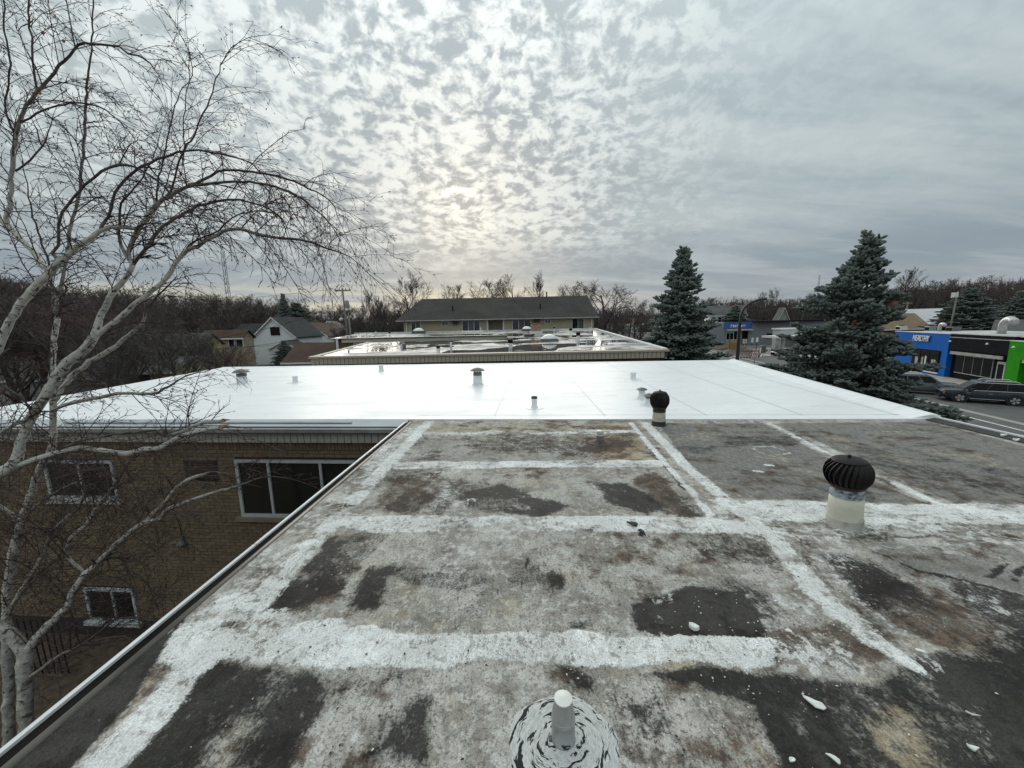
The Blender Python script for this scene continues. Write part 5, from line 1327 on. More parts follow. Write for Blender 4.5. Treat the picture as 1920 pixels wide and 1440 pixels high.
r0.z = r1.z = (r0.z + r1.z) / 2
g = MB(); e2, e3 = Vector((xr + .6, 71.5, ez)), Vector((xl - .95, 71.5, ez)); dz_ = Vector((0, 0, -.16))
g.poly([e0, e1, r1, r0]); g.poly([e1, e2, r1]); g.poly([e2, e3, r0, r1]); g.poly([e3, e0, r0]); g.poly([e0 + dz_, e3 + dz_, e2 + dz_, e1 + dz_])
for a, b_ in ((e0, e1), (e1, e2), (e2, e3), (e3, e0)): g.poly([a + dz_, b_ + dz_, b_, a])
rf = g.build('roof', M_shing, AP, world=True)
for px, py in ((849, 583), (1013, 579), (857, 560), (1025, 556)):
    p = opl(px, py, e0, (e1 - e0).cross(r0 - e0).normalized()); g = MB()
    g.tube([p, p + Vector((0, 0, .75))], .11, 8); link('roof_vent_pipe', g.mesh('roof_vent_pipe', M_black), rf)
g = MB(); g.extr([(0, -.02), (.13, -.02), (.15, .12), (0, .12)], e0 + Vector((0, -.01, -.16)), e1 + Vector((0, -.01, -.16))); g.build('gutter', pmat('pale_gutter_metal', (0.42, 0.42, 0.38), (0.5, 0.5, 0.46), 2, .5), AP, world=True)
for px in (762, 1109):
    p = ax(px, 605); g = MB(); g.box(p.x - .07, p.x + .07, 57.86, 57.98, GZ, ez - .2); g.build('downspout', M_whitem, AP, world=True)
for px in (914, 944): 
    p = ax(px, 605); g = MB(); g.box(p.x - .12, p.x + .12, 57.9, 57.99, GZ, ez - .03); g.build('corner_board', M_whitem, AP, world=True)
M_curt = pmat('curtained_glass', (0.05, 0.055, 0.055), (0.13, 0.14, 0.14), 1.2, 0.1, stretch=(6, 1, .3))
def apwin(x0, x1, y0, y1, n, name='window'):
    a, b_ = ax(x0, y0), ax(x1, y1); g = MB(); g.box(a.x, b_.x, 57.93, 57.99, b_.z, a.z); f = g.build(name, M_whitem, AP, world=True)
    w = (b_.x - a.x - .1) / n
    for k in range(n):
        g = MB(); q = a.x + .05 + k * w; g.box(q + .04, q + w - .04, 57.90, 57.929, b_.z + .06, a.z - .07); link('pane', g.mesh('pane', M_glass if k % 2 == 0 else M_curt), f)
apwin(770, 790, 603, 632, 2, 'patio_door'); apwin(866, 901, 601.5, 630, 3, 'patio_door'); apwin(960, 996, 599, 628, 3, 'patio_door'); apwin(1072, 1095, 597, 626, 2, 'patio_door')
apwin(828, 841, 602, 610, 2); apwin(1021, 1033, 598.5, 606, 2)
for (a, b_) in (((849, 601), (859, 608)), ((1000, 598), (1011, 605))):
    p, q = ax(*a), ax(*b_); g = MB(); g.box(p.x, q.x, 57.6, 58, q.z, p.z); u = g.build('air_conditioner', pmat('dark_ac', (0.04, 0.035, 0.03), (0.06, 0.05, 0.045), 4, .7) if 'dark_ac' not in MATS else MATS['dark_ac'], AP, world=True)

# ================================================================== SMALL HOUSES
M_w1 = pmat('white_siding', (0.66, 0.68, 0.70), (0.74, 0.76, 0.78), 1.5, .7, stretch=(1, 1, 6))
M_w2 = pmat('tan_siding', (0.30, 0.25, 0.18), (0.36, 0.30, 0.22), 1.5, .7, stretch=(1, 1, 6))
M_w3 = pmat('cream_yellow_siding', (0.42, 0.35, 0.17), (0.48, 0.41, 0.22), 1.5, .7, stretch=(1, 1, 6))
M_w4 = pmat('red_brick_far', (0.16, 0.065, 0.045), (0.22, 0.09, 0.06), 4, .9)
M_w5 = pmat('grey_siding', (0.24, 0.24, 0.24), (0.30, 0.30, 0.30), 1.5, .8)
M_r1 = shingle('charcoal_shingles', (0.028, 0.031, 0.034), (0.045, 0.048, 0.05))
M_r2 = shingle('brown_shingles', (0.075, 0.048, 0.036), (0.10, 0.066, 0.05))
M_r3 = shingle('tan_shingles', (0.22, 0.155, 0.095), (0.27, 0.195, 0.125))
M_r4 = shingle('grey_shingles', (0.11, 0.11, 0.108), (0.15, 0.15, 0.145))
M_r5 = pmat('pale_metal_roof', (0.50, 0.51, 0.52), (0.58, 0.59, 0.60), 1.5, .5)
def house(label, loc, w, d, h, rise, front_gable, mw, mr, rz=0.0, wins=(), chimney=None, oh=0.35, name='house', cat='house', extra=None, group=None):
    o = thing(name, label, cat, (loc[0], loc[1], GZ), rz, group)
    g = MB()
    x0, x1, y0, y1 = -w / 2, w / 2, 0, d
    g.box(x0, x1, y0, y1, -.1, h - .01)
    if front_gable:
        for y in (y0, y1): g.poly([(x0, y, h - .01), (x1, y, h - .01), (0, y, h + rise)])
    else:
        for x in (x0, x1): g.poly([(x, y0, h - .01), (x, y1, h - .01), (x, (y0 + y1) / 2, h + rise)])
    g.build('wall', mw, o)
    g = MB(); th = .14
    if front_gable:
        s = rise / (w / 2)
        for sgn in (-1, 1):
            a = (sgn * (w / 2 + oh), h - oh * s); q = (0, h + rise)
            pts = [(a[0], y0 - oh, a[1]), (a[0], y1 + oh, a[1]), (0, y1 + oh, q[1]), (0, y0 - oh, q[1])]
            g.poly([(x, y, z + .02) for x, y, z in pts]); g.poly([(x, y, z + th + .02) for x, y, z in pts])
            for i in range(4):
                A, B = pts[i], pts[(i + 1) % 4]; g.poly([(A[0], A[1], A[2] + .02), (B[0], B[1], B[2] + .02), (B[0], B[1], B[2] + th + .02), (A[0], A[1], A[2] + th + .02)])
    else:
        s = rise / (d / 2); ym = (y0 + y1) / 2
        for sgn, ye in ((-1, y0 - oh), (1, y1 + oh)):
            pts = [(x0 - oh, ye, h - oh * s), (x1 + oh, ye, h - oh * s), (x1 + oh, ym, h + rise), (x0 - oh, ym, h + rise)]
            g.poly([(x, y, z + .02) for x, y, z in pts]); g.poly([(x, y, z + th + .02) for x, y, z in pts])
            for i in range(4):
                A, B = pts[i], pts[(i + 1) % 4]; g.poly([(A[0], A[1], A[2] + .02), (B[0], B[1], B[2] + .02), (B[0], B[1], B[2] + th + .02), (A[0], A[1], A[2] + th + .02)])
    rf = g.build('roof', mr, o)
    g = MB()                                                  # pale barge boards / eaves trim
    if front_gable:
        for sgn in (-1, 1):
            A = (sgn * (w / 2 + oh), y0 - oh - .03, h - oh * rise / (w / 2)); B = (0, y0 - oh - .03, h + rise)
            g.poly([(A[0], A[1], A[2] - .12), (A[0], A[1], A[2] + .14), (B[0], B[1], B[2] + .14), (B[0], B[1], B[2] - .12)])
    else:
        A = h - oh * rise / (d / 2); g.box(x0 - oh, x1 + oh, y0 - oh - .06, y0 - oh - .002, A - .06, A + .14)
    g.build('trim', M_whitem, o)
    if chimney:
        g = MB(); cx, cy, ch = chimney; g.box(cx - .35, cx + .35, cy - .35, cy + .35, h - .2, h + rise + ch); link('chimney', g.mesh('chimney', M_w4), rf)
    for (face, u, zc, ww, hh) in wins:
        g = MB(); g2 = MB()
        if face == 'f':
            g.box(u - ww/2 - .1, u + ww/2 + .1, y0 - .06, y0 - .002, zc - hh/2 - .1, zc + hh/2 + .1); g2.box(u - ww/2, u + ww/2, y0 - .09, y0 - .061, zc - hh/2, zc + hh/2)
        elif face == 'r':
            g.box(x1 + .002, x1 + .06, u - ww/2 - .1, u + ww/2 + .1, zc - hh/2 - .1, zc + hh/2 + .1); g2.box(x1 + .061, x1 + .09, u - ww/2, u + ww/2, zc - hh/2, zc + hh/2)
        else:
            g.box(x0 - .06, x0 - .002, u - ww/2 - .1, u + ww/2 + .1, zc - hh/2 - .1, zc + hh/2 + .1); g2.box(x0 - .09, x0 - .061, u - ww/2, u + ww/2, zc - hh/2, zc + hh/2)
        wn = g.build('window', M_whitem, o); link('pane', g2.mesh('pane', M_glass), wn)
    return o
def gx(px, Y): return oy(px, 620, Y).x
# left of the apartment house
p = gx(513, 70)
house('white gabled house with charcoal roof and one paired gable window, left of the utility pole', (p, 70), 7.6, 10, 5.0, 3.4, True, M_w1, M_r1, 0, (('f', .3, 6.0, 1.7, 1.5), ('r', 2.2, 2.6, 1.0, 1.6), ('r', 4.6, 2.6, 1.0, 1.6)))
house('low white porch wing with small dark gable in front of the white gabled house', (gx(528, 66), 66), 5.0, 3.9, 3.0, 1.3, True, M_w1, M_r1, 0, (('f', 1.2, 1.6, .8, 1.6),))
house('white house with brown roof and skylights between the white gabled house and the pole', (gx(578, 84), 84), 8, 12, 4.6, 2.8, True, M_w1, M_r2, 0, (('f', 0, 4.8, 1, 1.2),))
house('pale house with light gable at the foot of the utility pole', (gx(616, 96), 96), 8, 9, 5.2, 2.6, True, M_w2, M_r4, 0.2, (('f', 0, 5.4, 1, 1.2), ('f', -2, 2.4, 1.2, 1.3)))
house('low garage with dark brown hip like roof just left of the tan parapet', (gx(598, 47), 47), 8.6, 7.0, 2.6, 1.9, False, M_w5, M_r2, 0, (), oh=.5)
house('two storey tan house with dark paired windows behind the birch twigs', (gx(415, 62), 62), 6.5, 2.4, 5.3, 1.0, False, M_w2, M_r2, 0, (('f', -1.2, 4.5, .8, 1.5), ('f', 1.4, 4.5, .8, 1.5), ('f', 2.7, 4.5, .9, 1.5)))
house('grey roofed house partly hidden between the tan and the white gabled house', (gx(468, 88), 88), 9, 9, 4.6, 2.9, False, M_w5, M_r1, 0.0, ())
house('cream yellow house with a row of windows behind the birch branches', (gx(322, 52), 52), 7.0, 4, 4.6, 1.4, False, M_w3, M_r4, 0.05, (('f', 1.0, 3.2, .7, 1.2), ('f', 2.2, 3.2, .7, 1.2), ('f', 3.4, 3.2, .7, 1.2)))
house('small cream garage low behind the birch branches', (gx(248, 40), 40), 7, 6, 2.4, 1.2, False, M_w3, M_r4, 0.0, (('f', 0, 1.2, 2.2, 1.9),))
house('grey shed with grey shingled roof at the far left behind the birch', (gx(60, 36), 36), 9, 6, 2.4, 1.3, False, M_w5, M_r4, 0.1, ())
house('dark roofed house at the left picture edge behind the birch', (gx(20, 60), 60), 11, 9, 4.2, 2.6, False, M_w5, M_r1, 0.0, (('f', 2, 3, 1, 1.2),))
# right of the street
p = gx(1362, 112)
house('white two storey house with grey hip roof behind the blue signed building', (p, 112), 9.5, 6, 7.6, 2.6, False, M_w1, M_r4, -0.25, (('f', -3.6, 6.2, .9, 1.5), ('f', -2.0, 6.2, .9, 1.5), ('f', 0, 6.2, .9, 1.5), ('f', 2.4, 6.2, .9, 1.5)), chimney=(1.5, 3, 1.0))
house('pale steep gabled house end rising behind the grey building', (gx(1467, 112), 112), 2.6, 3, 6.2, 3.0, True, M_w5, M_r4, -0.2, ())
house('red brick house with pale front gable and white trim behind the shops', (oy(1762, 585, 75).x, 75), 6, 4.5, 5.0, 2.6, True, M_w4, M_r5, 0.55, (('f', 0.0, 5.3, 1.6, 1.4),), chimney=(-2.0, 6, 1.8))
house('brown hipped roof house in front of the red brick house behind the shops', (oy(1712, 590, 72).x, 72), 13, 8, 4.2, 2.6, False, M_w4, M_r3, 0.2, ())
house('red brick house with dark roof behind the dark pine at the right', (oy(1884, 590, 70).x, 70), 5.5, 4, 5.0, 3.0, True, M_w4, M_r1, 0.3, (('f', -1.5, 4.6, 1.0, 1.2),))
house('cream house corner with white eaves at the right picture edge', (oy(1962, 598, 52).x, 52), 5, 4, 3.9, 1.7, True, M_w3, M_r4, 0.6, ())
for px_, Y, lab in ((1232, 190, 'low white flat commercial building far down the street left of the spruce'), (1180, 260, 'pale flat building beyond the far end of the street')):
    p = oy(px_, 605, Y); o = thing('shop_building', lab, 'building', (p.x, Y, GZ)); g = MB(); g.box(-12, 12, 0, 14, 0, 3.8); g.build('wall', M_w1, o); g = MB(); g.box(-12.2, 12.2, -.2, 14.2, 3.8, 4.4); g.build('parapet', M_wcap, o)
    g = MB(); g.box(-9, 9, -.12, -.003, .6, 2.6); g.build('window', M_glass, o)

# fences in the yards
def board_fence(label, a, b, h, m, step=0.0):
    a, b = Vector((a[0], a[1], 0)), Vector((b[0], b[1], 0)); L = (b - a).length; rz = math.atan2(b.y - a.y, b.x - a.x)
    o = thing('board_fence', label, 'fence', (a.x, a.y, GZ), rz, 'board fences in the yards'); w = max(.18, L / 60)
    g = MB(); g.box(.005, w - .008, -.02, .02, 0.03, h); me_ = g.mesh('board', m); n = int(L / w)
    rg = random.Random(int(L * 10))
    for k in range(n):
        q = link('board', me_, o); q.location = (k * w, 0, rg.uniform(-.02, .02))
    for zz in (.4, h - .3):
        g = MB(); g.box(0, L, .021, .07, zz, zz + .09); g.build('rail', m, o)
M_fg = pmat('weathered_fence', (0.14, 0.135, 0.125), (0.20, 0.19, 0.175), 3, .9, stretch=(1, 1, .3)); M_fb = pmat('orange_fence', (0.26, 0.10, 0.04), (0.32, 0.14, 0.06), 3, .85, stretch=(1, 1, .3)); M_fd = pmat('dark_fence', (0.03, 0.027, 0.024), (0.05, 0.045, 0.04), 3, .9)
a, b_ = oz(530, 682, GZ), oz(582, 668, GZ); board_fence('weathered grey board fence running towards the tan parapet', (a.x, a.y), (b_.x, b_.y), 1.8, M_fg)
a, b_ = oy(543, 655, 60), oy(575, 655, 60); board_fence('short orange stained board fence beside the white porch wing', (a.x, 60), (b_.x, 60), 2.0, M_fb)
a, b_ = oy(300, 690, 29), oy(575, 690, 29); board_fence('long dark board fence behind the white roof at the left', (a.x, 29), (b_.x, 29), 1.3, M_fd)
a, b_ = oy(482, 672, 40), oy(500, 672, 40); board_fence('short yellow brown gate of boards behind the white roof', (a.x, 40), (b_.x, 40), 1.8, M_fb)

# ================================================================== POLES, WIRES, MASTS
M_pole = pmat('grey_wood_pole', (0.16, 0.145, 0.125), (0.22, 0.20, 0.175), 3, .9, stretch=(1, 1, .1))
def pole(label, px, ptop, Y, hpx_w=5, arm=None, trans=False, lamp=False, lean=0.0):
    top = oy(px, ptop, Y); h = top.z - GZ; r = hpx_w / FPX * Y / 2
    o = thing('utility_pole', label, 'utility pole', (top.x, Y, GZ), 0, 'utility poles'); o.rotation_euler = (0, lean, 0)
    g = MB(); g.tube([(0, 0, -.2), (0, 0, h * .5), (0, 0, h)], [r * 1.25, r * 1.1, r * .85], 10); g.build('pole', M_pole, o, True)
    if arm:
        g = MB(); g.box(-arm, arm, -.09, .09, h - .45, h - .27); g.build('crossarm', M_pole, o)
        for q in (-.9, -.4, .4, .9):
            g = MB(); g.lathe([(.05, h - .27), (.08, h - .2), (.05, h - .12), (.07, h - .06), (.02, h)], 8, (q * arm, 0, 0)); g.build('insulator', M_dgal, o)
    if trans:
        g = MB(); g.lathe([(.26, h - 2.9), (.28, h - 2.85), (.28, h - 1.9), (.22, h - 1.8), (.06, h - 1.75)], 14, (.5, -.1, 0)); g.build('transformer', pmat('transformer_grey', (0.22, 0.24, 0.25), (0.27, 0.29, 0.30), 3, .5) if 'transformer_grey' not in MATS else MATS['transformer_grey'], o, 40)
    if lamp:
        g = MB(); g.tube([(0, 0, h * .62), (-.35, -.1, h * .64), (-.6, -.15, h * .635)], .05, 6); g.build('lamp_arm', M_steel, o); g = MB(); g.lathe([(.25, h * .615), (.24, h * .635), (.1, h * .65)], 12, (-.65, -.15, 0)); g.build('lamp', M_whitem, o, True)
    return Vector((top.x, Y, top.z))
pA = pole('tall grey utility pole with crossarm and transformer left of the apartment house', 645, 540, 58, 3.4, 1.15, True, True, -.02)
pole('shorter bare pole stub touching the tall utility pole', 656, 596, 57, 3.6, lean=-.02)
pB = pole('grey utility pole with meter box right of the blue store behind the roofs', 1789, 546, 58, 2.6, lean=.06)
pC = pole('thin utility pole with crossarm in front of the trees behind the grey building', 1507, 566, 120, 2.5, 1.3)
pD = pole('dark utility pole with transformer between large spruce and brick house', 1702, 566, 85, 3, 1.0, True)
pE = pole('slim pole behind the blue signed building', 1399, 578, 140, 2)
p = oy(1788, 553, 57.6); o = thing('meter_box', 'pale box mounted at the top of the utility pole behind the shops', 'box', p); g = MB(); g.box(-.1, .45, -.25, .25, -.35, .35); g.build('case', M_wcap, o)
def wire(label, a, b, sag=.5, r=.018):
    a, b = Vector(a), Vector(b); pts = [a.lerp(b, k / 14) - Vector((0, 0, sag * 4 * (k / 14) * (1 - k / 14))) for k in range(15)]
    g = MB(); g.tube(pts, r, 4); o = g.build('overhead_wire', M_dkm); tag(o, label, 'wire', 'overhead wires')
wire('wire from the tall utility pole over the houses to the left edge', pA + Vector((-1, 0, -.1)), oy(-40, 585, 75), .8, .02)
wire('upper wire from the tall pole to the left over the white gabled house', pA + Vector((-.5, 0, -2.2)), oy(400, 635, 45), .6, .022)
wire('lower wire from the pole stub to the left across the yards', oy(652, 612, 57), oy(330, 660, 38), .7, .022)
wire('lowest wire over the yards behind the birch', oy(600, 640, 52), oy(-40, 655, 36), .6, .018)
wire('pale wire over the trees right of the large spruce to the pole behind the shops', oy(1650, 547, 62), oy(1960, 528, 60), .3, .02)
wire('wire from the first spruce past the street lamp to the thin pole', oy(1320, 572, 110), pC + Vector((0, 0, -.3)), 1.2, .03)
def mast(label, px, ptop, Y, w, h0=GZ, lean=0):
    top = oy(px, ptop, Y); o = thing('radio_mast', label, 'mast', (top.x, Y, GZ), 0, 'thin masts against the sky'); h = top.z - GZ
    for a in range(3):
        c_ = (w * math.cos(a * 2.094), w * math.sin(a * 2.094)); g = MB(); g.tube([(c_[0], c_[1], 0), (c_[0] * .6, c_[1] * .6, h)], w * .12, 4); g.build('leg', M_steel, o)
    g = MB(); n = int(h / (w * 3))
    for k in range(n):
        z0_, z1_ = k * h / n, (k + 1) * h / n
        for a in range(3):
            p_, q_ = a * 2.094, (a + 1) * 2.094; s0, s1 = 1 - .4 * z0_ / h, 1 - .4 * z1_ / h
            g.tube([(w * s0 * math.cos(p_), w * s0 * math.sin(p_), z0_), (w * s1 * math.cos(q_), w * s1 * math.sin(q_), z1_)], w * .06, 3, cap=False)
    g.build('lattice', M_steel, o, kind='stuff')
mast('thin grey lattice mast rising behind the birch twigs at left', 417, 470, 150, 1.0); mast('hair thin mast far behind the trees left of the large spruce', 1537, 515, 400, 1.0)

# ================================================================== TREES
M_tbark = pmat('tree_bark_far', (0.045, 0.036, 0.030), (0.075, 0.060, 0.050), 2.0, .9)
M_tcr = [pmat('bare_twigs_a', (0.070, 0.056, 0.050), (0.095, 0.078, 0.070), .6, .9), pmat('bare_twigs_b', (0.080, 0.056, 0.048), (0.105, 0.076, 0.066), .6, .9), pmat('bare_twigs_c', (0.058, 0.050, 0.047), (0.08, 0.070, 0.066), .6, .9)]
def tree_mesh(seed, spread, up, n1, n2, n3, n4, H=10.0, tr=.16, tmin=.0105, clear=.25):
    rg = random.Random(seed); T0 = TB(); T1 = TB()
    def grow(p, d, L, r, lvl):
        ns = 5 if lvl < 2 else 3
        pts = [p.copy()]; dd = d.normalized()
        for i in range(ns):
            dd = (dd + Vector((rg.gauss(0, .09), rg.gauss(0, .09), rg.gauss(0, .07))) + Vector((0, 0, up * (.10 if lvl else .02)))).normalized()
            pts.append(pts[-1] + dd * (L / ns))
        rad = [max(tmin * .6, r * (1 - .7 * i / ns)) for i in range(ns + 1)]
        (T0 if lvl <= 1 else T1).tube(pts, rad, 6 if lvl == 0 else (4 if lvl < 2 else 3))
        if lvl >= 4: return
        cnt = (n1, n2, n3, n4)[lvl]
        lo = clear if lvl == 0 else .2
        for k in range(cnt):
            u = lo + (1 - lo) * (k + rg.random() * .9) / cnt; u = min(u, .995)
            i = min(ns - 1, int(u * ns)); q = pts[i].lerp(pts[i + 1], u * ns - i); axv = (pts[i+1] - pts[i]).normalized()
            o = axv.orthogonal().normalized(); o.rotate(Matrix.Rotation(rg.random() * 6.283, 3, axv))
            ang = spread * rg.uniform(.7, 1.25)
            nd = axv * math.cos(ang) + o * math.sin(ang)
            f = (.62 if lvl == 0 else .55) * rg.uniform(.75, 1.15) * (1.1 - .45 * u)
            grow(q, nd, L * f, max(tmin, rad[i] * .50), lvl + 1)
    grow(Vector((0, 0, -.1)), Vector((rg.gauss(0, .05), rg.gauss(0, .05), 1)), H * .62, tr, 0)
    zmax = max(v[2] for v in T0.v + T1.v)
    k = H / zmax
    for T in (T0, T1): T.v = [(x * k, y * k, z * k) for x, y, z in T.v]
    return T0.mesh('trunk', M_tbark, False), T1.mesh('crown', M_tcr[seed % 3], False)
TV = [tree_mesh(11, .70, 1.0, 10, 7, 7, 5), tree_mesh(12, .58, 1.2, 11, 8, 6, 5), tree_mesh(13, .85, .6, 10, 7, 7, 5, clear=.15), tree_mesh(14, .5, 1.6, 12, 7, 6, 5, clear=.1), tree_mesh(15, .72, .8, 8, 7, 7, 6)]
def bare_tree(px, ptop, Y, v, label, wide=1.0, group=None, rz=None, name='bare_tree', rg=random.Random(77)):
    top = oy(px, ptop, Y); h = max(2.0, top.z - GZ)
    o = thing(name, label, 'tree', (top.x, Y, GZ), rg.random() * 6.28 if rz is None else rz, group)
    s = h / 10.0; o.scale = (s * wide, s * wide, s)
    link('trunk', TV[v][0], o); link('crown', TV[v][1], o)
    return o
# trees one can tell apart
bare_tree(770, 506, 84, 4, 'tall bare tree with round crown and slanting trunk left of the dark roof', .9)
bare_tree(845, 530, 110, 0, 'small round bare crown above the left half of the dark roof', .9)
bare_tree(908, 523, 105, 0, 'broad bare crown above the middle of the dark roof', 1.25)
bare_tree(968, 513, 96, 2, 'left one of two contorted bare trees above the dark roof', .75)
bare_tree(1000, 503, 95, 4, 'right one of two contorted bare trees above the dark roof, the taller', .6)
bare_tree(1047, 531, 125, 1, 'faint small bare tree above the right part of the dark roof', .7)
bare_tree(1135, 519, 76, 2, 'wide spreading bare tree at the right end of the apartment house', 1.5)
bare_tree(1090, 530, 85, 0, 'low bare tree touching the right ridge end of the dark roof', 1.1)
bare_tree(1180, 560, 74, 2, 'bare twiggy street tree right of the apartment house', 1.0)
bare_tree(1228, 565, 90, 1, 'bare tree beside the far street left of the first spruce', .9)
bare_tree(690, 538, 78, 3, 'dense upright brown tree right of the utility pole', .95)
bare_tree(720, 552, 72, 3, 'dense upright brown tree at the left end of the apartment house', 1.0)
bare_tree(745, 560, 88, 0, 'mid height bare tree at the left corner of the dark roof', 1.0)
bare_tree(1715, 500, 95, 1, 'tallest bare tree right of the large spruce', 1.2)
bare_tree(1760, 520, 100, 0, 'wide bare tree behind the red brick house', 1.2)
bare_tree(1850, 516, 92, 2, 'spreading bare tree behind the dark pine', 1.2)
bare_tree(1905, 512, 88, 2, 'crooked bare tree at the right picture edge', 1.2)
bare_tree(1465, 538, 120, 1, 'fan shaped bare tree above the grey building', 1.0)
bare_tree(1420, 545, 130, 1, 'smaller fan shaped bare tree left of the lamp head', .9)
# the wood along the horizon
rg = random.Random(9)
def topline(px):
    xs_ = [-150, 60, 200, 330, 430, 520, 600, 680, 760, 900, 1050, 1150, 1210, 1260, 1330, 1500, 1600, 1700, 1800, 1950, 2100]
    ys_ = [500, 520, 535, 545, 548, 556, 568, 572, 560, 560, 562, 566, 572, 574, 552, 552, 546, 530, 524, 518, 510]
    return float(np.interp(px, xs_, ys_))
for row, (Y, dn, st_) in enumerate(((105, 4, 30), (150, 8, 22), (230, 12, 20))):
    px = -160
    while px < 2090:
        if not (row == 0 and (620 < px < 1500)):
            bare_tree(px + rg.uniform(-9, 9), topline(px) + dn + rg.uniform(-9, 14), Y * rg.uniform(.9, 1.12), rg.choice([0, 1, 2, 3, 4, 0]), 'bare leafless tree in the unbroken wood along the horizon', rg.uniform(1.0, 1.4), 'bare trees of the wood along the horizon')
        px += st_
# scrub behind the birch and the yards, low brown thicket
for k in range(40):
    px = rg.uniform(-120, 235) if k < 30 else rg.uniform(235, 440); Y = rg.uniform(24, 60)
    bare_tree(px, 540 + rg.uniform(-10, 60) + max(0, px) * .12, Y, rg.choice([2, 3, 0, 2]), 'bare brownish thicket tree behind the birch and the court', rg.uniform(1.1, 1.6), 'thicket trees behind the birch', name='bare_shrub_tree')
for k, (px, pt, Y) in enumerate(((665, 590, 64), (690, 598, 62), (715, 595, 63), (740, 600, 66), (640, 600, 74), (600, 598, 92), (560, 590, 100), (530, 585, 98), (1150, 590, 66), (1135, 600, 63), (1200, 590, 84))):
    bare_tree(px, pt, Y, 3, 'low reddish brown bare bush between houses and roofs', 1.7, 'reddish bare bushes', name='bare_bush')
# far dark band of woodland that closes the horizon
tb = TB(); rg = random.Random(4)
for k in range(5200):
    a = rg.uniform(-.98, .98); Y = rg.uniform(260, 330); x = Y * math.tan(a * 1.0)
    pxx = 960 + FPX * x / Y; 
    if not -200 < pxx < 2150: continue
    h = (585 - topline(pxx)) / FPX * Y * rg.uniform(.35, 1.0) + 6.8
    tb.tube([Vector((x, Y, GZ)), Vector((x + rg.gauss(0, .8), Y, GZ + h * .6)), Vector((x + rg.gauss(0, 1.6), Y, GZ + h))], [.9, .5, .06], 3)
o = link('far_woods', tb.mesh('far_woods', M_tcr[0], False), kind='stuff'); tag(o, 'far brown woodland closing the horizon all the way round', 'woods')

# ---- spruces
M_ndl = bpy.data.materials.new('spruce_needles'); M_ndl.use_nodes = True
t = NT(M_ndl.node_tree); ge = t.n('ShaderNodeNewGeometry')
n1 = t.noise(ge.outputs['Position'], 1.3, 4.0, .6); n2 = t.noise(ge.outputs['Position'], 38.0, 4.0, .7); rI = ge.outputs['Random Per Island']
c = t.mix(t.sstep(n1, .35, .65), (0.14, 0.175, 0.155), (0.20, 0.24, 0.215)); c = t.mix(t.math('MULTIPLY', rI, .55), c, (0.26, 0.295, 0.27)); c = t.mix(t.math('MULTIPLY', t.sstep(n2, .44, .58), .65), c, (0.028, 0.036, 0.029))
bp = t.n('ShaderNodeBump', {'Height': n2, 'Strength': 1.0, 'Distance': .03})
b = t.n('ShaderNodeBsdfPrincipled', {'Base Color': c, 'Roughness': .85, 'Specular IOR Level': .2, 'Normal': bp.outputs[0]}); t.n('ShaderNodeOutputMaterial', {'Surface': b.outputs[0]})
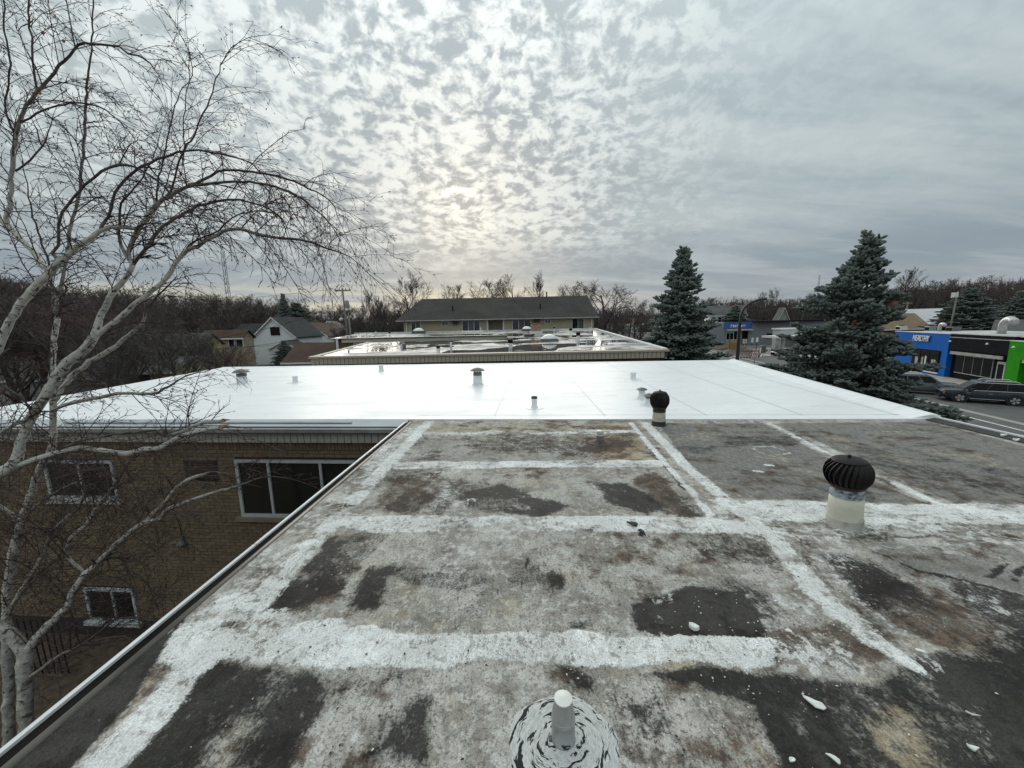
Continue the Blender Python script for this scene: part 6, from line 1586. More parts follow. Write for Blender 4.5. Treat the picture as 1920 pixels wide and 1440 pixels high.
def spruce_mesh(seed, H, R, fl, fr_, whorl, nb, lean=0.0, cut=0.0):
    rg = random.Random(seed); T = TB(); V = []; Fc = []
    lean_f = lambda z: lean * max(0, z / H - .55) ** 1.3
    T.tube([Vector((lean_f(z), 0, z)) for z in np.linspace(-.2, H * .98, 12)], [max(.02, .022 * H * (1 - .97 * k / 11)) for k in range(12)], 8)
    def finger(p, d, L, r):
        d = d.normalized(); a = d.orthogonal().normalized(); b_ = d.cross(a); k = len(V); m_ = 5
        tw_ = rg.random() * 6
        V.append(tuple(p))
        for (u, q) in ((.22, .92), (.72, 1.0)):
            for j in range(m_):
                th = 2 * math.pi * j / m_ + tw_ + u; rr = r * q * rg.uniform(.75, 1.25)
                V.append(tuple(p + d * (L * u) + (a * math.cos(th) + b_ * math.sin(th)) * rr))
        V.append(tuple(p + d * L)); e = k + 1 + 2 * m_
        for j in range(m_):
            j2 = (j + 1) % m_
            Fc.append((k, k + 1 + j2, k + 1 + j)); Fc.append((k + 1 + j, k + 1 + j2, k + 1 + m_ + j2, k + 1 + m_ + j)); Fc.append((k + 1 + m_ + j, k + 1 + m_ + j2, e))
    z = H * cut + .25
    while z < H * .985:
        f = z / H; Rz = R * ((1 - f) ** .74) * min(1.0, .35 + (1 - f) * 3.2) * (1.0 if f > .12 else .8 + f * 1.6)
        cnt = max(4, int(nb * (.55 + .45 * (1 - f))))
        off = rg.random() * 6.28
        for k in range(cnt):
            a = off + 2 * math.pi * k / cnt + rg.gauss(0, .18); L = max(.25, Rz * rg.choice([.55, .75, .9, 1.0, 1.1, 1.2]) * rg.uniform(.9, 1.08))
            el = .50 * f ** 1.5 - .03 + rg.gauss(0, .20)
            d = Vector((math.cos(a) * math.cos(el), math.sin(a) * math.cos(el), math.sin(el)))
            p0 = Vector((lean_f(z), 0, z + rg.uniform(-.12, .12))); ns = 5; pts = [p0]
            dd = d.copy()
            for i in range(ns):
                dd = (dd + Vector((rg.gauss(0, .05), rg.gauss(0, .05), (-.10 if i < 2 else .13) * (1 - f)))).normalized(); pts.append(pts[-1] + dd * L / ns)
            T.tube(pts, [max(.008, .016 * L * (1 - .8 * i / ns)) for i in range(ns + 1)], 4)
            nf = max(4, int(L / fl * 4.6))
            for i in range(nf):
                u = .16 + .84 * (i + rg.random()) / nf; u = min(u, .999); j = min(ns - 1, int(u * ns)); q = pts[j].lerp(pts[j + 1], u * ns - j); axv = (pts[j+1] - pts[j]).normalized()
                side = axv.cross(Vector((0, 0, 1))).normalized(); sg = 1 if i % 2 else -1
                reach = (1.05 - u) * L * .42 * rg.uniform(.3, 1.0)
                base = q; dirn = (axv * .75 + side * sg * .8 + Vector((0, 0, rg.uniform(-.15, .35)))).normalized()
                m_ = max(1, int(reach / (fl * .75)))
                for s in range(m_ + 1):
                    pp = base + dirn * (reach * s / (m_ + .001)) if m_ else base
                    sp_ = Vector((rg.gauss(0, .5), rg.gauss(0, .5), rg.uniform(-.25, .95)))
                    finger(pp, dirn + sp_ * .8, fl * rg.uniform(.75, 1.3), fr_ * rg.uniform(.8, 1.2))
            finger(pts[-1], dd, fl * 1.2, fr_)
        z += whorl * rg.uniform(.8, 1.2) * (1.0 if f < .8 else .75)
    for k in range(4): finger(Vector((lean_f(H), 0, H * .95)), Vector((math.cos(k * 1.57) * .5, math.sin(k * 1.57) * .5, .9)), fl * 1.2, fr_)
    finger(Vector((lean_f(H), 0, H * .95)), Vector((0, 0, 1)), H * .05 + fl, fr_)
    me_ = bpy.data.meshes.new('crown'); me_.from_pydata(V, [], Fc); me_.materials.append(M_ndl); me_.shade_smooth()
    print('spruce', len(V))
    return T.mesh('trunk', M_tbark, False), me_
SP1 = spruce_mesh(5, 10.0, 3.7, .25, .052, .27, 11, lean=1.5)
SP2 = spruce_mesh(6, 12.2, 3.7, .40, .085, .36, 11)
def spruce(label, px, ptop, Y, v, H, wide=1.0, rz=0.0, name='spruce_tree', base=None):
    top = oy(px, ptop, Y); h = top.z - GZ; o = thing(name, label, 'tree', (top.x, Y, GZ), rz, 'evergreen trees'); s = h / H; o.scale = (s * wide, s * wide, s)
    link('trunk', v[0], o); link('crown', v[1], o); return o
spruce('large blue green spruce with bent tip right beside the white roof edge', 1606, 448, 16.0, SP1, 10.0, 1.0, rz=-.25)
spruce('smaller dark spruce standing behind the right corner of the second flat roof', 1282, 470, 30.5, SP2, 12.2, 1.0)
spruce('low bushy young spruce in front of the grey car below the large spruce', 1700, 716, 14.6, SP1, 10.0, 1.55, rz=2.1)
spruce('dark slim spruce on the skyline behind the white gabled house', 530, 553, 92, SP2, 12.2, .8)
spruce('dark broad evergreen right of the slim skyline spruce', 555, 570, 95, SP2, 12.2, 2.2, 1.0)
spruce('dark broad pine behind the shops under the utility pole', 1820, 543, 62, SP2, 12.2, 2.0, 2.0)
spruce('dark evergreen cut by the right picture edge', 1916, 548, 60, SP2, 12.2, 1.3, 3.0)
spruce('round dark evergreen in front of the white two storey house', 1380, 575, 108.5, SP2, 12.2, 2.3, .5)
spruce('dark column evergreen in front of the white porch wing', 532, 640, 52, SP2, 12.2, 1.7, .7)
# ================================================================== SHOPS ALONG THE STREET
def fs(px, py, n=0.0):
    p = opl(px, py, FA + FN * n, FN); return (p - FA).dot(FW), p.z
def facade(parent, name, s0, s1, z0, z1, n0, n1, m, parent_loc=True):
    g = MB(); g.prism([p_[:2] for p_ in ccw([fp(s0, n0, 0), fp(s1, n0, 0), fp(s1, n1, 0), fp(s0, n1, 0)])], z0, z1)
    me_ = g.mesh(name, m); o = bpy.data.objects.new(name, me_); COL.objects.link(o); o.parent = parent
    root = parent
    off = Vector((0, 0, 0))
    q = parent
    while q is not None:
        off += Vector(q.location); q = q.parent
    o.location = -off
    return o
M_blue = pmat('blue_paint_wall', (0.008, 0.115, 0.46), (0.010, 0.13, 0.50), 1.0, .8, spec=.15)
M_navy = pmat('black_paint_wall', (0.007, 0.0075, 0.011), (0.011, 0.012, 0.016), 1.0, .85, spec=.1)
M_green = pmat('green_paint_wall', (0.02, 0.26, 0.005), (0.03, 0.30, 0.008), 1.0, .8, spec=.15)
M_shopg = pmat('shop_glass', (0.004, 0.0045, 0.005), (0.012, 0.012, 0.013), .5, .10, spec=.22)
M_proof = pmat('pale_flat_roof', (0.42, 0.42, 0.41), (0.52, 0.52, 0.51), .5, .7)
zt = fs(1781, 626.5)[1]; zg = fs(1898, 639.6)[1]; sR = fs(1896, 650)[0]
bs = thing('blue_shop', 'bright blue painted shop with raised white lettering and one display window', 'shop', fp(4, 0, GZ))
facade(bs, 'wall', 0.0, 9.5, GZ, zt, 0.0, 9.0, M_blue)
facade(bs, 'roof', 0.02, 9.48, zt + .003, zt + .03, .32, 9.02, M_proof)
facade(bs, 'cap', -.03, 9.55, zt + .002, zt + .07, -.05, .3, M_wcap)
w0 = fs(1765, 658); w1 = fs(1716, 655); sl0 = fs(1760, 699)
wz0, wz1 = sl0[1], w0[1]
dw = facade(bs, 'display_window', w0[0], w0[0] + 4.6, wz0, wz1, -.06, -.004, M_navy)
for k in range(3):
    facade(dw, 'pane', w0[0] + .12 + k * 1.5, w0[0] + 1.48 + k * 1.5, wz0 + .12, wz1 - .1, -.09, -.062, M_shopg)
facade(dw, 'sill', w0[0] - .1, w0[0] + 4.7, wz0 - .14, wz0 - .004, -.14, -.003, M_whitem)
M_disp = pmat('display_goods', (0.30, 0.22, 0.22), (0.45, 0.42, 0.40), 4, .6)
for k, (u, hh, ww) in enumerate(((.45, 1.5, .7), (2.0, 1.9, .25), (2.5, 1.7, .3), (3.4, 1.6, .5))):
    facade(dw, 'poster', w0[0] + u, w0[0] + u + ww, wz0 + .3, wz0 + .3 + hh * .7, -.10, -.092, M_disp if k != 1 else M_wcap)
# raised letters
tcur = bpy.data.curves.new('sign_text', 'FONT'); tcur.body = 'HEALTHY'; tcur.extrude = .05; tcur.align_x = 'RIGHT'; tcur.align_y = 'CENTER'
rz_ = fs(1745, 636); lz = fs(1744, 631)[1] - fs(1744, 642)[1]
tcur.size = lz * 1.4; tcur.space_character = .98; tcur.offset = .006
tcur.materials.append(pmat('white_letters', (0.8, 0.8, 0.8), (0.76, 0.76, 0.76), 2, .4))
def text_mesh(cur, nm):
    o_ = bpy.data.objects.new('tmp', cur); COL.objects.link(o_); dg = bpy.context.evaluated_depsgraph_get()
    me_ = bpy.data.meshes.new_from_object(o_.evaluated_get(dg)); bpy.data.objects.remove(o_); me_.name = nm; return me_
to = bpy.data.objects.new('lettering', text_mesh(tcur, 'lettering')); COL.objects.link(to); to.parent = bs
pt = fp(rz_[0], -.13, rz_[1])
to.location = pt - bs.location
to.rotation_euler = Matrix((( -FW.x, 0, -FN.x), (-FW.y, 0, -FN.y), (0, 1, 0))).to_euler()
to.scale = (.72, 1.05, 1)
# black copy of the letters set behind them as their painted shadow
tc2 = tcur.copy(); tc2.offset = .0; tc2.extrude = .01; tc2.materials.clear(); tc2.materials.append(M_black)
t2 = bpy.data.objects.new('letter_backing', text_mesh(tc2, 'letter_backing')); COL.objects.link(t2); t2.parent = bs; t2.rotation_euler = to.rotation_euler; t2.scale = to.scale; t2.location = fp(rz_[0], -.05, rz_[1]) - bs.location

ks = thing('black_shop', 'black painted shop with a wide four pane window under a grey lintel', 'shop', fp(-4, 0, GZ))
zk = zt - .012
facade(ks, 'wall', sR, -.004, GZ, zk, 0.45, 9.0, M_navy)
facade(ks, 'roof', sR - 12, -.02, zk + .003, zk + .012, .62, 9.02, M_proof)
z1 = fs(1783, 632.8)[1]
facade(ks, 'front_band', sR, -.006, fs(1783, 656)[1], z1, 0.02, .46, M_navy)
facade(ks, 'ledge', sR, -.006, z1 + .003, z1 + .07, -.02, .3, M_steel)
facade(ks, 'parapet', sR, -.006, z1 + .072, zk + .05, .12, .45, M_navy)
facade(ks, 'rooftop_edge', sR - .1, .05, zk + .052, zk + .2, .1, .6, M_wcap)
h0, h1 = fs(1783, 658), fs(1882, 669)
facade(ks, 'lintel', h1[0], h0[0], h0[1] - .3, h0[1], -.06, .018, M_steel)
a, b_ = fs(1790, 698, .45), fs(1866, 668, .45); top = h0[1] - .35
wn = facade(ks, 'shop_window', b_[0], a[0], a[1], top, .38, .446, M_alu)
n = 4; st_ = (a[0] - b_[0]) / n
for k in range(n): facade(wn, 'pane', b_[0] + k * st_ + .05, b_[0] + (k + 1) * st_ - .05, a[1] + .08, top - .06, .35, .378, M_shopg)
d0, d1 = fs(1868, 700, .45)[0], fs(1884, 700, .45)[0]
dr = facade(ks, 'door', d1, d0, GZ + .15, top - .2, .40, .446, M_alu); facade(dr, 'pane', d1 + .15, d0 - .12, GZ + .35, top - .42, .38, .398, M_shopg)
for px, py in ((1787, 639), (1857, 644)):
    s, z = fs(px, py); q = fp(s, -.22, z); o_ = MB(); o_.lathe([(.03, .06), (.07, .0), (.12, -.08), (.09, -.09)], 12); me_ = o_.mesh('lamp', M_whitem); l_ = link('lamp', me_, ks); l_.location = q - ks.location
gs_ = thing('green_shop', 'bright green painted shop front cut by the right picture edge', 'shop', fp(sR - 3, 0, GZ))
facade(gs_, 'wall', sR - 12, sR - .004, GZ, zg, .5, 9.0, M_green); facade(gs_, 'front_frame', sR - 1.3, sR - .004, GZ, zg - .001, -.12, .499, M_green); facade(gs_, 'front_band', sR - 12, sR - 1.301, zg - 1.5, zg - .001, -.12, .499, M_green)
facade(gs_, 'cap', sR - 12, sR + .02, zg + .002, zg + .08, -.16, .2, M_wcap); facade(gs_, 'lintel', sR - 7, sR - 1.5, zg - 1.75, zg - 1.502, -.16, .3, M_steel)
wn = facade(gs_, 'shop_window', sR - 6.5, sR - 2.2, GZ + .5, zg - 1.76, .42, .496, M_alu)
for k in range(3): facade(wn, 'pane', sR - 6.4 + k * 1.4, sR - 5.1 + k * 1.4, GZ + .6, zg - 1.85, .39, .418, M_shopg)
s, z = fs(1911, 650); o_ = MB(); o_.lathe([(.03, .06), (.07, .0), (.12, -.08), (.09, -.09)], 12); l_ = link('lamp', o_.mesh('lamp', M_whitem), gs_); l_.location = fp(s, -.35, z) - gs_.location
# things standing on the shop roofs
def duct(label, px, py, wpx):
    s, z = fs(px, py, 3.5); p = fp(s, 3.5, zk - .2); k = p.y / FPX; r = wpx * k / 2
    o = thing('roof_duct', label, 'duct', p, math.atan2(-FW.y, -FW.x), 'curved metal ducts on the shop roofs'); h = max(.5, z - p.z)
    g = MB(); pts = [(0, 0, 0), (0, 0, h)] + [(r * 2.2 * (1 - math.cos(a)), 0, h + r * 2.2 * math.sin(a)) for a in np.linspace(.3, 2.6, 7)]
    g.tube(pts, r, 14); g.build('elbow', M_gal, o, True); g = MB(); g.lathe([(r * 1.2, -.05), (r * 1.2, .12), (r * 1.02, .14)], 14); g.build('collar', M_gal, o, 40)
duct('big curved galvanised duct on the shop roof at the right', 1880, 612, 12); duct('small curved duct on the roof behind the blue shop', 1762, 614, 6)
def rtu(label, px, py, wpx, hpx, m):
    s, z = fs(px, py, 5.0); p = fp(s, 5.0, zk - .2); k = p.y / FPX
    o = thing('rooftop_unit', label, 'air conditioner', p, math.atan2(-FW.y, -FW.x), 'air conditioning units on the shop roofs'); w, h = wpx * k, hpx * k
    g = MB(); g.box(-w / 2, w / 2, -w * .35, w * .35, .1, h); g.build('case', m, o); g = MB(); g.box(-w * .42, w * .42, -w * .352, -w * .35 - .03, .2, h - .15); g.build('grille', M_dkm, o); g = MB(); g.lathe([(w * .25, h), (w * .25, h + .08), (w * .05, h + .1)], 12); g.build('fan_guard', M_dkm, o)
rtu('white rooftop unit behind the large spruce', 1690, 617, 15, 9, M_wcap); rtu('grey rooftop unit left of the small duct', 1745, 613, 14, 11, M_steel); rtu('dark rooftop unit right of the small duct', 1788, 614, 18, 12, M_dgal)

# ================================================================== GREY BUILDING WITH BLUE SIGN, CANOPY BUILDING
M_greyw = pmat('grey_painted_wall', (0.205, 0.215, 0.24), (0.235, 0.245, 0.27), .6, .8)
Yb = 98.0
def gb_(px, py, Y=Yb): return oy(px, py, Y)
c0, c1 = gb_(1357, 603), gb_(1407, 640); c2 = gb_(1476, 606); c3 = gb_(1560, 607)
GB = thing('grey_building', 'low grey building with a blue sign band over its small glass entrance', 'building', (c1.x, Yb, GZ))
zt_ = gb_(1407, 604).z
g = MB(); g.prism([(c0.x, Yb), (c1.x, Yb), (c1.x, Yb - .01), (c2.x + 12, Yb - 2.2), (c2.x + 12, Yb + 9), (c0.x, Yb + 9)], GZ, zt_); g.build('wall', M_greyw, GB, world=True)
g = MB(); g.prism([(c0.x - .02, Yb + 1), (c0.x - .02, Yb + 9), (c0.x - 6, Yb + 9)], GZ, zt_ - .6); g.build('side_wing', M_greyw, GB, world=True)
g = MB(); g.box(c1.x + .1, c2.x + 12, Yb - 2.3, Yb + 9.1, zt_ + .003, zt_ + .28); g.build('roof_edge', M_navy, GB, world=True)
M_sgn = pmat('blue_sign', (0.03, 0.10, 0.32), (0.035, 0.115, 0.36), 1, .5)
zs = gb_(1380, 615.5).z
g = MB(); g.box(c0.x, c1.x, Yb - .25, Yb - .012, zs, zt_ + .1); sg = g.build('sign_band', M_sgn, GB, world=True)
lx = gb_(1369, 610).x; lx1 = gb_(1396, 610).x; zl = gb_(1382, 611).z; rg = random.Random(2); x = lx
while x < lx1:                                         # lettering too far away to read
    w = rg.uniform(.22, .42); g = MB(); hh = rg.uniform(.5, .75)
    g.box(x, x + w * .35, Yb - .30, Yb - .252, zl - hh / 2, zl + hh / 2); g.box(x + w * .35, x + w, Yb - .30, Yb - .252, zl + (.05 if rg.random() < .5 else -hh / 2), zl + hh / 2 - .1)
    link('letter', g.mesh('letter', M_whitem), sg); x += w + .16
a, b_ = gb_(1362, 617.5), gb_(1405, 638)
g = MB(); g.box(a.x - .2, b_.x + .1, Yb - 1.2, Yb - .013, a.z - .35, a.z); g.build('awning', M_fascia, GB, world=True)
g = MB(); g.box(a.x, b_.x - 3.2, Yb - .09, Yb - .013, GZ + 1.2, a.z - .5); en_ = g.build('entrance_window', M_alu, GB, world=True)
for k in range(3):
    w = (b_.x - 3.2 - a.x) / 3; g = MB(); g.box(a.x + k * w + .1, a.x + (k + 1) * w - .1, Yb - .12, Yb - .091, GZ + 1.35, a.z - .6); link('pane', g.mesh('pane', M_shopg), en_)
g = MB(); g.box(a.x, b_.x - 3.2, Yb - .2, Yb - .013, GZ, GZ + 1.19); g.build('stone_base', M_w2, GB, world=True)
p = gb_(1397, 625); g = MB(); g.box(p.x - .7, p.x + .7, Yb - .1, Yb - .013, GZ + .1, a.z - .5); g.build('door', M_shopg, GB, world=True)
p = gb_(1438, 628); g = MB(); g.box(p.x - .7, p.x + .5, Yb - 1.3, Yb - 1.0, p.z - .4, p.z + .4); g.build('wall_unit', M_navy, GB, world=True)
CY = 74.0
def cb(px, py, Y=CY): return oy(px, py, Y)
q0, q1 = cb(1462, 619), cb(1545, 617); CB = thing('canopy_building', 'pale building with flat white canopy on grey posts half hidden by the large spruce', 'building', (q0.x, CY, GZ))
g = MB(); g.box(q0.x + .4, q1.x, CY, CY + 2.5, GZ, cb(1490, 618).z); g.build('wall', pmat('pale_block', (0.40, 0.41, 0.41), (0.47, 0.48, 0.48), .8, .8), CB, world=True)
g = MB(); z = cb(1470, 618).z; g.box(q0.x + .2, q1.x + .2, CY - .2, CY + 2.7, z + .003, z + .25); g.build('parapet', M_wcap, CB, world=True)
z = cb(1460, 630, CY - 3).z; xa_ = cb(1448, 630, CY - 3).x
g = MB(); g.box(xa_, q1.x + 1, CY - 4.5, CY - .02, z - .35, z); g.build('canopy', M_wcap, CB, world=True)
for px in (1451, 1462):
    x = cb(px, 640, CY - 3).x; g = MB(); g.box(x - .2, x + .2, CY - 4.2, CY - 3.8, GZ, z - .353); g.build('post', M_steel, CB, world=True)
g = MB(); x = cb(1465, 640).x; g.box(x, x + 2.6, CY - .08, CY - .003, GZ, z - .4); g.build('shutter', M_steel, CB, world=True)
g = MB(); g.box(x + 3.0, x + 6, CY - .08, CY - .003, GZ + .1, z - .5); g.build('window', M_shopg, CB, world=True)

# ================================================================== STREET FURNITURE
bp_ = oy(1383, 680, 45.0); LH = bp_.z
lp = thing('street_lamp', 'tall black street lamp with a long curved arm behind the white roof corner', 'street lamp', (oy(1381, 680, 45).x - .35, 45, GZ))
def lq(px, py): return oy(px, py, 45.0) - lp.location
pts = [Vector((0, 0, 0)), lq(1382, 678), lq(1386.7, 615), lq(1389, 592), lq(1393, 582), lq(1398, 575), lq(1404, 570), lq(1412, 566), lq(1420, 563), lq(1428.6, 561), lq(1438, 560.6)]
g = MB(); g.tube(pts, [.2, .19, .16, .145, .14, .135, .13, .125, .12, .11, .10], 10); g.build('pole', M_iron, lp, True)
a = lq(1437, 560.6); g = MB(); g.box(a.x, a.x + 1.0, -.16, .16, a.z - .06, a.z + .07); g.build('lamp_head', pmat('pale_lamp', (0.45, 0.45, 0.43), (0.5, 0.5, 0.48), 3, .5), lp)
g = MB(); g.lathe([(.3, 0), (.3, .1), (.2, .5), (.17, .6)], 12); g.build('base', M_iron, lp, 40)
M_signw = pmat('sign_white', (0.74, 0.74, 0.73), (0.70, 0.70, 0.69), 3, .5); M_signr = pmat('sign_red', (0.45, 0.03, 0.03), (0.5, 0.04, 0.04), 3, .5)
def noturn(label, px, pbot, pc, Y, wpx):
    b0 = oy(px, pbot, Y); c_ = oy(px, pc, Y); s = wpx / FPX * Y / 2; o = thing('road_sign', label, 'road sign', (c_.x, Y, GZ), 0, 'turn restriction signs'); h = c_.z - GZ
    g = MB(); g.box(-.035, .035, .012, .08, 0, h + s * .6); g.build('post', M_steel, o); g = MB(); g.box(-s, s, -.01, .01, h - s, h + s); pl = g.build('plate', M_signw, o)
    g = MB(); n = 24
    for k in range(n):
        a, b_ = 2 * math.pi * k / n, 2 * math.pi * (k + 1) / n
        g.poly([(s * .86 * math.cos(a), -.016, h + s * .86 * math.sin(a)), (s * .86 * math.cos(b_), -.016, h + s * .86 * math.sin(b_)), (s * .68 * math.cos(b_), -.016, h + s * .68 * math.sin(b_)), (s * .68 * math.cos(a), -.016, h + s * .68 * math.sin(a))])
    link('red_ring', g.mesh('red_ring', M_signr), pl)
    g = MB(); d = s * .5; g.poly([(-d - .03, -.022, h + d), (-d + .03, -.022, h + d + .06), (d + .03, -.022, h - d + .03), (d - .03, -.022, h - d - .03)]); link('red_bar', g.mesh('red_bar', M_signr), pl)
    g = MB(); g.box(-s * .25, -s * .08, -.019, -.0105, h - s * .45, h + s * .25); g.box(-s * .25, s * .3, -.0195, -.0105, h + s * .1, h + s * .28); g.poly([(s * .22, -.019, h - .02 * s), (s * .5, -.019, h + s * .19), (s * .22, -.019, h + s * .42)]); link('arrow', g.mesh('arrow', M_black), pl)
noturn('red ringed turn restriction sign on a thin post nearer the white roof edge', 1416, 692, 664.5, 50, 10)
noturn('red ringed turn restriction sign on a thick post in the planting bed', 1396.5, 660, 640, 76, 8)
def post_sign(label, px, pbot, ptop, Y, w, h, m, name='sign_post', cat='sign'):
    c_ = oy(px, ptop, Y); o = thing(name, label, cat, (c_.x, Y, GZ), 0); H = c_.z - GZ
    g = MB(); g.box(-.05, .05, .0, .1, 0, H); g.build('post', M_iron, o); g = MB(); g.box(-w / 2, w / 2, -.06, -.002, H - h, H); g.build('plate', m, o)
post_sign('small white headed post light on a black post by the grey wall', 1420, 655, 633, 80, .45, .9, M_signw, 'post_light', 'light')
post_sign('green street name sign on a pole before the glass entrance', 1370, 650, 621, 84, 1.6, .45, pmat('sign_green', (0.03, 0.16, 0.12), (0.04, 0.18, 0.13), 3, .5))
post_sign('orange and dark notice board in the planting strip', 1376, 651, 643, 82, 1.6, .9, pmat('orange_board', (0.35, 0.16, 0.03), (0.25, 0.12, 0.03), 3, .7), 'notice_board')
post_sign('white narrow board leaning at the grey wall', 1411, 640, 633, 95, .5, 1.2, M_signw, 'board', 'board')
post_sign('yellow sign far down the street left of the first spruce', 1188, 615, 596, 150, 2.2, 1.8, pmat('sign_yellow', (0.55, 0.38, 0.03), (0.6, 0.42, 0.04), 3, .6), 'yellow_sign')
p = oy(1429, 662, 72); o = thing('utility_cabinet', 'grey utility cabinet with white bollards on the junction pavement', 'cabinet', (p.x, 72, GZ)); g = MB(); g.box(-.45, .45, -.35, .35, 0, 1.6); g.build('case', M_steel, o); g = MB(); g.box(-.38, .38, -.37, -.351, .2, 1.45); g.build('door', M_dgal, o)
for k, dxx in enumerate((-.75, .7, 1.05)):
    o = thing('bollard', ('white bollard left of the grey utility cabinet', 'white bollard just right of the grey utility cabinet', 'white bollard farther right of the grey utility cabinet')[k], 'bollard', (p.x + dxx, 71.4, GZ), 0, 'white bollards round the cabinet'); g = MB(); g.lathe([(.09, 0), (.09, 1.05), (.06, 1.12), (.01, 1.14)], 10); g.build('post', M_signw, o, 40)
p = oy(1478, 655, 70); o = thing('bench', 'pale green bench frame under the canopy', 'bench', (p.x, 70, GZ)); M_bn = pmat('lime_metal', (0.40, 0.48, 0.22), (0.44, 0.52, 0.25), 3, .6)
g = MB(); g.box(-.8, .8, -.25, .25, .42, .48); g.build('seat', M_bn, o); g = MB(); g.box(-.8, .8, .22, .27, .5, .95); g.build('backrest', M_bn, o)
for x in (-.7, .7): g = MB(); g.box(x - .04, x + .04, -.24, .26, 0, .419); g.build('leg', M_bn, o)
# shrubs and grasses in the beds
M_dry = pmat('dry_ornamental_grass', (0.22, 0.13, 0.05), (0.32, 0.20, 0.09), 6, .9)
def tuft(label, px, py, Y, w, h, n, m=M_dry, grp='dry grass clumps in the planting beds'):
    p = oy(px, py, Y); rg = random.Random(int(px)); g = MB(); 
    for k in range(n):
        x, y = rg.gauss(0, w * .4), rg.gauss(0, w * .2); l = h * rg.uniform(.6, 1.1); dx_ = rg.gauss(0, .25) * l
        g.v += [(x - .02, y, 0), (x + .02, y, 0), (x + dx_, y + rg.gauss(0, .1), l)]; k_ = len(g.v); g.f.append((k_ - 3, k_ - 2, k_ - 1)); g.m.append(0)
    o = g.build('ornamental_grass', m); o.location = (p.x, Y, GZ + .1); tag(o, label, 'plant', grp)
tuft('long clump of dry orange grass left of the utility cabinet', 1408, 655, 75, 4.0, .6, 500); tuft('dry orange grass clump right of the utility cabinet', 1441, 655, 76, 1.6, .6, 250); tuft('dry orange grass below the orange board', 1368, 652, 82, 3, .6, 300)
M_low = pmat('dark_low_shrub', (0.05, 0.03, 0.03), (0.075, 0.045, 0.045), 6, .9)
for k in range(7):
    px = 1390 + k * 5.5; p = oy(px, 664.5, 62 + k * .2); rg = random.Random(k); g = MB()
    for q in range(60):
        a, l = rg.random() * 6.28, rg.uniform(.25, .5); g.v += [(0.03 * math.cos(a + 1.5), .03 * math.sin(a + 1.5), 0), (-.03 * math.cos(a + 1.5), -.03 * math.sin(a + 1.5), 0), (math.cos(a) * l * .6, math.sin(a) * l * .6, l)]; n_ = len(g.v); g.f.append((n_ - 3, n_ - 2, n_ - 1)); g.m.append(0)
    o = g.build('low_shrub', M_low); o.location = (p.x, p.y, GZ + .15); tag(o, 'small dark shrub in the row edging the planting bed', 'shrub', 'dark shrubs edging the planting bed')

# ================================================================== CARS
M_tyre = pmat('tyre', (0.012, 0.012, 0.012), (0.018, 0.018, 0.018), 9, .85); M_rim = pmat('alloy', (0.50, 0.50, 0.51), (0.58, 0.58, 0.59), 4, .3, metal=.7)
M_cglass = pmat('car_glass', (0.003, 0.0035, 0.004), (0.002, 0.003, 0.003), .6, .10, spec=.18); M_chrome = pmat('chrome', (0.62, 0.62, 0.62), (0.68, 0.68, 0.68), 4, .2, metal=.9); M_plastic = pmat('black_plastic', (0.018, 0.018, 0.019), (0.025, 0.025, 0.026), 9, .6)
M_lens = pmat('headlight_lens', (0.5, 0.5, 0.5), (0.6, 0.6, 0.6), 9, .12); M_amber = pmat('amber_lens', (0.65, 0.20, 0.06), (0.7, 0.28, 0.1), 9, .2); M_tail = pmat('tail_lens', (0.40, 0.02, 0.02), (0.5, 0.03, 0.03), 9, .2)
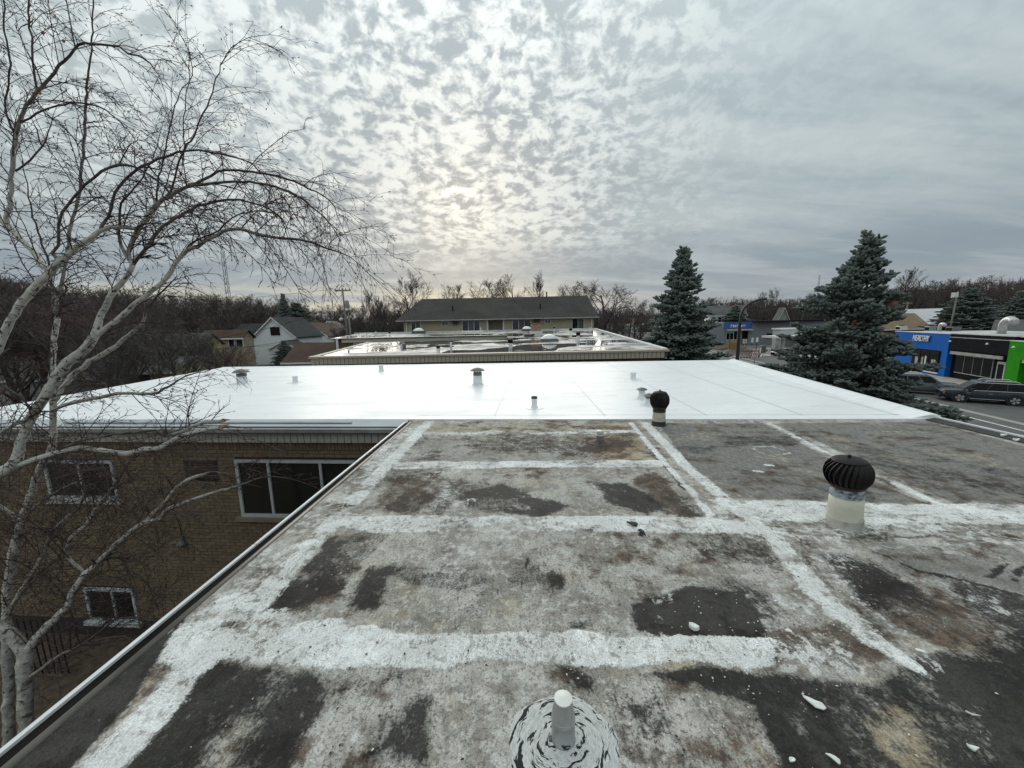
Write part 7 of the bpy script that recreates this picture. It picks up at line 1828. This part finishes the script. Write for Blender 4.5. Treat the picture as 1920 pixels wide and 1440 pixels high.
def car(label, loc, heading, L, Wd, H, paint, belt, cab, hood_z, suv=True, wheelbase=None, rails=False, trim=False, head_m=None):
    """x forward, y left, z up; cab = (rear base, rear top, front top, windscreen base) in x"""
    o = thing('parked_car', label, 'car', (loc[0], loc[1], loc[2]), heading, 'cars by the street')
    wbs = wheelbase or L * .59; wr = .37 if suv else .32; hw = Wd / 2; zb = .24 if suv else .18
    xs_ = np.linspace(-L / 2, L / 2, 25); st = []
    for x in xs_:
        u = (x + L / 2) / L
        if x > cab[3]: f = (x - cab[3]) / (L / 2 - cab[3]); zt_ = belt - (belt - hood_z) * f ** 1.3 - (.16 if f > .93 else 0) * (f - .93) / .07
        elif x < cab[0]: f = (cab[0] - x) / max(.01, cab[0] + L / 2); zt_ = belt - .06 * f
        else: zt_ = belt
        e = max(0, abs(2 * u - 1) - .80) / .20; w = hw * (1 - .22 * e ** 2.2); lo = zb + .16 * e ** 1.5
        st.append((x, w, lo, zt_))
    g = MB(); n = 12
    for (x, w, lo, zt_) in st:
        ring_ = [(-w * .86, lo), (-w * .98, lo + .13), (-w, lo + (zt_ - lo) * .45), (-w * .985, zt_ - .14), (-w * .93, zt_ - .03), (-w * .6, zt_ + .012), (w * .6, zt_ + .012), (w * .93, zt_ - .03), (w * .985, zt_ - .14), (w, lo + (zt_ - lo) * .45), (w * .98, lo + .13), (w * .86, lo)]
        g.v += [(x, y, z) for y, z in ring_]
    for i in range(len(st) - 1):
        for j in range(n):
            j2 = (j + 1) % n; g.f.append((i*n + j, (i+1)*n + j, (i+1)*n + j2, i*n + j2)); g.m.append(0)
    g.f.append(tuple(range(n))); g.f.append(tuple((len(st)-1)*n + j for j in range(n-1, -1, -1))); g.m += [0, 0]
    g.build('body', paint, o, 35)
    yb, yt = hw * .93, hw * .70
    def cy(z): k = (z - belt) / (H - belt); return yb + (yt - yb) * k
    prof = [(cab[0], belt - .02), (cab[0] + (cab[1] - cab[0]) * .7, belt + (H - belt) * .72), (cab[1], H - .05), (cab[1] + .35, H), ((cab[1] + cab[2]) / 2, H + .015), (cab[2] - .25, H - .005), (cab[2], H - .05), (cab[3], belt - .02)]
    g = MB(); m_ = len(prof)
    for sgn in (-1, 1): g.v += [(x, sgn * cy(z), z) for x, z in prof]
    for i in range(m_ - 1): g.f.append((i, i + 1, m_ + i + 1, m_ + i)); g.m.append(0)
    g.f.append(tuple(range(m_ - 1, -1, -1))); g.f.append(tuple(range(m_, 2 * m_))); g.m += [0, 0]
    cabo = g.build('cabin', paint, o, 30)
    def xr_(z, front):                                # x of windscreen / tailgate line at z
        k = (z - belt) / (H - belt)
        return cab[3] + (cab[2] - cab[3]) * k if front else cab[0] + (cab[1] - cab[0]) * k
    zl, zh = belt + .03, H - .13; f0, f1 = xr_(zl, True) - .14, xr_(zh, True) - .10; r0, r1 = xr_(zl, False) + .2, xr_(zh, False) + .18
    nb = 3; names = ['side_window'] * 3
    for sgn in (-1, 1):
        for k in range(nb):
            u0, u1 = k / nb, (k + 1) / nb; pts = []
            for (zz, a, b_) in ((zl, r0, f0), (zh, r1, f1)):
                xa_, xb_ = a + (b_ - a) * u0 + (.03 if k else 0), a + (b_ - a) * u1 - (.03 if k < nb - 1 else 0); pts.append((xa_, xb_, zz))
            g = MB(); eps = .008
            q = [(pts[0][0], sgn * (cy(pts[0][2]) + eps), pts[0][2]), (pts[0][1], sgn * (cy(pts[0][2]) + eps), pts[0][2]), (pts[1][1], sgn * (cy(pts[1][2]) + eps), pts[1][2]), (pts[1][0], sgn * (cy(pts[1][2]) + eps), pts[1][2])]
            g.poly(q); link('side_window', g.mesh('side_window', M_cglass), o)
        if trim:
            g = MB(); pth = [(f0 + .02, sgn * (cy(zl) + .012), zl - .03), (r0 - .05, sgn * (cy(zl) + .012), zl - .01), (r0 - .16, sgn * (cy((zl + zh) / 2) + .012), (zl + zh) / 2), (r1 - .04, sgn * (cy(zh) + .012), zh + .03), (f1, sgn * (cy(zh) + .012), zh + .035)]
            g.tube(pth, .022, 6); g.build('window_trim', M_chrome, o)
        g = MB(); g.box(-wbs / 2 + wr + .12, wbs / 2 - wr - .12, sgn * hw * .99 - .015, sgn * hw * .99 + .02, zb + .10, zb + .16); g.build('sill_trim', M_chrome if trim else M_plastic, o)
        g = MB(); mx_ = xr_(belt + .1, True) - .28; g.box(mx_ - .08, mx_ + .08, min(sgn * (hw + .0), sgn * (hw + .2)), max(sgn * (hw + .0), sgn * (hw + .2)), belt + .02, belt + .17); g.build('mirror', M_plastic if trim else paint, o)
        if rails:
            g = MB(); g.tube([(cab[1] + .25, sgn * yt * .93, H - .02), (cab[1] + .4, sgn * yt * .93, H + .06), (cab[2] - .45, sgn * yt * .93, H + .06), (cab[2] - .3, sgn * yt * .93, H - .01)], .028, 6); g.build('roof_rail', M_chrome, o)
        for k in (-.13, .95):
            g = MB(); xx = k; g.box(xx - .1, xx + .1, sgn * (hw * .985) - .01, sgn * (hw * .985) + .025, belt - .22, belt - .18); g.build('door_handle', M_chrome if trim else paint, o)
        for xx in (-.48, .5):
            g = MB(); g.box(xx - .006, xx + .006, sgn * hw * .99 - .004, sgn * hw * .99 + .006, zb + .2, belt - .06); g.build('door_gap', M_plastic, o)
    for (front, nm, eps) in ((True, 'windscreen', .012), (False, 'rear_window', .012)):
        z0_, z1_ = belt + .05, H - .12; x0_, x1_ = xr_(z0_, front), xr_(z1_, front); s = 1 if front else -1
        g = MB(); g.poly([(x0_ + s * eps * 2, -cy(z0_) * .9, z0_), (x0_ + s * eps * 2, cy(z0_) * .9, z0_), (x1_ + s * eps * 2, cy(z1_) * .9, z1_), (x1_ + s * eps * 2, -cy(z1_) * .9, z1_)]); link(nm, g.mesh(nm, M_cglass), o)
    for sx in (-1, 1):
        for sgn in (-1, 1):
            g = MB(); yy = sgn * (hw - .10)
            def disc(g, r0_, y0_, y1_, nn=22, mi=0):
                k = len(g.v)
                for y in (y0_, y1_): g.v += [(r0_ * math.cos(2 * math.pi * j / nn), y, r0_ * math.sin(2 * math.pi * j / nn)) for j in range(nn)]
                for j in range(nn): j2 = (j + 1) % nn; g.f.append((k + j, k + j2, k + nn + j2, k + nn + j)); g.m.append(mi)
                g.f.append(tuple(k + j for j in range(nn))); g.f.append(tuple(k + nn + j for j in range(nn))); g.m += [mi, mi]
            disc(g, wr + .075, -.10 * sgn, .096 * sgn); w_ = link('wheel_arch', g.mesh('wheel_arch', M_plastic), o); w_.location = (sx * wbs / 2, yy, wr + .03)
            g = MB(); disc(g, wr, -.1 * sgn, .115 * sgn); wo = link('wheel', g.mesh('wheel', M_tyre), o); wo.location = (sx * wbs / 2, yy, wr)
            g = MB(); disc(g, wr * .66, .11 * sgn, .12 * sgn, mi=1)
            for q in range(5):
                for dd in (-.16, .16):
                    a = q * 2 * math.pi / 5 + dd; ca, sa = math.cos(a), math.sin(a); w2 = .045
                    g.poly([(.05 * ca - w2 * sa * .7, .124 * sgn, .05 * sa + w2 * ca * .7), (.05 * ca + w2 * sa * .7, .124 * sgn, .05 * sa - w2 * ca * .7), (wr * .66 * ca + w2 * sa, .124 * sgn, wr * .66 * sa - w2 * ca), (wr * .66 * ca - w2 * sa, .124 * sgn, wr * .66 * sa + w2 * ca)])
            link('rim', g.mesh('rim', [M_rim, M_plastic]), wo)
    xf = L / 2
    for sgn in (-1, 1):
        g = MB(); g.box(xf - .42, xf - .10, min(sgn * hw * .62, sgn * hw * .90), max(sgn * hw * .62, sgn * hw * .90), hood_z - .30, hood_z - .12); g.build('headlight', head_m or M_lens, o)
        g = MB(); g.box(-xf + .02, -xf + .3, min(sgn * hw * .62, sgn * hw * .93), max(sgn * hw * .62, sgn * hw * .93), belt - .34, belt - .12); g.build('taillight', M_tail, o)
    g = MB(); g.box(xf - .14, xf - .0, -hw * .6, hw * .6, hood_z - .42, hood_z - .14); g.build('grille', M_plastic, o)
    g = MB(); g.box(xf - .1, xf + .03, -hw * .55, hw * .55, zb + .02, zb + .2); g.build('bumper', M_plastic, o)
    g = MB(); g.box(xf - .03, xf + .035, -hw * .62, hw * .62, hood_z - .13, hood_z - .09); g.build('grille_bar', M_chrome, o)
    return o
M_cdark = pmat('dark_blue_grey_car_paint', (0.016, 0.024, 0.034), (0.019, 0.028, 0.038), 1, .25, spec=.4); M_cgrey = pmat('grey_car_paint', (0.085, 0.095, 0.105), (0.10, 0.11, 0.12), 1, .25, spec=.5); M_csil = pmat('silver_car_paint', (0.24, 0.235, 0.22), (0.27, 0.265, 0.25), 1, .28, spec=.7, metal=.3)
zc_ = GZ + .006
fw_, rw_ = oz(1797, 754, GZ), oz(1900, 761, GZ); md = (fw_ + rw_) / 2; dv = fw_ - rw_; nrm = Vector((-dv.y, dv.x, 0)).normalized(); wbx = dv.length
if nrm.dot(md) < 0: nrm = -nrm
md = md + nrm * .82
car('dark blue grey sport utility car with chrome window trim and five spoke wheels', (md.x, md.y, zc_), math.atan2(dv.y, dv.x), wbx * 1.72, 1.92, 1.66, M_cdark, .98, (-wbx * .80, -wbx * .66, wbx * .16, wbx * .46), .92, True, wbx, True, True, M_amber)
f_ = oz(1790, 742, GZ); b0 = Vector((f_.x, f_.y, 0)); hd = Vector((.80, -.60, 0)); q = b0 - hd * 2.0 + Vector((.6, .8, 0)) * .4
car('grey sport utility car with silver roof rails standing in front of the blue shop', (q.x, q.y, zc_), math.atan2(hd.y, hd.x), 4.6, 1.85, 1.64, M_cgrey, .98, (-2.15, -1.75, .35, 1.15), .94, True, 2.7, True, False)
q = oz(1455, 668, GZ)
car('silver hatchback parked by the junction pavement, half hidden by the large spruce', (q.x + 1.6, q.y, zc_), math.pi, 4.4, 1.75, 1.46, M_csil, .88, (-2.0, -1.35, .35, 1.25), .80, False, 2.6, False, False)
q = oy(1195, 606, 210)
car('tiny dark car far down the street', (q.x, 210, zc_), 1.6, 4.4, 1.8, 1.5, M_cgrey, .9, (-2.0, -1.35, .35, 1.25), .82, False, 2.6)
